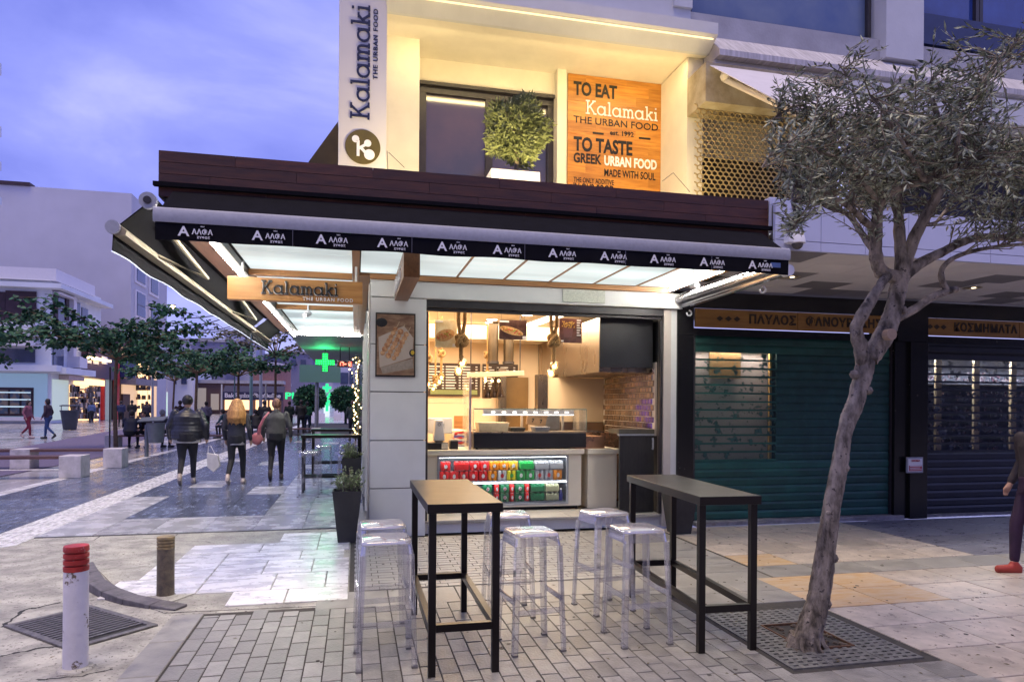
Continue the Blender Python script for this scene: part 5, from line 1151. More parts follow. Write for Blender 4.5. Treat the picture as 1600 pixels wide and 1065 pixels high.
# ================================================================== bar tables and clear stools
m_tab = M('table_black', (.012, .009, .008), .30, scale=3, var=.08, rvar=.02, spec=.35)
def bar_table(name, label, loc, sx, sy, h, rz=0.0, leg=.044, group=None):
    t = thing(name, label, 'table', loc, 0, group); x, y, _ = loc
    b = MB(); b.box(x-sx/2, x+sx/2, y-sy/2, y+sy/2, h-.055, h); b.build('table_top', m_tab, t, bevel=.003)
    for a in (-1, 1):
        for c in (-1, 1):
            cx_, cy_ = x+a*(sx/2-leg/2-.012), y+c*(sy/2-leg/2-.03); b = MB(); b.box(cx_-leg/2, cx_+leg/2, cy_-leg/2, cy_+leg/2, 0, h-.056); b.build('leg', m_tab, t, bevel=.002)
    for c in (-1, 1):
        cy_ = y+c*(sy/2-leg/2-.03); b = MB(); b.box(x-sx/2+leg+.013, x+sx/2-leg-.013, cy_-.02, cy_+.02, .26, .305); b.build('stretcher', m_tab, t)
        cx_ = x+c*(sx/2-leg/2-.012); b = MB(); b.box(cx_-.02, cx_+.02, y-sy/2+leg+.031, y+sy/2-leg-.031, .26, .305); b.build('stretcher', m_tab, t)
    t.rotation_euler = (0, 0, rz); return t
bar_table('bar_table', 'black high bar table between the two rows of clear stools at the left', (.64, 4.64, 0), .45, 1.32, 1.02, 0, group='high bar tables')
bar_table('bar_table', 'black high bar table beside the tree grate with an empty right side', (2.42, 4.70, 0), .43, 1.40, 1.02, radians(-3), group='high bar tables')
m_clear = GLASS('clear_plastic', (.97, .97, .985), refl=.09, rough=.04, opac=.075, edge=.85, base=(.90, .90, .96))
m_seat = GLASS('clear_plastic_seat', (.96, .96, .98), refl=.16, rough=.10, opac=.24, edge=.5, base=(.84, .84, .92))
m_cap = M('grey_foot_cap', (.22, .21, .2), .5)
def clear_stool():
    t = thing('clear_stool', 'x', 'stool', (0, 0, 0), group='clear plastic bar stools')
    H = .765; s = .150
    def rr(h, c, n=4):                                # rounded square
        P_ = []
        for q, (ax, ay) in enumerate(((1, 1), (-1, 1), (-1, -1), (1, -1))):
            for i in range(n+1):
                a = q*pi/2+i*pi/2/n; P_.append((ax*(h-c)+c*cos(a), ay*(h-c)+c*sin(a)))
        return P_
    b = MB(); L0, L1, L2, L3 = rr(s-.006, .04), rr(s, .045), rr(s+.004, .045), rr(s-.02, .03)
    n = len(L0); rings = [([p for p in L3], H-.018), (L2, H-.018), (L1, H-.004), (L0, H)]
    vs = [(x, y, z+.004*cos(0)) for P_, z in rings for x, y in P_]; fs = [(i*n+k, i*n+(k+1) % n, (i+1)*n+(k+1) % n, (i+1)*n+k) for i in range(3) for k in range(n)]+[tuple(range(n-1, -1, -1)), tuple(3*n+k for k in range(n))]
    b.add(vs, fs); b.build('seat', m_seat, t, smooth=True)
    b = MB(); P1, P2 = rr(s+.003, .045), rr(s+.012, .045); n = len(P1)
    vs = [(x, y, H-.02) for x, y in P1]+[(x, y, H-.075) for x, y in P2]+[(x*.985, y*.985, H-.02) for x, y in P1]+[(x*.985, y*.985, H-.075) for x, y in P2]
    b.add(vs, [(k, n+k, n+(k+1) % n, (k+1) % n) for k in range(n)]+[(2*n+k, 2*n+(k+1) % n, 3*n+(k+1) % n, 3*n+k) for k in range(n)]); b.build('skirt', m_clear, t)
    f = .172
    for ax in (-1, 1):
        for ay in (-1, 1):
            b = MB(); top = s+.004; 
            for (z0, z1, w0, w1) in ((.012, H-.076, .034, .040),):
                def lsec(o, w_, z): 
                    q = .010; P_ = [(o, o), (o-w_, o), (o-w_, o-q), (o-q, o-q), (o-q, o-w_), (o, o-w_)]; return [(ax*a, ay*c, z) for a, c in P_]
                A = lsec(f+.012, w0, z0); B_ = lsec(top+.008, w1, z1); b.add(A+B_, [(i, (i+1) % 6, 6+(i+1) % 6, 6+i) for i in range(6)]+[(5, 4, 3, 2, 1, 0), (6, 7, 8, 9, 10, 11)])
            lg = b.build('leg', m_clear, t)
            b = MB(); b.box(ax*(f-.005)-.018, ax*(f-.005)+.018, ay*(f-.005)-.018, ay*(f-.005)+.018, 0, .012); b.build('foot_cap', m_cap, lg)
    for ay in (-1, 1):
        b = MB(); y = ay*(.168); b.box(-.145, .145, y-.004, y+.004, .255, .290); b.build('footrest', m_clear, t)
        b = MB(); b.box(y-.004, y+.004, -.145, .145, .32, .355); b.build('footrest', m_clear, t)
    return t
st0 = clear_stool()
spots = [(.19, 4.35, 2, 'clear stool in front at the far left, nearest the left bollards'), (.19, 4.88, 4, 'clear stool hidden behind the leftmost front stool'), (1.16, 5.16, -3, 'clear stool behind the left table, before the drinks fridge'),
         (1.15, 4.42, 6, 'clear stool in the middle front, right of the left table'), (1.93, 5.12, 12, 'clear stool at the back beside the far end of the right table'), (1.90, 4.40, 3, 'clear stool in front of the right table, nearest the tree'),
         (-.78, 12.35, 0, 'clear stool nearest under the side canopy, left row'), (-.76, 12.95, 3, 'second clear stool under the side canopy, behind the nearest one'), (-.12, 12.3, -2, 'clear stool by the side planter, right row of the side canopy'), (-.62, 14.2, 0, 'clear stool far under the side canopy before the farther table'), (-.15, 14.3, 4, 'farthest clear stool against the side wall')]
for i, (x, y, a, l) in enumerate(spots):
    o = st0 if i == 0 else dup(st0); o.location = (x, y, 0); o.rotation_euler = (0, 0, radians(a)); o['label'] = l
bar_table('bar_table', 'black high bar table under the side canopy, nearer one', (-.42, 13.0, 0), 1.05, .42, 1.04, 0, group='high bar tables')
bar_table('bar_table', 'black high bar table under the side canopy, farther one', (-.40, 16.0, 0), 1.1, .42, 1.04, 0, group='high bar tables')
# ================================================================== planters
m_slate = M('slate_planter', (.035, .034, .036), .55, scale=5, var=.35, bump=.15, bscale=40)
m_leafg = M('planter_leaf', (.22, .30, .10), .45, scale=20, col2=(.34, .38, .22), lo=.4, hi=.6)
def tall_planter(x, y, h, wt, wb_, label, plant=True, seed=1):
    t = thing('tall_planter', label, 'planter', (x, y, 0), group='tapered black planters')
    b = MB(); vs = []
    for z, w_ in ((0, wb_), (h, wt), (h, wt-.02), (h-.04, wt-.03)): vs += [(x-w_/2, y-w_/2, z), (x+w_/2, y-w_/2, z), (x+w_/2, y+w_/2, z), (x-w_/2, y+w_/2, z)]
    b.add(vs, [(3, 2, 1, 0), (12, 13, 14, 15)]+[(r_*4+k, r_*4+(k+1) % 4, r_*4+4+(k+1) % 4, r_*4+4+k) for r_ in range(3) for k in range(4)]); b.build('pot', m_slate, t)
    if plant:
        rg = random.Random(seed); lv = []; b = MB()
        for i in range(26):
            a, r_ = rg.uniform(0, 6.28), rg.uniform(.02, wt*.62); tip = Vector((x+r_*cos(a), y+r_*sin(a), h+rg.uniform(.06, .25))); base = Vector((x+r_*.4*cos(a), y+r_*.4*sin(a), h-.04)); b.path([base, base.lerp(tip, .6)+Vector((0, 0, .02)), tip], [.005, .004, .002], 5)
            for k in range(14):
                p = base.lerp(tip, .3+.7*k/13); d = Vector((rg.gauss(0, 1), rg.gauss(0, 1), rg.gauss(.5, .6))).normalized(); lv.append((p, d, d.orthogonal(), rg.uniform(.04, .065), rg.uniform(.018, .03)))
        b.build('stem', m_twig, t); v, f = leafmesh('x', lv, None); q = MB(); q.add(v, f); q.build('foliage', m_leafg, t, kind='stuff')
    return t
tall_planter(-.085, 8.22, .60, .33, .20, 'tapered black planter with a leafy pale green plant left of the column', True, 1)
tall_planter(-.06, 11.6, .72, .30, .20, 'leafy planter farther back along the side wall', True, 2)
tall_planter(4.02, 7.98, .60, .36, .22, 'tapered black planter without visible plant right of the shop opening', False)
# Christmas garland on the side wall post
t = thing('light_garland', 'dark green garland with warm fairy lights on the side wall post', 'garland', (.08, 14.6, 1.1)); rg = random.Random(4); lv = []; b = MB(); b.path([(.06, 14.6, .9), (.06, 14.6, 2.6)], .02, 6); b.build('stem', m_twig, t)
for i in range(420):
    p = Vector((.04+rg.gauss(0, .05), 14.6+rg.gauss(0, .05), rg.uniform(.9, 2.6))); d = Vector((rg.gauss(0, 1), rg.gauss(0, 1), rg.gauss(0, 1))).normalized(); lv.append((p, d, d.orthogonal(), .08, .02))
v, f = leafmesh('x', lv, None); q = MB(); q.add(v, f); q.build('foliage', M('garland_green', (.02, .06, .03), .6), t, kind='stuff'); q = MB()
for i in range(46): q.ball((.02+rg.gauss(0, .05), 14.53+rg.gauss(0, .04), .95+i*.036), .013, 5)
q.build('fairy_light', EM('fairy_glow', (1, .70, .30), 9), t, kind='stuff')
# ================================================================== the leaning olive
from mathutils import noise as mnoise
def limb(b, pts, rr_, n=10, wob=.0, seed=0, sub=5, rough=0.0):
    """smooth limb through points with a slightly lumpy skin"""
    rg = random.Random(seed); P_ = []; Q = []
    pts = [Vector(p) for p in pts]
    for i in range(len(pts)-1):
        p0 = pts[max(i-1, 0)]; p1 = pts[i]; p2 = pts[i+1]; p3 = pts[min(i+2, len(pts)-1)]
        for k in range(sub):
            t_ = k/sub; a = .5*((2*p1)+(p2-p0)*t_+(2*p0-5*p1+4*p2-p3)*t_*t_+(3*p1-p0-3*p2+p3)*t_**3); r_ = rr_[i]*(1-t_)+rr_[i+1]*t_
            P_.append(a+Vector((rg.uniform(-1, 1), rg.uniform(-1, 1), 0))*r_*wob); Q.append(r_*(1+rg.uniform(-1, 1)*wob*1.2))
    P_.append(pts[-1]); Q.append(rr_[-1]); v0 = len(b.v); b.path(P_, Q, n)
    if rough:
        for j in range(v0, len(b.v)):
            c_ = P_[(j-v0)//n]; v_ = Vector(b.v[j]); d_ = (v_-c_); q_ = Vector((v_.x*16, v_.y*16, v_.z*5)); a_ = mnoise.noise(q_)+.6*abs(mnoise.noise(q_*2.3))+.35*mnoise.noise(Vector((v_.x*60, v_.y*60, v_.z*22)))
            b.v[j] = tuple(v_+d_.normalized()*rough*a_)
    return P_
TY = 4.0
def T(px, py, Y=TY): return AY(px, py, Y)
ol = thing('olive_tree', 'large leaning olive tree growing out of the iron grate', 'tree', (2.98, 3.98, 0))
b = MB()
limb(b, [(2.94, 4.0, -.03), (2.945, 4.0, .05), T(1281, 924), T(1298, 800), T(1320, 680), T(1340, 618), T(1354, 560)], [.098, .084, .072, .057, .051, .056, .062], 40, .015, 1, 26, .010)
limb(b, [T(1356, 560), T(1378, 530), T(1393, 495), T(1402, 455), T(1410, 430)], [.068, .062, .056, .052, .048], 28, .03, 2, 14, .010)
limb(b, [T(1350, 570), T(1343, 540, 3.97), T(1338, 510, 3.95), T(1352, 485, 3.93), T(1372, 450, 3.95), T(1395, 425, 3.98)], [.05, .043, .038, .042, .026, .02], 24, .03, 3, 12, .014)
for i in range(7):
    a = i*.9+.3; b.path([(2.955+.08*cos(a), 4.02+.08*sin(a), .07), (2.955+.11*cos(a), 4.02+.11*sin(a), .015), (2.955+.16*cos(a+.2), 4.02+.16*sin(a+.2), -.02)], [.035, .022, .008], 6)
for p, r_ in ((T(1330, 585), .032), (T(1365, 545), .04), (T(1392, 505), .035), (T(1405, 485), .03), (T(1352, 610), .03), (T(1297, 870), .035), (T(1316, 730), .03), (T(1284, 940), .045), (T(1290, 800), .02), (T(1322, 660), .025)): b.ball(p-Vector((0, .03, 0)), r_, 8)
tr_ = b.build('trunk', m_bark, ol, smooth=True)
b = MB(); p = T(1385, 523, 3.90); b.path([p, p+Vector((0, -.05, .0))], [.038, .038], 14); b.build('sawn_stub', M('cut_wood', (.42, .30, .20), .7), ol)
LB = []      # limbs that carry leaves
b = MB()
def L_(pts, r0, r1, sd): 
    n = len(pts); LB.append(limb(b, pts, [r0+(r1-r0)*i/(n-1) for i in range(n)], 8, .06, sd))
L_([T(1408, 435), T(1378, 425), T(1368, 395, 3.95), T(1370, 360, 3.9), T(1374, 320, 3.85), T(1400, 295, 3.75), T(1445, 283, 3.6), T(1490, 268, 3.5), T(1545, 240, 3.4)], .052, .012, 11)
L_([T(1410, 430), T(1408, 395, 4.02), T(1405, 350, 4.05), T(1402, 310, 4.1), T(1408, 260, 4.15), T(1400, 200, 4.2), T(1385, 140, 4.25)], .048, .010, 12)
L_([T(1412, 425), T(1425, 380), T(1450, 330, 3.95), T(1468, 300, 3.9), T(1480, 260, 3.9), T(1470, 200, 3.9), T(1455, 130, 3.85), T(1500, 85, 3.85)], .046, .010, 13)
L_([T(1415, 430), T(1440, 410), T(1470, 395), T(1500, 380), T(1535, 370), T(1575, 372), T(1640, 375), T(1700, 360)], .040, .014, 14)
L_([T(1395, 500), T(1425, 485), T(1455, 465), T(1480, 455), T(1495, 452)], .032, .022, 15); LB.pop()
L_([T(1480, 455), T(1470, 430, 3.98), T(1480, 410, 3.95), T(1510, 395, 3.9), T(1560, 385, 3.85), T(1620, 380, 3.8)], .022, .010, 16)
L_([T(1370, 360, 3.9), T(1350, 345, 3.85), T(1335, 330, 3.8), T(1305, 310, 3.7), T(1275, 300, 3.65), T(1240, 290, 3.6)], .026, .007, 17)
L_([T(1368, 395, 3.95), T(1350, 370, 4.05), T(1325, 335, 4.15), T(1290, 322, 4.25), T(1262, 300, 4.35), T(1225, 262, 4.4)], .026, .007, 18)
L_([T(1420, 400), T(1432, 360, 4.1), T(1445, 350, 4.2), T(1465, 345, 4.3), T(1500, 290, 4.4), T(1540, 200, 4.5)], .02, .007, 19)
L_([T(1402, 310, 4.1), T(1360, 270, 4.2), T(1320, 230, 4.3), T(1290, 180, 4.3), T(1275, 150, 4.3)], .02, .006, 20)
L_([T(1374, 320, 3.85), T(1345, 280, 3.7), T(1310, 250, 3.6), T(1265, 230, 3.5), T(1225, 225, 3.5)], .018, .006, 21)
L_([T(1468, 300, 3.9), T(1510, 270, 3.8), T(1550, 270, 3.7), T(1600, 230, 3.7), T(1660, 180, 3.7)], .02, .007, 22)
L_([T(1405, 350, 4.05), T(1385, 290, 4.3), T(1350, 200, 4.5), T(1330, 130, 4.6), T(1310, 100, 4.6)], .02, .006, 23)
L_([T(1455, 200, 3.9), T(1520, 150, 4.0), T(1570, 100, 4.1), T(1620, 70, 4.1)], .016, .006, 24)
L_([T(1575, 372), T(1590, 340, 3.9), T(1620, 300, 3.8), T(1650, 250, 3.8)], .02, .007, 25)
L_([T(1445, 283, 3.6), T(1420, 240, 3.4), T(1390, 190, 3.3), T(1360, 150, 3.3)], .016, .005, 26)
L_([T(1490, 268, 3.5), T(1500, 210, 3.35), T(1530, 140, 3.3), T(1560, 90, 3.3)], .016, .005, 27)
L_([T(1350, 200, 4.5), T(1300, 190, 4.5), T(1255, 165, 4.5), T(1225, 175, 4.5), T(1205, 190, 4.5)], .012, .005, 31)
L_([T(1560, 90, 3.3), T(1590, 70, 3.3), T(1630, 50, 3.3)], .008, .004, 32)
L_([T(1225, 225, 3.5), T(1205, 240, 3.5), T(1190, 262, 3.5)], .007, .004, 33)
L_([T(1240, 290, 3.6), T(1238, 320, 3.55), T(1248, 350, 3.5), T(1232, 362, 3.5)], .008, .003, 28)
rg = random.Random(21); lv = []; tw = MB()
from mathutils import noise as mnoise
def in_crown(p):
    d = p-Vector((0, 0, EYE)); w_ = d.dot(FW); x_ = 800+F*d.dot(RR)/w_; y_ = HZ-F*d.dot(UU)/w_
    top = 42 if x_ > 1450 else (42+(1450-x_)*.36)
    if x_ > 1320 and x_ < 1400: top = min(top, 75)
    top += 26*sin(x_*.045)+16*sin(x_*.11+1)
    left = 1188+abs(y_-200)*.25
    bot = 320 if x_ < 1400 else (300 if x_ < 1520 else 345)
    if 1215 < x_ < 1262 and y_ < 385 and p.y < 3.8: return x_ > 1205
    if x_ > 1560 and 300 < y_ < 372: return True
    return top < y_ < bot and x_ > left
for br in LB:
    n = len(br)
    for i in range(int(n*.28), n):
        for k in range(7):
            if rg.random() < .25: continue
            p = br[i]; d = Vector((rg.gauss(0, 1), rg.gauss(0, .9), rg.gauss(.25, .8))).normalized(); L1 = rg.uniform(.16, .46)
            c1 = p+d*L1*.5+Vector((rg.uniform(-.04, .04), rg.uniform(-.04, .04), rg.uniform(-.02, .05))); e1 = c1+(d+Vector((rg.gauss(0, .35), rg.gauss(0, .35), rg.gauss(-.05, .35)))).normalized()*L1*.6
            if not in_crown(e1) or mnoise.noise(e1*2.6+Vector((3, 1, 2))) > .16: continue
            tw.path([p, c1, e1], [.0045, .003, .0012], 4, cap=False)
            m_ = int(L1*44)
            for q in range(m_):
                f_ = .15+.85*q/m_; pp = p.lerp(c1, f_*2) if f_ < .5 else c1.lerp(e1, f_*2-1); ax = (e1-p).normalized(); s_ = ax.cross(Vector((0, 0, 1))).normalized() if abs(ax.z) < .95 else Vector((1, 0, 0))
                sg = 1 if q % 2 else -1; dd = (ax*.75+s_*sg*.7+Vector((rg.gauss(0, .3), rg.gauss(0, .3), rg.gauss(0, .35)))).normalized(); u_ = (dd.cross(s_)+Vector((rg.gauss(0, .4), rg.gauss(0, .4), rg.gauss(0, .4)))).normalized()
                lv.append((pp, dd, u_, rg.uniform(.050, .088), rg.uniform(.012, .020)))
b.build('branch', m_bark, ol, smooth=True, kind='stuff'); tw.build('twig', m_twig, ol, kind='stuff')
v, f = leafmesh('x', lv, None); q = MB(); q.add(v, f); q.build('foliage', m_olive, ol, kind='stuff'); print('olive leaves', len(lv))
# ================================================================== plaza trees with broad dark leaves
m_broad = M('broad_leaf', (.04, .14, .06), .6, spec=.3, scale=8, col2=(.010, .045, .028), lo=.3, hi=.7)
m_ptr = M('plaza_trunk', (.16, .11, .07), .9, scale=8, var=.4, bump=.5)
def plaza_tree(base, top, rx, rz, label, n=13, leaf=.13, seed=1, dens=1.0, trunk=.07, stake=False, flat=.5, mat=None):
    rg = random.Random(seed); base = Vector(base); t = thing('plaza_tree', label, 'tree', base, group='broad-leaved plaza trees')
    fork = base+Vector((0, 0, top*.60)); b = MB(); b.path([base, base.lerp(fork, .5)+Vector((rg.uniform(-.08, .08), 0, 0)), fork], [trunk, trunk*.85, trunk*.7], 8); b.build('trunk', m_ptr, t, smooth=True)
    if stake: b = MB(); b.path([base+Vector((-.16, -.1, 0)), base+Vector((-.16, -.1, top*.55))], .025, 6); b.build('stake', M('stake_dark', (.04, .03, .03), .8), t)
    b = MB(); lv = []
    for i in range(n):
        a = i*2*pi/n+rg.uniform(-.25, .25); R_ = rx*rg.uniform(.75, 1.08); el = rg.uniform(.05, 1)**flat*(top*.40)*rg.uniform(.35, 1)
        pts = [fork]; m_ = 7
        for k in range(1, m_+1):
            s_ = k/m_; pts.append(fork+Vector((cos(a)*R_*s_, sin(a)*R_*s_*.9, el*(1-(1-s_)**2)+rg.uniform(-.12, .12)*rx*.18-(s_**3)*rg.uniform(-.1, .35)*rz)))
        b.path(pts, [trunk*.45*(1-.85*k/m_) for k in range(m_+1)], 5)
        subs = [pts]
        for k in range(2, m_): 
            for s_ in (-1, 1):
                if rg.random() < .75:
                    d = Vector((cos(a+s_*rg.uniform(.5, 1.1)), sin(a+s_*rg.uniform(.5, 1.1)), rg.uniform(-.25, .35)))*rx*rg.uniform(.15, .38); subs.append([pts[k], pts[k]+d*.5+Vector((0, 0, .05)), pts[k]+d]); b.path(subs[-1], [.015, .01, .004], 4)
        for sp in subs:
            for k in range(len(sp)-1):
                if sp is pts and k < 2: continue
                L1 = (sp[k+1]-sp[k]).length; c_ = int(max(1, L1/leaf*3.2*dens))
                for q in range(c_):
                    p = sp[k].lerp(sp[k+1], rg.random())+Vector((rg.gauss(0, leaf*.5), rg.gauss(0, leaf*.5), rg.gauss(-leaf*.1, leaf*.45))); d = Vector((rg.gauss(0, .8), rg.gauss(0, .8), rg.gauss(-.5, .4))).normalized(); lv.append((p, d, (Vector((rg.gauss(0, .5), rg.gauss(-.4, .5), 1))).normalized(), leaf*rg.uniform(.75, 1.2), leaf*rg.uniform(.8, 1.1)))
    b.build('branch', m_ptr, t, kind='stuff')
    v = []; f = []
    for p, d, u, l, w_ in lv:
        s_ = d.cross(u); s_ = s_.normalized() if s_.length > 1e-5 else Vector((1, 0, 0)); n0 = len(v); fo = u*w_*.12
        v += [tuple(p), tuple(p+d*l*.25+s_*w_*.45+fo), tuple(p+d*l*.65+s_*w_*.48+fo), tuple(p+d*l), tuple(p+d*l*.65-s_*w_*.48+fo), tuple(p+d*l*.25-s_*w_*.45+fo)]; f += [(n0, n0+1, n0+2, n0+3), (n0, n0+3, n0+4, n0+5)]
    q = MB(); q.add(v, f); q.build('foliage', mat or m_broad, t, kind='stuff'); return t
plaza_tree(G(181, 702), 5.1, 3.1, 1.2, 'widest plaza tree, standing beside the benches with a red shop post behind it', 15, .15, 3, 1.25, .075, True)
plaza_tree(G(-85, 712), 4.6, 2.2, 1.0, 'plaza tree cut by the left edge of the picture', 12, .15, 5, 1.2, .08)
plaza_tree(G(307, 683), 5.0, 3.3, 1.4, 'plaza tree behind the man in the puffer jacket', 12, .17, 8, 1.15, .08)
plaza_tree(G(372, 678), 5.0, 3.2, 1.4, 'plaza tree in the middle distance above the woman with long hair', 12, .18, 9, 1.15, .08)
plaza_tree(G(430, 676), 7.0, 3.8, 1.6, 'sparse thin plaza tree above the woman in grey', 13, .17, 12, .35, .08, flat=.2, mat=M('olive_drab_leaf', (.10, .10, .05), .5, scale=8, col2=(.03, .06, .03)))
plaza_tree(G(272, 676), 4.6, 2.6, 1.2, 'small plaza tree in front of the orange shop sign', 10, .17, 14, 1.1, .06)
# ================================================================== benches, bins, poles
m_bblock = M('white_bench_block', (.62, .58, .60), .6, scale=6, col2=(.42, .40, .40), bump=.3, bscale=20); m_bw2 = M('bench_wood', (.14, .07, .06), .5, scale=4, var=.4, stretch=(.5, 5, 5))
def bench(x0, x1, y, label, blocks, h=.47):
    t = thing('stone_bench', label, 'bench', ((x0+x1)/2, y, 0), group='long plaza benches')
    for bx0 in blocks:
        b = MB(); b.box(bx0, bx0+.42, y-.26, y+.26, 0, h-(.0 if bx0 == blocks[-1] or bx0 == blocks[0] else .075)); b.build('end_block', m_bblock, t, bevel=.01)
    for k in range(4):
        b = MB(); yy = y-.25+k*.13; b.box(x0 if blocks[0] > x0 else blocks[0]+.43, x1, yy, yy+.11, h-.065, h-.012); b.build('seat_plank', m_bw2, t)
    return t
bench(-11, -6.08, 16.38, 'nearest plaza bench, its white block end beside the pale band', [-9.0, -6.07])
bench(-11.5, -6.01, 18.75, 'second plaza bench just behind the nearest one', [-8.0, -6.0]) 
bench(-8.1, -4.2, 26.6, 'plaza bench where the seated people rest behind the grey bin', [-8.5, -6.2, -4.6]) 
bench(-4.0, -1.5, 33.5, 'far plaza bench behind the walking women', [-4.2, -2.0])
def round_bin(x, y, label):
    t = thing('litter_bin', label, 'litter bin', (x, y, 0)); m = M('bin_grey', (.05, .06, .075), .5, var=.2); k = 1.18
    b = MB(); b.lathe([(.27*k, 0), (.29*k, .05), (.40*k, .88*k), (.43*k, .90*k), (.43*k, .96*k), (.36*k, .96*k)], (x, y, 0), 20); b.build('bin_body', m, t, smooth=True)
    b = MB(); b.lathe([(.44*k, 1.16*k), (.44*k, 1.20*k), (.3*k, 1.23*k)], (x, y, 0), 20); b.build('rain_lid', m, t)
    b = MB(); [MB().path([(x+s_*.38*k, y, .95*k), (x+s_*.38*k, y, 1.17*k)], .02, 6).build('lid_post', m, t) for s_ in (-1, 1)]
g = G(109, 671); round_bin(g.x, g.y, 'dark conical litter bin with a raised lid before the far shops')
g = G(229, 713); t = thing('post_bin', 'grey litter bin hung on a post with a tilted metal lid', 'litter bin', g); x, y = g.x, g.y
m = M('post_bin_grey', (.16, .18, .20), .45, metal=.3, var=.2); b = MB(); b.path([(x, y, 0), (x, y, .95)], .055, 10); b.build('post', m, t, smooth=True)
b = MB(); b.lathe([(.20, .42), (.25, .95), (.26, 1.0), (.22, 1.0)], (x+.25, y, 0), 18); b.build('bin_body', m, t, smooth=True); b = MB(); b.box(x-.2, x+.52, y-.25, y+.25, 1.10, 1.13, rot=(radians(12), radians(-3), 0)); b.build('tilted_lid', m, t)
m_pole = M('pole_grey', (.30, .32, .36), .45, metal=.3, var=.15); m_teal = M('pole_teal', (.16, .30, .32), .45, var=.2)
def pole(px, pyb, pyt, r_, label, mat, head=None):
    g = G(px, pyb); zt = AY(px, pyt, g.y).z; t = thing('lamp_post', label, 'pole', g); b = MB(); b.path([g, (g.x, g.y, zt)], [r_, r_*.7], 8); b.build('post', mat, t, smooth=True)
    if head == 'horn':
        b = MB(); b.path([(g.x, g.y, zt-.05), (g.x, g.y-.25, zt-.05), (g.x, g.y-.45, zt-.05)], [.05, .10, .42], 14, cap=False); b.build('horn', m_pole, t, smooth=True); b = MB(); b.ball((g.x, g.y-.35, zt-.05), .12, 8); b.build('driver', m_black, t)
    if head == 'arm': b = MB(); b.path([(g.x, g.y, zt-.1), (g.x+1.6, g.y, zt+.05)], .04, 6); b.build('arm', mat, t)
    return t
pole(238, 668, 555, .09, 'grey pole carrying a horn loudspeaker beside the cream shop', m_pole, 'horn')
pole(392, 672, 520, .11, 'tall teal lamp post behind the walking people', m_teal, 'arm'); pole(407, 668, 532, .12, 'blue grey mast just right of the teal post', m_pole)
pole(346, 672, 600, .06, 'thin white pole left of the bakery awning', m_white); pole(415, 675, 600, .06, 'thin white pole right of the bakery awning', m_white); pole(366, 675, 588, .05, 'short teal pole between plaza trees', m_teal)
# street lamp on the tall house
p = AX(270, 478, -19.6); t = thing('street_lamp', 'glowing warm street lamp reaching out from the tall lavender house', 'street lamp', p)
b = MB(); b.path([(p.x-2.4, p.y, p.z-.4), (p.x-1.2, p.y, p.z+.1), (p.x, p.y, p.z+.12)], .05, 6); b.build('arm', m_pole, t); b = MB(); b.box(p.x-.5, p.x+.3, p.y-.15, p.y+.15, p.z+.02, p.z+.16); b.build('lamp_head', m_pole, t); b = MB(); b.ball((p.x, p.y, p.z-.08), .24, 10, .7); b.build('bulb', EM('street_glow', (1, .62, .22), 14), t)
for i, (a, c_) in enumerate((((283, 497), (430, 452)), ((260, 503), (372, 487)), ((300, 512), (400, 492)), ((250, 515), (392, 505)), ((310, 528), (430, 500)))):
    A = AY(*a, 50+i*4); B_ = AY(*c_, 40+i*3); cable([A.lerp(B_, k/8)-Vector((0, 0, .5*sin(pi*k/8))) for k in range(9)], .035, ['highest', 'second', 'third', 'fourth', 'lowest'][i]+' overhead cable crossing the sky gap left of the canopy')
# ================================================================== pharmacy signs and the next building under the side canopy
nb = thing('next_building', 'neighbouring low building with a grey canopy slab beyond the side tables', 'building', (1.5, 22, 0))
wbox('wall', .2, 6, 15.8, 45, 0, 3.2, m_sg, nb); wbox('canopy_slab', -1.45, .19, 15.75, 27, 3.14, 3.32, M('next_soffit', (.40, .42, .42), .6, var=.1), nb); wbox('upper_wall', .2, 6, 15.8, 45, 3.33, 9, m_lil, nb)
p = AY(508, 566, 20.0); t = thing('pharmacy_cross', 'green lit pharmacy cross of dots hanging under the slab', 'pharmacy sign', p)
m_gl = EM('green_led', (.02, 1, .14), 2.2); m_gs = M('cross_body', (.02, .05, .03), .5); a_, w_ = .26, .088
b = MB(); b.box(p.x-a_, p.x+a_, p.y, p.y+.08, p.z-w_, p.z+w_); b.box(p.x-w_, p.x+w_, p.y+.001, p.y+.079, p.z-a_, p.z-w_-.001); b.box(p.x-w_, p.x+w_, p.y+.001, p.y+.079, p.z+w_+.001, p.z+a_); b.build('cross_body', m_gs, t)
b = MB()
for i in range(-5, 6):
    for j in range(-5, 6):
        if min(abs(i), abs(j)) <= 1: b.box(p.x+i*.048-.012, p.x+i*.048+.012, p.y-.012, p.y-.002, p.z+j*.048-.012, p.z+j*.048+.012)
b.build('led_dots', m_gl, t, kind='stuff'); b = MB(); b.path([(p.x, p.y+.04, p.z+a_), (p.x, p.y+.04, 3.14)], .02, 6); b.build('hanger', m_frame, t)
gl = bpy.data.lights.new('green_cross_light', 'POINT'); go = bpy.data.objects.new('green_cross_light', gl); COL.objects.link(go); gl.energy = 14; gl.color = (.05, 1, .30); gl.shadow_soft_size = .25; go.location = (p.x, p.y-.45, p.z+.1)
p = AY(538.5, 568.5, 19.0); t = thing('clock_sign', 'red digital clock reading 17-12 beside the pharmacy cross', 'clock', p); wbox('case', p.x-.20, p.x+.20, p.y, p.y+.08, p.z-.085, p.z+.085, M('clock_case', (.10, .02, .02), .4), t)
wbox('case_rim', p.x-.21, p.x+.21, p.y+.01, p.y+.07, p.z+.086, p.z+.096, m_lite, t)
SEG = {'1': 'bc', '7': 'abc', '2': 'abged', '-': 'g'}; b = MB(); x_ = p.x-.165
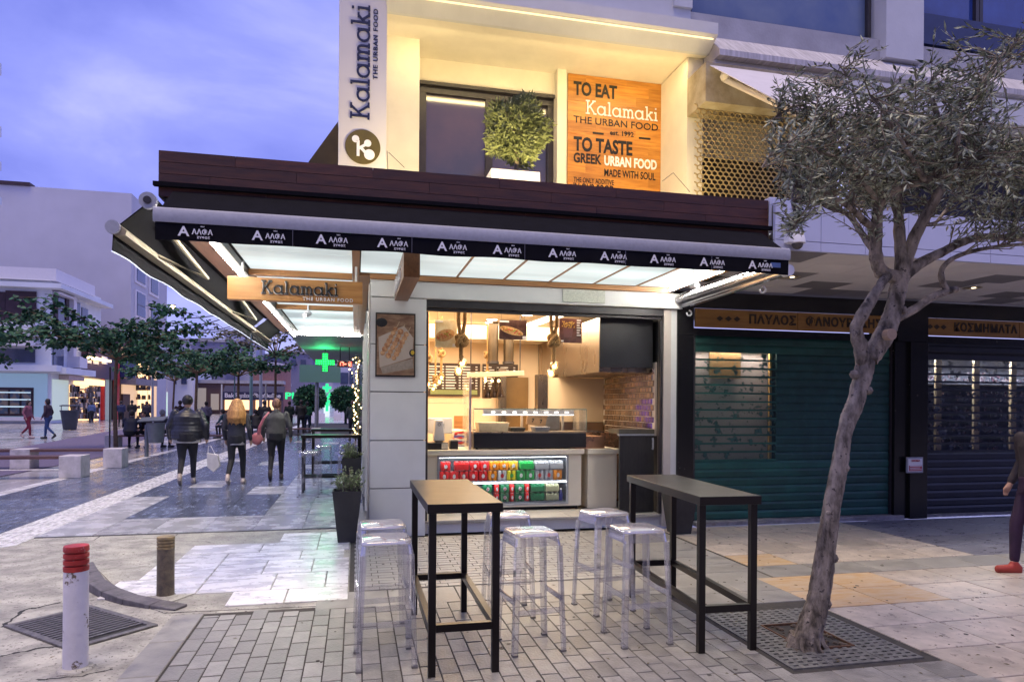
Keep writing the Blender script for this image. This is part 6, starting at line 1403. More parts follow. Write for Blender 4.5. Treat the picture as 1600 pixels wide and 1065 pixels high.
for ch in '17-12':
    w2 = .062; h2 = .055
    for s_ in SEG[ch]:
        r4 = {'a': (0, w2, h2-.014, h2), 'g': (0, w2, -.007, .007), 'd': (0, w2, -h2, -h2+.014), 'b': (w2-.012, w2, .008, h2-.015), 'c': (w2-.012, w2, -h2+.015, -.008), 'e': (0, .012, -h2+.015, -.008)}[s_]; b.box(x_+r4[0], x_+r4[1], p.y-.008, p.y-.002, p.z+r4[2], p.z+r4[3])
    x_ += .072
b.build('digits', EM('red_led', (1, .10, .06), 8), t, kind='stuff'); b = MB(); [b.path([(p.x+s_*.12, p.y+.04, p.z+.09), (p.x+s_*.12, p.y+.04, 3.14)], .014, 6) for s_ in (-1, 1)]; b.build('hanger', m_frame, t)
g = G(494.5, 672); A, B_ = AY(468, 569.5, g.y), AY(532, 597.5, g.y); t = thing('billboard', 'blank billboard with painted green glow on a pole below the pharmacy cross', 'billboard', g)
wbox('board', A.x, B_.x, g.y, g.y+.15, B_.z, A.z, M('green_cast_board', (.20, .42, .33), .6, scale=30, var=.15), t); b = MB(); b.path([g, (g.x, g.y+.3, A.z-.2)], .12, 8); b.build('post', m_pole, t)  # the cross's green glow is put into the board colour
# ================================================================== buildings across the plaza
m_bw1 = M('blue_white_render', (.70, .74, .80), .7, scale=.4, var=.12); m_lav = M('lavender_render', (.48, .48, .54), .8, scale=.25, var=.10, bump=.1, bscale=2)
m_brs = M('brown_shutter', (.045, .02, .03), .6, scale=2, var=.4); m_dw = M('far_glass', (.03, .05, .11), .12, scale=.6, var=.5, spec=.8); m_wt = M('far_white_trim', (.70, .68, .72), .6, var=.05)
m_warm = EM('warm_window', (1, .62, .30), 1.0); m_cool = EM('cool_window', (.55, .72, .80), .42); m_dim = EM('dim_window', (.35, .30, .26), .30)
def fr(name, a, c_, Y, d, mat, par, dep=0.0):
    A = AY(a[0], a[1], Y); B_ = AY(c_[0], c_[1], Y); B2 = AY(c_[0], a[1], Y); zt = max((A.z+B2.z)/2, B_.z+.02); return wbox(name, A.x, B_.x, Y-d, Y+dep-.001 if dep == 0 else Y+dep, B_.z, zt, mat, par)
def sdx(name, a, c_, X, d, mat, par, dep=0.0):
    """box on a wall that faces +X; a = near upper corner, c_ = (far px, lower py at the near corner)"""
    A = AX(a[0], a[1], X); B_ = AX(c_[0], a[1], X); zb = AX(a[0], c_[1], X).z; return wbox(name, X-dep if dep else X+.001, X+d, A.y, B_.y, zb, A.z, mat, par)
XS = -22.4; YS = 58.0
b1 = thing('corner_house', 'blue white three storey corner house with brown shutters at the left edge', 'house', (XS-6, YS+6, 0))
R1 = AY(77, 421, YS).z; Yb = AX(158, 460, XS).y
wbox('wall', XS-20, XS, YS, Yb, 0, R1-.6, m_bw1, b1); wbox('roof_parapet', XS-20, XS+.5, YS-.5, Yb-3, R1-.9, R1, m_wt, b1); wbox('roof_slab', XS-20, XS+1.0, YS-.9, Yb, R1-1.5, R1-1.15, m_bw1, b1)
fr('shutter_window', (-60, 455), (9, 503), YS, .15, m_brs, b1); fr('shutter_window', (10, 455), (57, 503), YS, .15, m_brs, b1)
o = fr('balcony', (-70, 505), (64, 527), YS, 1.3, m_bw1, b1); fr('balcony_awning', (-70, 533), (62, 543), YS, 1.6, m_wt, b1); fr('window', (-20, 545), (55, 566), YS, .1, m_dw, b1)
fr('slab_band', (-70, 570), (97, 581), YS, 1.0, m_bw1, b1); fr('shop_glass', (-30, 583), (74, 654), YS, .05, EM('cyan_shop', (.30, .45, .62), .22), b1)
fr('display_frame', (-20, 605), (53, 650), YS, .12, m_brs, b1)
for k in range(4): fr('display_shelf', (-18+k*18, 609), (-4+k*18, 646), YS, .2, M('far_display', (.20, .16, .12), .5, scale=1.6, col2=(.05, .08, .12), lo=.45, hi=.55), b1); 
for k in range(3): fr('lit_display_row', (-16, 612+k*11), (50, 614+k*11), YS, .26, m_cool, b1)
fr('sill', (-30, 651), (76, 657), YS, .3, m_wt, b1)
sdx('shutter_leaf', (83, 460), (88, 506), XS, .15, m_brs, b1); sdx('window', (88.5, 460), (100, 500), XS, .08, m_dw, b1); sdx('shutter_leaf', (100.5, 466), (105, 500), XS, .15, m_brs, b1); sdx('window_hood', (82, 455), (107, 459), XS, .5, m_wt, b1)
sdx('pier', (107, 440), (112, 560), XS, .4, m_wt, b1); sdx('window', (114, 470), (124, 510), XS, .08, m_dw, b1); sdx('window', (127, 480), (136, 512), XS, .08, m_dw, b1); sdx('balcony', (80, 508), (130, 528), XS, .9, m_bw1, b1)
sdx('window', (82, 543), (98, 570), XS, .08, m_dw, b1); sdx('shop_door', (81, 592), (106, 656), XS, .06, EM('pale_door', (.55, .66, .62), .3), b1); sdx('sign_strip', (92, 585), (117, 593), XS, .7, M('pinkish_sign', (.55, .42, .42), .5), b1)
sdx('slab_band', (78, 573), (127, 583), XS, 1.1, m_bw1, b1); b = MB(); A = AX(105, 566, XS); b.box(XS, XS+.9, A.y, A.y+1.6, A.z-.4, A.z+.5); b.build('air_conditioner', m_wt, b1)
b2 = thing('brown_sign_shops', 'low shops with a dark brown sign, red posts and warm lit windows', 'shops', (XS-3, 72, 0))
Y2a, Y2b = AX(109, 600, XS).y, AX(186, 600, XS).y
wbox('wall', XS-12, XS-.2, Yb+.02, Y2b+4, 0, 8.6, M('dark_shop_wall', (.10, .05, .08), .7), b2)
sdx('sign_board', (127, 545), (172, 589), XS, .5, M('aubergine_sign', (.07, .035, .065), .5), b2); sdx('lit_fascia', (115, 590), (156, 600), XS, .4, EM('amber_fascia', (1, .70, .32), 1.0), b2)
for k, (a, c_) in enumerate(((108, 116), (117.5, 127), (128, 136.5), (138, 143), (145, 152))): sdx('lit_window', (a, 601), (c_, 657), XS, .12, EM('amber_window', (1, .60, .30), .95) if k != 3 else M('far_display', (.2, .16, .12)), b2)
for k in range(6): sdx('display_shelf', (108, 606+k*8), (136, 608+k*8), XS, .3, M('shelf_brown', (.25, .15, .10), .6), b2)
sdx('red_post', (157, 592), (159, 656), XS, .3, M('red_post', (.55, .02, .02), .5), b2); sdx('dark_doorway', (161, 592), (172, 656), XS, .1, EM('doorway_dim', (.3, .35, .35), .25), b2)
sdx('red_post', (177, 545), (181, 656), XS, .35, M('red_post', (.55, .02, .02), .5), b2); b = MB(); A = AX(150, 562, XS+.9); b.box(XS+.8, XS+1.0, AX(138, 562, XS+.9).y, AX(172, 562, XS+.9).y, A.z, A.z+.18); b.build('sign_lamp', EM('sign_lamp_glow', (1, .70, .30), 4), b2)
v, f = text_mb('ΚΑΦΕ', 1.0, .03, 1, .05); 
for k, (px, s_, w_) in enumerate(((133, 554, 10), (146, 556, 8), (159, 556, 9))):
    b = MB(); 
    for q in range(2): A = AX(px, s_+q*7, XS+.55); B_ = AX(px+w_, s_+q*7, XS+.55); b.box(XS+.52, XS+.56, A.y, B_.y, A.z-.28, A.z)
    b.build('sign_line', m_wt, b2)
b3 = thing('tall_house', 'tall lavender apartment house with a blank side wall behind the corner house', 'house', (XS-12, 82, 0))
XC = AY(205, 400, 76).x; Z3 = AY(100, 295, 76).z
wbox('wall', XC-60, XC, 76, 89.5, 0, Z3, m_lav, b3); wbox('roof_edge', XC-60, AY(47, 290, 75.9).x, 75.8, 77, Z3, Z3+.35, m_brs, b3)
for (a, c_) in (((212, 402), (225, 438)), ((212, 455), (225, 492)), ((234, 425), (245, 456)), ((234, 475), (245, 505))):
    sdx('window_surround', (a[0]-2, a[1]-4), (c_[0]+2, c_[1]+3), XC, .12, m_wt, b3); w_ = sdx('window', a, c_, XC, .18, m_dw, b3)
sdx('cream_shopfront', (190, 540), (243, 656), XC, .15, EM('cream_glow_wall', (.85, .55, .32), .42), b3); sdx('blue_sign', (187, 555), (204, 589), XC, .5, M('navy_sign', (.03, .04, .16), .5), b3); sdx('grey_awning', (188, 590), (224, 600), XC, 1.4, M('grey_awning', (.25, .23, .26), .7), b3)  # shopfront wall glows by itself in place of lamplight falling on it
for (a, c_) in (((212, 566), (218, 596)), ((221, 566), (228, 596)), ((213, 606), (218, 655)), ((220, 606), (226, 655)), ((229, 606), (233, 655))): sdx('lit_window', a, c_, XC, .25, m_warm, b3)
sdx('doorway', (189, 615), (200, 656), XC, .2, M('brown_doorway', (.10, .05, .03), .6), b3); sdx('upper_awning', (207, 545), (230, 566), XC, .8, M('grey_awning', (.25, .23, .26), .7), b3)
def clutter(par, px0, px1, py0, py1, X, n, sd, cols):
    rg = random.Random(sd)
    for q, mc in enumerate(cols):
        b = MB()
        for i in range(n):
            px = rg.uniform(px0, px1); py = py0+(py1-py0)*(int(rg.random()*6)+.9)/6; A = AX(px, py, X); h_ = rg.uniform(.2, .6); w_ = rg.uniform(.15, .5); b.box(X, X+.15+.02*q, A.y, A.y+w_, A.z, A.z+h_)
        b.build('window_goods', mc, par, kind='stuff')
clutter(b2, 108, 151, 604, 655, XS+.14, 60, 1, (M('goods_brown', (.20, .10, .05)), M('goods_pale', (.6, .5, .4)), M('goods_dark', (.04, .03, .03))))
clutter(b3, 212, 233, 568, 654, XC+.26, 40, 2, (M('goods_brown', (.20, .10, .05)), M('goods_dark', (.04, .03, .03))))
# left edge sliver of a near tower with balconies
t = thing('edge_tower', 'sliver of a blue grey tower with balconies cut by the left picture edge', 'tower', (-32, 40, 0)); A = AY(1.0, 300, 40); wbox('wall', A.x-14, A.x-1.6, 40, 42, 0, 17, m_bw1, t)
for (y0_, y1_) in ((102, 120), (200, 216), (255, 268), (310, 322)): p, q = AY(4, y0_, 39.5), AY(4, y1_, 39.5); wbox('balcony', p.x-6, p.x+.0, 39, 39.4, q.z, p.z, m_bw1, t)
# far row closing the plaza
def far(x0, x1, ytop, Y, mat, label, wins=(), name='far_house', D=14):
    A, B_ = AY(x0, ytop, Y), AY(x1, ytop, Y); t = thing(name, label, 'house', ((A.x+B_.x)/2, Y, 0)); wbox('wall', A.x, B_.x, Y, Y+D, 0, A.z, mat, t); wbox('roof', A.x-.3, B_.x+.3, Y-.3, Y+D, A.z, A.z+.5, m_conc, t)
    for wdw in wins:
        m_ = wdw[4] if len(wdw) > 4 else m_dw; fr(wdw[5] if len(wdw) > 5 else 'window', wdw[:2], wdw[2:4], Y, .3, m_, t)
    return t
m_pw = M('far_pale_render', (.50, .51, .64), .8, scale=.2, var=.1); m_gw = M('far_grey_render', (.22, .22, .33), .8, scale=.2, var=.15)
far(255, 352, 532, 128, m_gw, 'grey violet far house under the overhead cables', ((270, 548, 276, 560), (287, 545, 300, 566, m_pw, 'pale_bay'), (305, 560, 315, 575), (330, 556, 342, 572)))
far(352, 400, 520, 138, m_pw, 'pale far house with a deep balcony opening left of the teal mast', ((375, 532, 391, 546, m_gw, 'balcony_opening'), (385, 538, 391, 545), (342, 565, 350, 572), (345, 548, 372, 551, m_gw, 'ledge')))
far(400, 449, 556, 150, m_gw, 'low grey far house behind the sparse tree', ((410, 566, 418, 576), (430, 566, 438, 576)))
far(449, 487, 552, 132, m_gw, 'far slate coloured house beside the billboard', ((455, 562, 463, 572), (470, 562, 478, 572)))
far(487, 600, 545, 140, m_pw, 'blue far apartment house behind the pharmacy', ((500, 575, 510, 596), (520, 575, 530, 596), (532, 582, 544, 600), (546, 580, 552, 600)))
far(262, 300, 575, 108, m_bw1, 'pale block behind the orange shop', ((268, 585, 276, 600), (284, 585, 292, 600)))
far(225, 262, 525, 104, m_lav, 'mauve far house right of the horn loudspeaker', ((240, 545, 248, 560), (240, 575, 248, 590)))
far(300, 440, 598, 112, M('far_brown_front', (.10, .06, .06), .8), 'far row of shops under a navy awning in the middle of the plaza', ((375, 612, 395, 640, m_warm, 'lit_window'), (400, 614, 418, 640, m_warm, 'lit_window'), (422, 612, 436, 640, m_warm, 'lit_window'), (305, 606, 322, 640, m_dim, 'lit_window'), (330, 615, 342, 640, m_dim, 'lit_window'), (352, 612, 366, 640, m_warm, 'lit_window')), 'far_shops')
A, B_ = AY(385, 572, 110), AY(448, 600, 110); t = thing('round_kiosk', 'pinkish round building behind the sparse plaza tree', 'building', ((A.x+B_.x)/2, 116, 0)); b = MB(); b.lathe([((B_.x-A.x)/2, 0), ((B_.x-A.x)/2, A.z)], ((A.x+B_.x)/2, 117, 0), 24); b.build('wall', M('salmon_wall', (.36, .18, .16), .7), t); b = MB(); b.lathe([((B_.x-A.x)/2+.4, A.z+.02), ((B_.x-A.x)/2+.4, A.z+.5), (1, A.z+1)], ((A.x+B_.x)/2, 117, 0), 24); b.build('roof', m_gw, t)
t = thing('navy_shop_awning', 'long navy awning with small white words over the far lit shops', 'awning', (-8, 100, 3)); A, B_ = AY(345, 614, 100), AY(442, 624, 100); b = MB(); b.prism([(100, B_.z), (103, A.z+1.1), (103, A.z+1), (100.4, B_.z)], A.x, B_.x, 'x'); b.build('cloth', M('navy_cloth', (.015, .015, .06), .7), t); wbox('valance', A.x, B_.x, 99.9, 100.0, B_.z-.1, A.z+.2, M('navy_cloth', (.015, .015, .06), .7), t)
for k, s_ in enumerate(('Bakery', 'Desserts', 'Ice Dreams', 'Coffee')): put_text('awning_word', s_, AY(365+k*20, 615, 99.8).x, 99.85, (A.z+B_.z)/2+.1, .85, m_wt, t, bold=.02)
t = thing('orange_shop_sign', 'orange rounded shop sign between the plaza trees', 'sign', (-20, 95, 4)); fr('sign_board', (240, 589), (256, 606), 95, .3, EM('orange_glow', (1, .16, .03), .8), t); fr('red_wall', (238, 607), (243, 656), 95, .3, M('red_post', (.55, .02, .02)), t); fr('lime_poster', (250, 620), (256, 640), 95, .3, EM('lime_glow', (.5, .9, .1), .8), t); fr('white_front', (244, 612), (262, 655), 95.5, .2, EM('pale_front', (.6, .75, .75), .35), t)
t = thing('pharmacy', 'white far pharmacy with green lit letters and crosses', 'pharmacy', (-8, 92, 0)); Yp = 92
fr('wall', (462, 609), (552, 655), Yp, .1, M('pharm_white', (.66, .70, .80), .6), t, dep=8); m_g2 = EM('green_glow', (.02, .8, .22), .8)
put_text('sign_word', 'PHARMACY', AY(497, 620, Yp).x, Yp-.2, AY(497, 619, Yp).z, 1.15, m_g2, t, bold=.03, xs=1.35)
p = AY(511, 605.5, Yp-.3); s_ = .075*4.2
b = MB(); b.box(p.x-s_*1.7, p.x+s_*1.7, p.y-.1, p.y, p.z-s_*.55, p.z+s_*.55); b.box(p.x-s_*.55, p.x+s_*.55, p.y-.101, p.y-.001, p.z+s_*.56, p.z+s_*1.7); b.box(p.x-s_*.55, p.x+s_*.55, p.y-.101, p.y-.001, p.z-s_*1.7, p.z-s_*.56); b.build('small_cross', m_g2, t)
p = AY(510, 630, Yp-.3); b = MB(); b.box(p.x-.1, p.x+.25, p.y-.1, p.y, p.z-1, p.z+.4); b.box(p.x+.26, p.x+1.1, p.y-.1, p.y, p.z+.05, p.z+.4); b.build('corner_mark', m_g2, t); fr('lit_door', (506, 634), (515, 656), Yp, .15, EM('white_door', (.8, .9, 1), .4), t)
for k, px in enumerate((484, 540)):
    g = G(px, 662 if k else 664); g.z = 0; c_ = AY(px, 627, g.y); t = thing('clipped_bush', ['dark clipped round bush behind the billboard post', 'dark clipped round bush below the red clock'][k], 'bush', g); rg = random.Random(k+3); lv = []; r_ = g.y*21/1110
    for i in range(1500): d = Vector((rg.gauss(0, 1), rg.gauss(0, 1), rg.gauss(0, 1))).normalized(); p = Vector((g.x, g.y, 2.0))+Vector((d.x, d.y, d.z*.85))*r_*rg.uniform(.8, 1.05); lv.append((p, (d+Vector((rg.gauss(0, .5), rg.gauss(0, .5), rg.gauss(0, .5)))).normalized(), d, .3, .16))
    v, f = leafmesh('x', lv, None); q = MB(); q.add(v, f); q.build('foliage', m_broad, t, kind='stuff'); b = MB(); b.path([g, (g.x, g.y, 1.6)], .12, 6); b.ball((g.x, g.y, 2.0), r_*.78, 10, .85); b.build('stem', M('bush_core', (.015, .03, .015), .9), t)
b = MB(); rg = random.Random(9)
for i in range(26): x_ = rg.uniform(-11, 1.5); y_ = rg.uniform(66, 84); h_ = rg.uniform(.5, 1.1); b.box(x_, x_+.5, y_, y_+.5, 0, h_)
o = b.build('far_cafe_chairs', m_wt, None, kind='stuff'); o['label'] = 'pale cafe chairs and low posts far below the pharmacy'; o['category'] = 'chairs'
# ================================================================== people
def blend(mb, name, mat, par, vox=.02, sm=3):
    """fuse overlapping volumes into one continuous skin"""
    me = bpy.data.meshes.new('tmp'); me.from_pydata(mb.v, [], mb.f); me.update(); o = bpy.data.objects.new('tmp', me); COL.objects.link(o)
    r_ = o.modifiers.new('r', 'REMESH'); r_.mode = 'VOXEL'; r_.voxel_size = vox; r_.use_smooth_shade = True
    s_ = o.modifiers.new('s', 'SMOOTH'); s_.iterations = sm; s_.factor = .5
    m2 = bpy.data.meshes.new_from_object(o.evaluated_get(bpy.context.evaluated_depsgraph_get())); m2.name = name
    bpy.data.objects.remove(o); bpy.data.meshes.remove(me); m2.materials.clear(); m2.materials.append(mat)
    o2 = bpy.data.objects.new(name, m2); COL.objects.link(o2); o2.parent = par; return o2
def limbv(b, pts, rr_):
    b.path(pts, rr_, 10)
    for p, r_ in zip(pts, rr_): b.ball(p, r_, 10)
def V(*a): return Vector(a)
def person(loc, rz, h, pose, label, skin=(.45, .27, .20), hair=(.04, .03, .02), top=(.03, .035, .05), bottom=(.012, .013, .02), shoe=(.03, .03, .03), hairs='short', fat=1.0, puff=False, hem=None, skirt=False, near=False, headturn=0.0, sleeve=None, topm=None):
    t = thing('person', label, 'person', loc, rz); k = h/1.70; vox = .016 if near else .026
    ms_ = M('skin_%d' % int(skin[0]*100), skin, .5, var=.08); mt = topm or M('top_%s' % '_'.join('%d' % int(c*100) for c in top), top, .75, scale=9, var=.3, bump=.3, bscale=30)
    mb_ = M('bottom_%s' % '_'.join('%d' % int(c*100) for c in bottom), bottom, .8, scale=9, var=.3); msh = M('shoe_%d' % int(shoe[0]*100), shoe, .5, var=.2); mh = M('hair_%d' % int(hair[0]*100), hair, .55, scale=30, var=.55, stretch=(1, 1, .15), bump=.8, bscale=40)
    if pose == 'walk':
        pel = V(0, 0, .93); ch = V(0, .02, 1.28); nk = V(0, .02, 1.44); hd = V(0, .04, 1.58); lean = 0
        legs = [((.09, 0, .90), (.10, .14, .50), (.10, .16, .09)), ((-.09, 0, .90), (-.09, -.02, .48), (-.10, -.30, .20))]; feet = [((.10, .12, .045), (.105, .32, .035)), ((-.10, -.33, .16), (-.10, -.22, .035))]
        arms = [((.19, .02, 1.38), (.26, -.05, 1.12), (.27, .06, .90)), ((-.19, .02, 1.38), (-.25, .0, 1.12), (-.24, .12, .90))]
    elif pose == 'stand':
        pel = V(0, 0, .93); ch = V(0, .0, 1.28); nk = V(0, .0, 1.44); hd = V(0, .02, 1.58)
        legs = [((.09, 0, .90), (.11, .02, .49), (.12, 0, .09)), ((-.09, 0, .90), (-.11, .02, .49), (-.12, -.02, .09))]; feet = [((.12, -.03, .045), (.14, .17, .035)), ((-.12, -.05, .045), (-.14, .15, .035))]
        arms = [((.19, 0, 1.38), (.25, -.02, 1.11), (.20, .14, .98)), ((-.19, 0, 1.38), (-.25, -.02, 1.11), (-.20, .14, .98))]
    else:
        pel = V(0, -.05, .56); ch = V(0, .10, .92); nk = V(0, .17, 1.06); hd = V(0, .22, 1.19)
        legs = [((.10, -.02, .56), (.13, .42, .54), (.13, .40, .09)), ((-.10, -.02, .56), (-.13, .42, .54), (-.13, .36, .09))]; feet = [((.13, .38, .045), (.14, .58, .035)), ((-.13, .34, .045), (-.14, .54, .035))]
        arms = [((.19, .12, 1.0), (.25, .22, .76), (.12, .42, .66)), ((-.19, .12, 1.0), (-.25, .22, .76), (-.12, .42, .66))]
    S = lambda p: Vector(p)*k
    dxa = (fat-1)*.14; arms = [[(x_+(dxa*(.35 if i_ == 0 else 1.15) if x_ > 0 else -dxa*(.35 if i_ == 0 else 1.15)), y_, z_) for i_, (x_, y_, z_) in enumerate(A_)] for A_ in arms]
    def torso(b, infl=0.0, z0=0.0, ripple=0.0):
        n = 12; ax = (nk-pel)
        ringsr = [(.0, .158), (.15, .165), (.35, .150), (.55, .152), (.74, .168), (.88, .135), (1.0, .06)]
        vs = []; m_ = 24; nn = 18
        for i in range(m_+1):
            s_ = i/m_*(1-z0)+z0; s2 = max(0, min(1, s_))
            for (a0, r0), (a1, r1) in zip(ringsr, ringsr[1:]):
                if a0 <= s2 <= a1: r_ = r0+(r1-r0)*(s2-a0)/(a1-a0); break
            r_ = (r_+infl*max(.15, min(1, (1.0-s_)*3.2)))*(1+(fat-1)*(1.0-.55*max(0, s_)**2))+(ripple*abs(sin(s_*24)) if ripple else 0); c = pel+ax*s_
            for q in range(nn): a = 2*pi*q/nn; vs.append(S((c.x+r_*cos(a)*1.0, c.y+r_*sin(a)*.68, c.z)))
        b.add(vs, [(i*nn+q, i*nn+(q+1) % nn, (i+1)*nn+(q+1) % nn, (i+1)*nn+q) for i in range(m_) for q in range(nn)]+[tuple(range(nn-1, -1, -1)), tuple(m_*nn+q for q in range(nn))])
    f_ = (fat-1)*.6+1
    b = MB(); torso(b); limbv(b, [S(nk-V(0, 0, .05)), S(hd-V(0, .0, .05))], [.055*k, .052*k]); b.ball(S(hd), .092*k, 14, 1.22, .86, 1.0); b.ball(S(hd+V(0, .03, -.06)), .066*k, 10, 1.0, .9, 1.0)
    face = V(sin(headturn), cos(headturn), 0); b.ball(S(hd+face*.098+V(0, 0, -.015)), .017*k, 6, 1.5)
    for s_ in (-1, 1): b.ball(S(hd+V(s_*.082, 0, -.01)), .022*k, 6, 1.4, .5, .9)
    for L1 in legs: limbv(b, [S(p) for p in L1], [.075*k*f_, .050*k, .036*k])
    for A1 in arms: limbv(b, [S(p) for p in A1], [.048*k, .038*k, .028*k])
    for (hl, to), L1 in zip(feet, legs): limbv(b, [S(L1[2]), S(hl), S(to)], [.034*k, .034*k, .028*k])
    for A1 in arms:                                                    # hands: palm, four bent fingers and a thumb
        w_ = S(A1[2]); d = (S(A1[2])-S(A1[1])).normalized(); side = V(1 if A1[2][0] > 0 else -1, 0, 0); fw_d = V(0, 1, 0)
        limbv(b, [w_, w_+d*.05*k, w_+d*.085*k], [.028*k, .032*k, .030*k])
        if near:
            for i in range(4):
                p0 = w_+d*.085*k+fw_d*(i-1.5)*.017*k; L4 = [.062, .07, .066, .052][i]*k; limbv(b, [p0, p0+d*L4*.55-side*.004*k, p0+d*L4-side*.018*k], [.0105*k, .0095*k, .008*k])
            limbv(b, [w_+d*.03*k+fw_d*.025*k, w_+d*.06*k+fw_d*.048*k-side*.01*k, w_+d*.088*k+fw_d*.052*k-side*.02*k], [.012*k, .011*k, .009*k])
    body = blend(b, 'body', ms_, t, .012 if near else vox, 2)
    b = MB(); torso(b, .022 if not puff else .035, -.12 if pose != 'sit' else 0, .014 if puff else 0)
    for A1 in arms:
        P_ = [S(p) for p in A1]; 
        if puff: 
            pts = [P_[0].lerp(P_[1], i/8) for i in range(8)]+[P_[1].lerp(P_[2], i/7) for i in range(8)]; limbv(b, pts, [(.078-.002*i+.008*abs(sin(i*1.6)))*k for i in range(16)])
        else: limbv(b, [P_[0], P_[1], P_[1].lerp(P_[2], .92)], [.068*k, .052*k, .042*k])
    b.ball(S(nk-V(0, .01, .0)), .075*k, 10, .7)
    blend(b, 'jacket' if not skirt else 'coat', mt, t, vox if not puff else .014, 2)
    b = MB()
    for L1 in legs: P_ = [S(p) for p in L1]; limbv(b, [P_[0], P_[1], P_[1].lerp(P_[2], .88)], [.098*k*f_, .064*k, .048*k])
    b.path([S(pel+V(0, 0, .06)), S(pel-V(0, 0, .10))], [.155*k*fat, .150*k*fat], 14); b.ball(S(pel+V(0, -.02, -.02)), .15*k*fat, 12, .8, 1, .8)
    blend(b, 'trousers' if not skirt else 'skirt', mb_, t, vox, 2)
    for (hl, to), L1 in zip(feet, legs):
        b = MB(); limbv(b, [S(L1[2])+V(0, 0, .0), S(hl), S(to)], [.046*k, .046*k, .042*k]); b.path([S(hl)-V(0, .03, .02)*k, S(to)+V(0, .02, -.012)*k], [.044*k, .038*k], 8); o = blend(b, 'shoe', msh, t, .016, 1)
    if hem:
        b = MB(); n = 20; vs = []
        for z_, r_ in ((.80, .175), (.86, .18)):
            for q in range(n): a = 2*pi*q/n; vs.append(S((r_*fat*cos(a), r_*fat*.68*sin(a)+.0, z_)))
        b.add(vs, [(q, (q+1) % n, n+(q+1) % n, n+q) for q in range(n)]); b.build('shirt_hem', M('hem_pale', hem, .7), None).parent = t
    b = MB()
    if hairs == 'long':
        b.ball(S(hd+V(0, -.015, .03)), .120*k, 14, 1.12, 1.05, 1.05); b.path([S(hd+V(0, -.03, .02)), S(hd+V(0, -.07, -.12)), S(hd+V(0, -.09, -.25)), S(hd+V(0, -.09, -.33))], [.12*k, .165*k, .180*k, .13*k], 14)
        rg = random.Random(2)
        for i in range(46): 
            a = rg.uniform(pi*.95, pi*2.05); p0 = hd+V(.12*cos(a), .10*sin(a)-.03, .02); b.path([S(p0), S(hd+V(.175*cos(a), .13*sin(a)-.05, -.16)), S(hd+V(.19*cos(a+.1), .14*sin(a)-.06, -.30-rg.uniform(0, .09)))], [.02*k, .022*k, .008*k], 5)
    elif hairs == 'cap': b.ball(S(hd+V(0, -.005, .035)), .108*k, 14, 1.05, .95, 1.08); 
    else:
        b.ball(S(hd+V(0, -.022, .028)), .104*k, 14, 1.1, .92, 1.0)
        if hairs == 'bob': b.ball(S(hd+V(0, -.04, -.03)), .100*k, 12, 1.0, 1.0, .9)
    q_ = blend(b, 'hat' if hairs == 'cap' else 'hair', mh, t, .014, 1)
    if pose == 'sit' or headturn:                                          # eyes and brows where the face can be seen
        for s_ in (-1, 1): b = MB(); side = V(face.y, -face.x, 0); b.ball(S(hd+face*.087+side*s_*.034+V(0, 0, .012)), .010*k, 6); o = b.build('eye', m_ink, None); o.parent = t
        b = MB(); b.ball(S(hd+face*.086+V(0, 0, -.062)), .018*k, 6, .4, 1.2, .6); b.build('mouth', M('lips', (.3, .1, .09), .5), None).parent = t
    return t
def at(px, py): g = G(px, py); return (g.x, g.y, 0)
m_puff = M('puffer_shell', (.022, .024, .034), .30, scale=9, var=.3)
pA = person(at(292, 756), radians(8), 1.74, 'walk', 'heavy person walking away in a black puffer jacket carrying a white bag', hair=(.012, .012, .014), hairs='cap', fat=1.42, puff=True, topm=m_puff, hem=(.42, .40, .40), shoe=(.40, .34, .30), near=True)
g = G(318, 756); t = thing('carrier_bag', 'white carrier bag hanging from the hand of the puffer jacket walker', 'bag', (g.x, g.y, .5)); x, y = -2.82, 14.50
b = MB(); b.add([(x-.03, y-.03, .62), (x+.18, y-.05, .58), (x+.22, y-.04, .36), (x+.10, y-.04, .24), (x-.02, y-.03, .34), (x-.03, y+.05, .62), (x+.18, y+.05, .58), (x+.22, y+.06, .36), (x+.10, y+.06, .24), (x-.02, y+.05, .34)], [(0, 4, 3, 2, 1), (5, 6, 7, 8, 9), (0, 1, 6, 5), (1, 2, 7, 6), (2, 3, 8, 7), (3, 4, 9, 8), (4, 0, 5, 9)]); b.build('bag_body', M('bag_white', (.62, .60, .60), .6, scale=8, var=.2), t, bevel=.01)
b = MB(); b.path([(x-.01, y, .61), (x-.0, y, .76), (x+.04, y+.01, .76), (x+.12, y, .59)], .008, 6); b.build('bag_handle', m_wt, t)
person(at(369, 756), radians(-2), 1.66, 'walk', 'person with long curly blond hair walking away in a dark jacket', hair=(.50, .25, .075), hairs='long', fat=.95, top=(.03, .032, .045), hem=(.55, .50, .48), shoe=(.62, .52, .48), near=True)
pC = person(at(431, 749), radians(4), 1.70, 'walk', 'person with short auburn hair walking away in a grey quilted jacket', hair=(.30, .14, .09), hairs='short', fat=1.12, puff=False, top=(.085, .085, .085), shoe=(.05, .035, .03), near=True)
t = thing('shoulder_bag', 'pink shoulder bag hanging on the left side of the grey jacket walker', 'bag', (-1.85, 14.95, .9)); p = Vector((-1.86, 14.92, 0)); m_pk = M('pink_leather', (.50, .16, .20), .5)
b = MB(); b.path([p+V(.12, -.02, 1.42), p+V(.04, -.16, 1.30), p+V(-.04, -.16, 1.12), p+V(-.06, -.12, .98)], [.022, .024, .03, .04], 8); b.build('strap', m_pk, t); b = MB(); b.ball(p+V(-.10, -.10, .88), .13, 12, 1.0, .9, .45); b.build('pouch', m_pk, t, smooth=True)
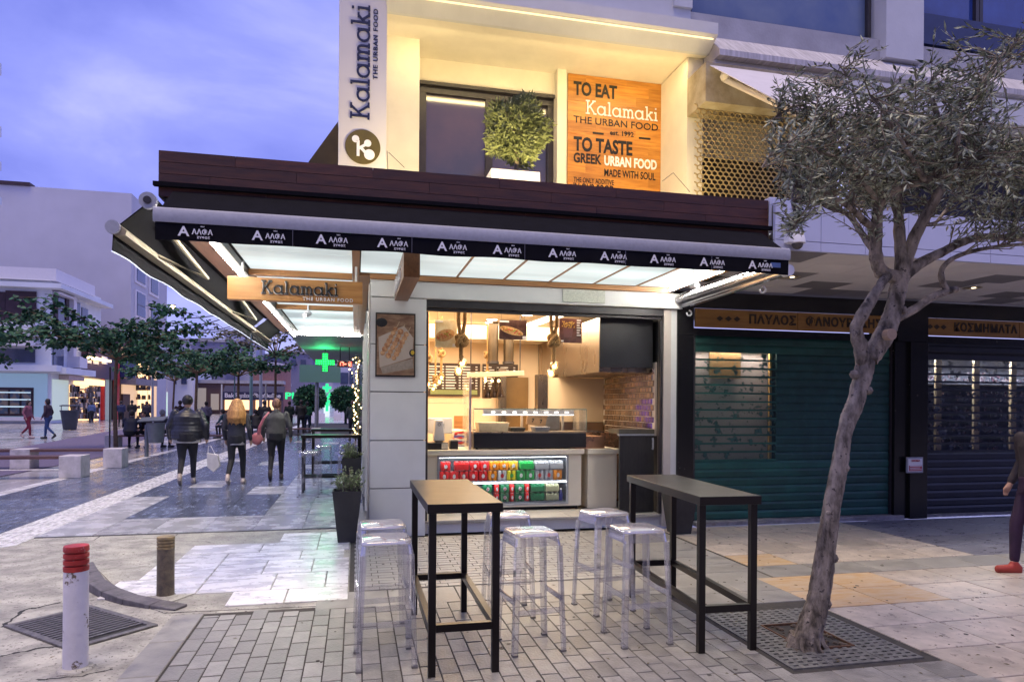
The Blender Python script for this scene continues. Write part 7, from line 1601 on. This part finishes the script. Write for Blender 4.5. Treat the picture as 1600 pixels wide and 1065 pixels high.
person(at(43, 684), radians(-95), 1.68, 'walk', 'walker in dusty pink clothes crossing before the left shop window', top=(.28, .10, .15), bottom=(.22, .02, .05), shoe=(.5, .4, .4), hair=(.03, .02, .02), hairs='bob')
person(at(75, 685), radians(85), 1.74, 'walk', 'walker in wide blue jeans and dark top crossing before the left shops', top=(.05, .03, .05), bottom=(.03, .07, .20), hair=(.02, .012, .012), hairs='bob', fat=1.05)
person(at(143, 660), radians(20), 1.66, 'walk', 'person in a light blue coat before the warm lit shop window', top=(.10, .16, .34), bottom=(.02, .02, .03), hair=(.04, .03, .02), hairs='bob')
yS = 26.45
person((AY(203, 690, yS).x, yS, 0), 0, 1.72, 'sit', 'seated person in a dark navy coat, left end of the bench group', top=(.012, .016, .05), hair=(.03, .02, .02), fat=1.2)
person((AY(226, 690, yS+.5).x, yS+.55, 0), pi, 1.70, 'sit', 'seated person facing the camera between the two dark backs', top=(.03, .02, .03), hair=(.02, .02, .02), skin=(.48, .26, .18))
person((AY(247, 690, yS).x, yS, 0), radians(-25), 1.76, 'sit', 'grey haired seated person leaning forward right of the grey bin', top=(.014, .012, .022), hair=(.32, .32, .34), fat=1.25)
person(at(189, 666), 0, 1.72, 'stand', 'standing person in blue left of the pair by the cream shop', top=(.02, .03, .10), hair=(.03, .02, .02)); person(at(206, 667), .3, 1.76, 'stand', 'standing person in black right of the pair by the cream shop', top=(.012, .012, .014), hair=(.02, .02, .02))
person(at(229, 668), 0, 1.68, 'stand', 'standing person in a dark cap behind the bench group', top=(.02, .015, .03), hair=(.05, .015, .02), hairs='cap')
person(at(281, 680), .5, 1.72, 'stand', 'dim standing person just left of the puffer jacket walker', top=(.03, .014, .02), hair=(.02, .015, .012)); person((AY(343, 690, 32).x, 33.3, 0), -.6, 1.70, 'sit', 'seated person in rusty orange behind the walkers', top=(.22, .06, .03), hair=(.03, .02, .02))
person((AY(352, 690, 33).x, 33.3, 0), 1.2, 1.72, 'sit', 'seated person in teal on the far bench', top=(.02, .07, .10), hair=(.02, .02, .02)); person((AY(398, 690, 33).x, 33.3, 0), .2, 1.72, 'sit', 'seated person in black behind the teal lamp post', top=(.012, .012, .012), hair=(.02, .02, .02))
person(at(413, 684), .2, 1.74, 'stand', 'broad dark figure standing left of the grey jacket walker', top=(.014, .012, .018), fat=1.3, hair=(.02, .02, .02)); person(at(452, 676), -.2, 1.74, 'stand', 'dark figure standing right of the grey jacket walker', top=(.012, .025, .02), hair=(.02, .02, .02))
person(at(470, 680), .3, 1.80, 'stand', 'tall person in black beside the green jacket person', top=(.01, .01, .012), hair=(.02, .02, .02)); person(at(480, 675), -.4, 1.72, 'stand', 'person in a green jacket below the billboard', top=(.01, .12, .05), bottom=(.01, .03, .06), hair=(.02, .02, .02))
person(at(551, 688), .1, 1.76, 'stand', 'person in a dark green sweater beyond the side tables', top=(.03, .05, .045), hair=(.12, .06, .04), fat=1.1)
person(at(322, 678), .1, 1.68, 'stand', 'person with a pale shirt among the plaza trees', top=(.20, .18, .24), hair=(.02, .02, .02))
o = person((6.44, 5.30, 0), radians(80), 1.62, 'walk', 'passer-by in a dark top and red shoes leaving at the right edge', top=(.045, .035, .04), bottom=(.03, .01, .04), shoe=(.38, .05, .035), hair=(.10, .05, .04), hairs='bob', near=True, fat=1.05)

# ================================================================== the other side of the street (behind the viewpoint)
ob = thing('opposite_building', 'dim street front behind the viewpoint, seen only in reflections', 'building', (0, -13, 0)); m_ob = M('opposite_render', (.16, .15, .15), .85, scale=.5, var=.3)
wbox('wall', -16, 40, -24, -13, 0, 8.5, m_ob, ob); wbox('cornice', -16.3, 40.3, -24, -12.7, 8.5, 9.0, m_ob, ob)
for i in range(13): wbox('window', -14+i*4.1, -12+i*4.1, -13.05, -13, 4.6, 6.6, m_dw, ob); wbox('shop_glass', -14.6+i*4.1, -11.4+i*4.1, -13.05, -13, .3, 3.0, m_dw, ob)

# ================================================================== small litter and gum on the ground
rg = random.Random(77); b = MB()
for i in range(260):
    if i < 150: x, y = rg.gauss(3.1, .9), rg.gauss(4.4, 1.1)
    else: x, y = rg.uniform(-3.5, 7), rg.uniform(3.0, 8.2)
    if not (-3.5 < x < 7.5 and 2.8 < y < 8.3) or (x < -1.2 and y > 5.6): continue
    a = rg.uniform(0, 6.3); l = rg.uniform(.02, .045); w_ = l*.28; c_, s_ = cos(a), sin(a); z = .0045 if (2.6 < x < 3.65 and 3.65 < y < 4.85) else .0015
    b.add([(x-c_*l/2, y-s_*l/2, z), (x-s_*w_/2, y+c_*w_/2, z+.004), (x+c_*l/2, y+s_*l/2, z), (x+s_*w_/2, y-c_*w_/2, z+.003)], [(0, 3, 2, 1)])
o = b.build('fallen_leaves', M('dry_leaf', (.20, .15, .07), .8, scale=30, col2=(.08, .08, .04)), None, kind='stuff'); o['label'] = 'dry fallen olive leaves scattered on the paving'; o['category'] = 'leaves'
b = MB()
for i in range(230):
    x, y = rg.uniform(-1.0, 8.5), rg.uniform(3.1, 8.25); r_ = rg.uniform(.006, .018)
    if 2.6 < x < 3.65 and y < 4.85: continue
    b.prism([(x+r_*cos(k*1.05)*rg.uniform(.8, 1.2), y+r_*sin(k*1.05)*rg.uniform(.8, 1.2)) for k in range(6)], -.003, .0016)
o = b.build('gum_spots', M('old_gum', (.07, .065, .06), .8), None, kind='stuff'); o['label'] = 'dark trodden gum spots on the paving stones'; o['category'] = 'spots'
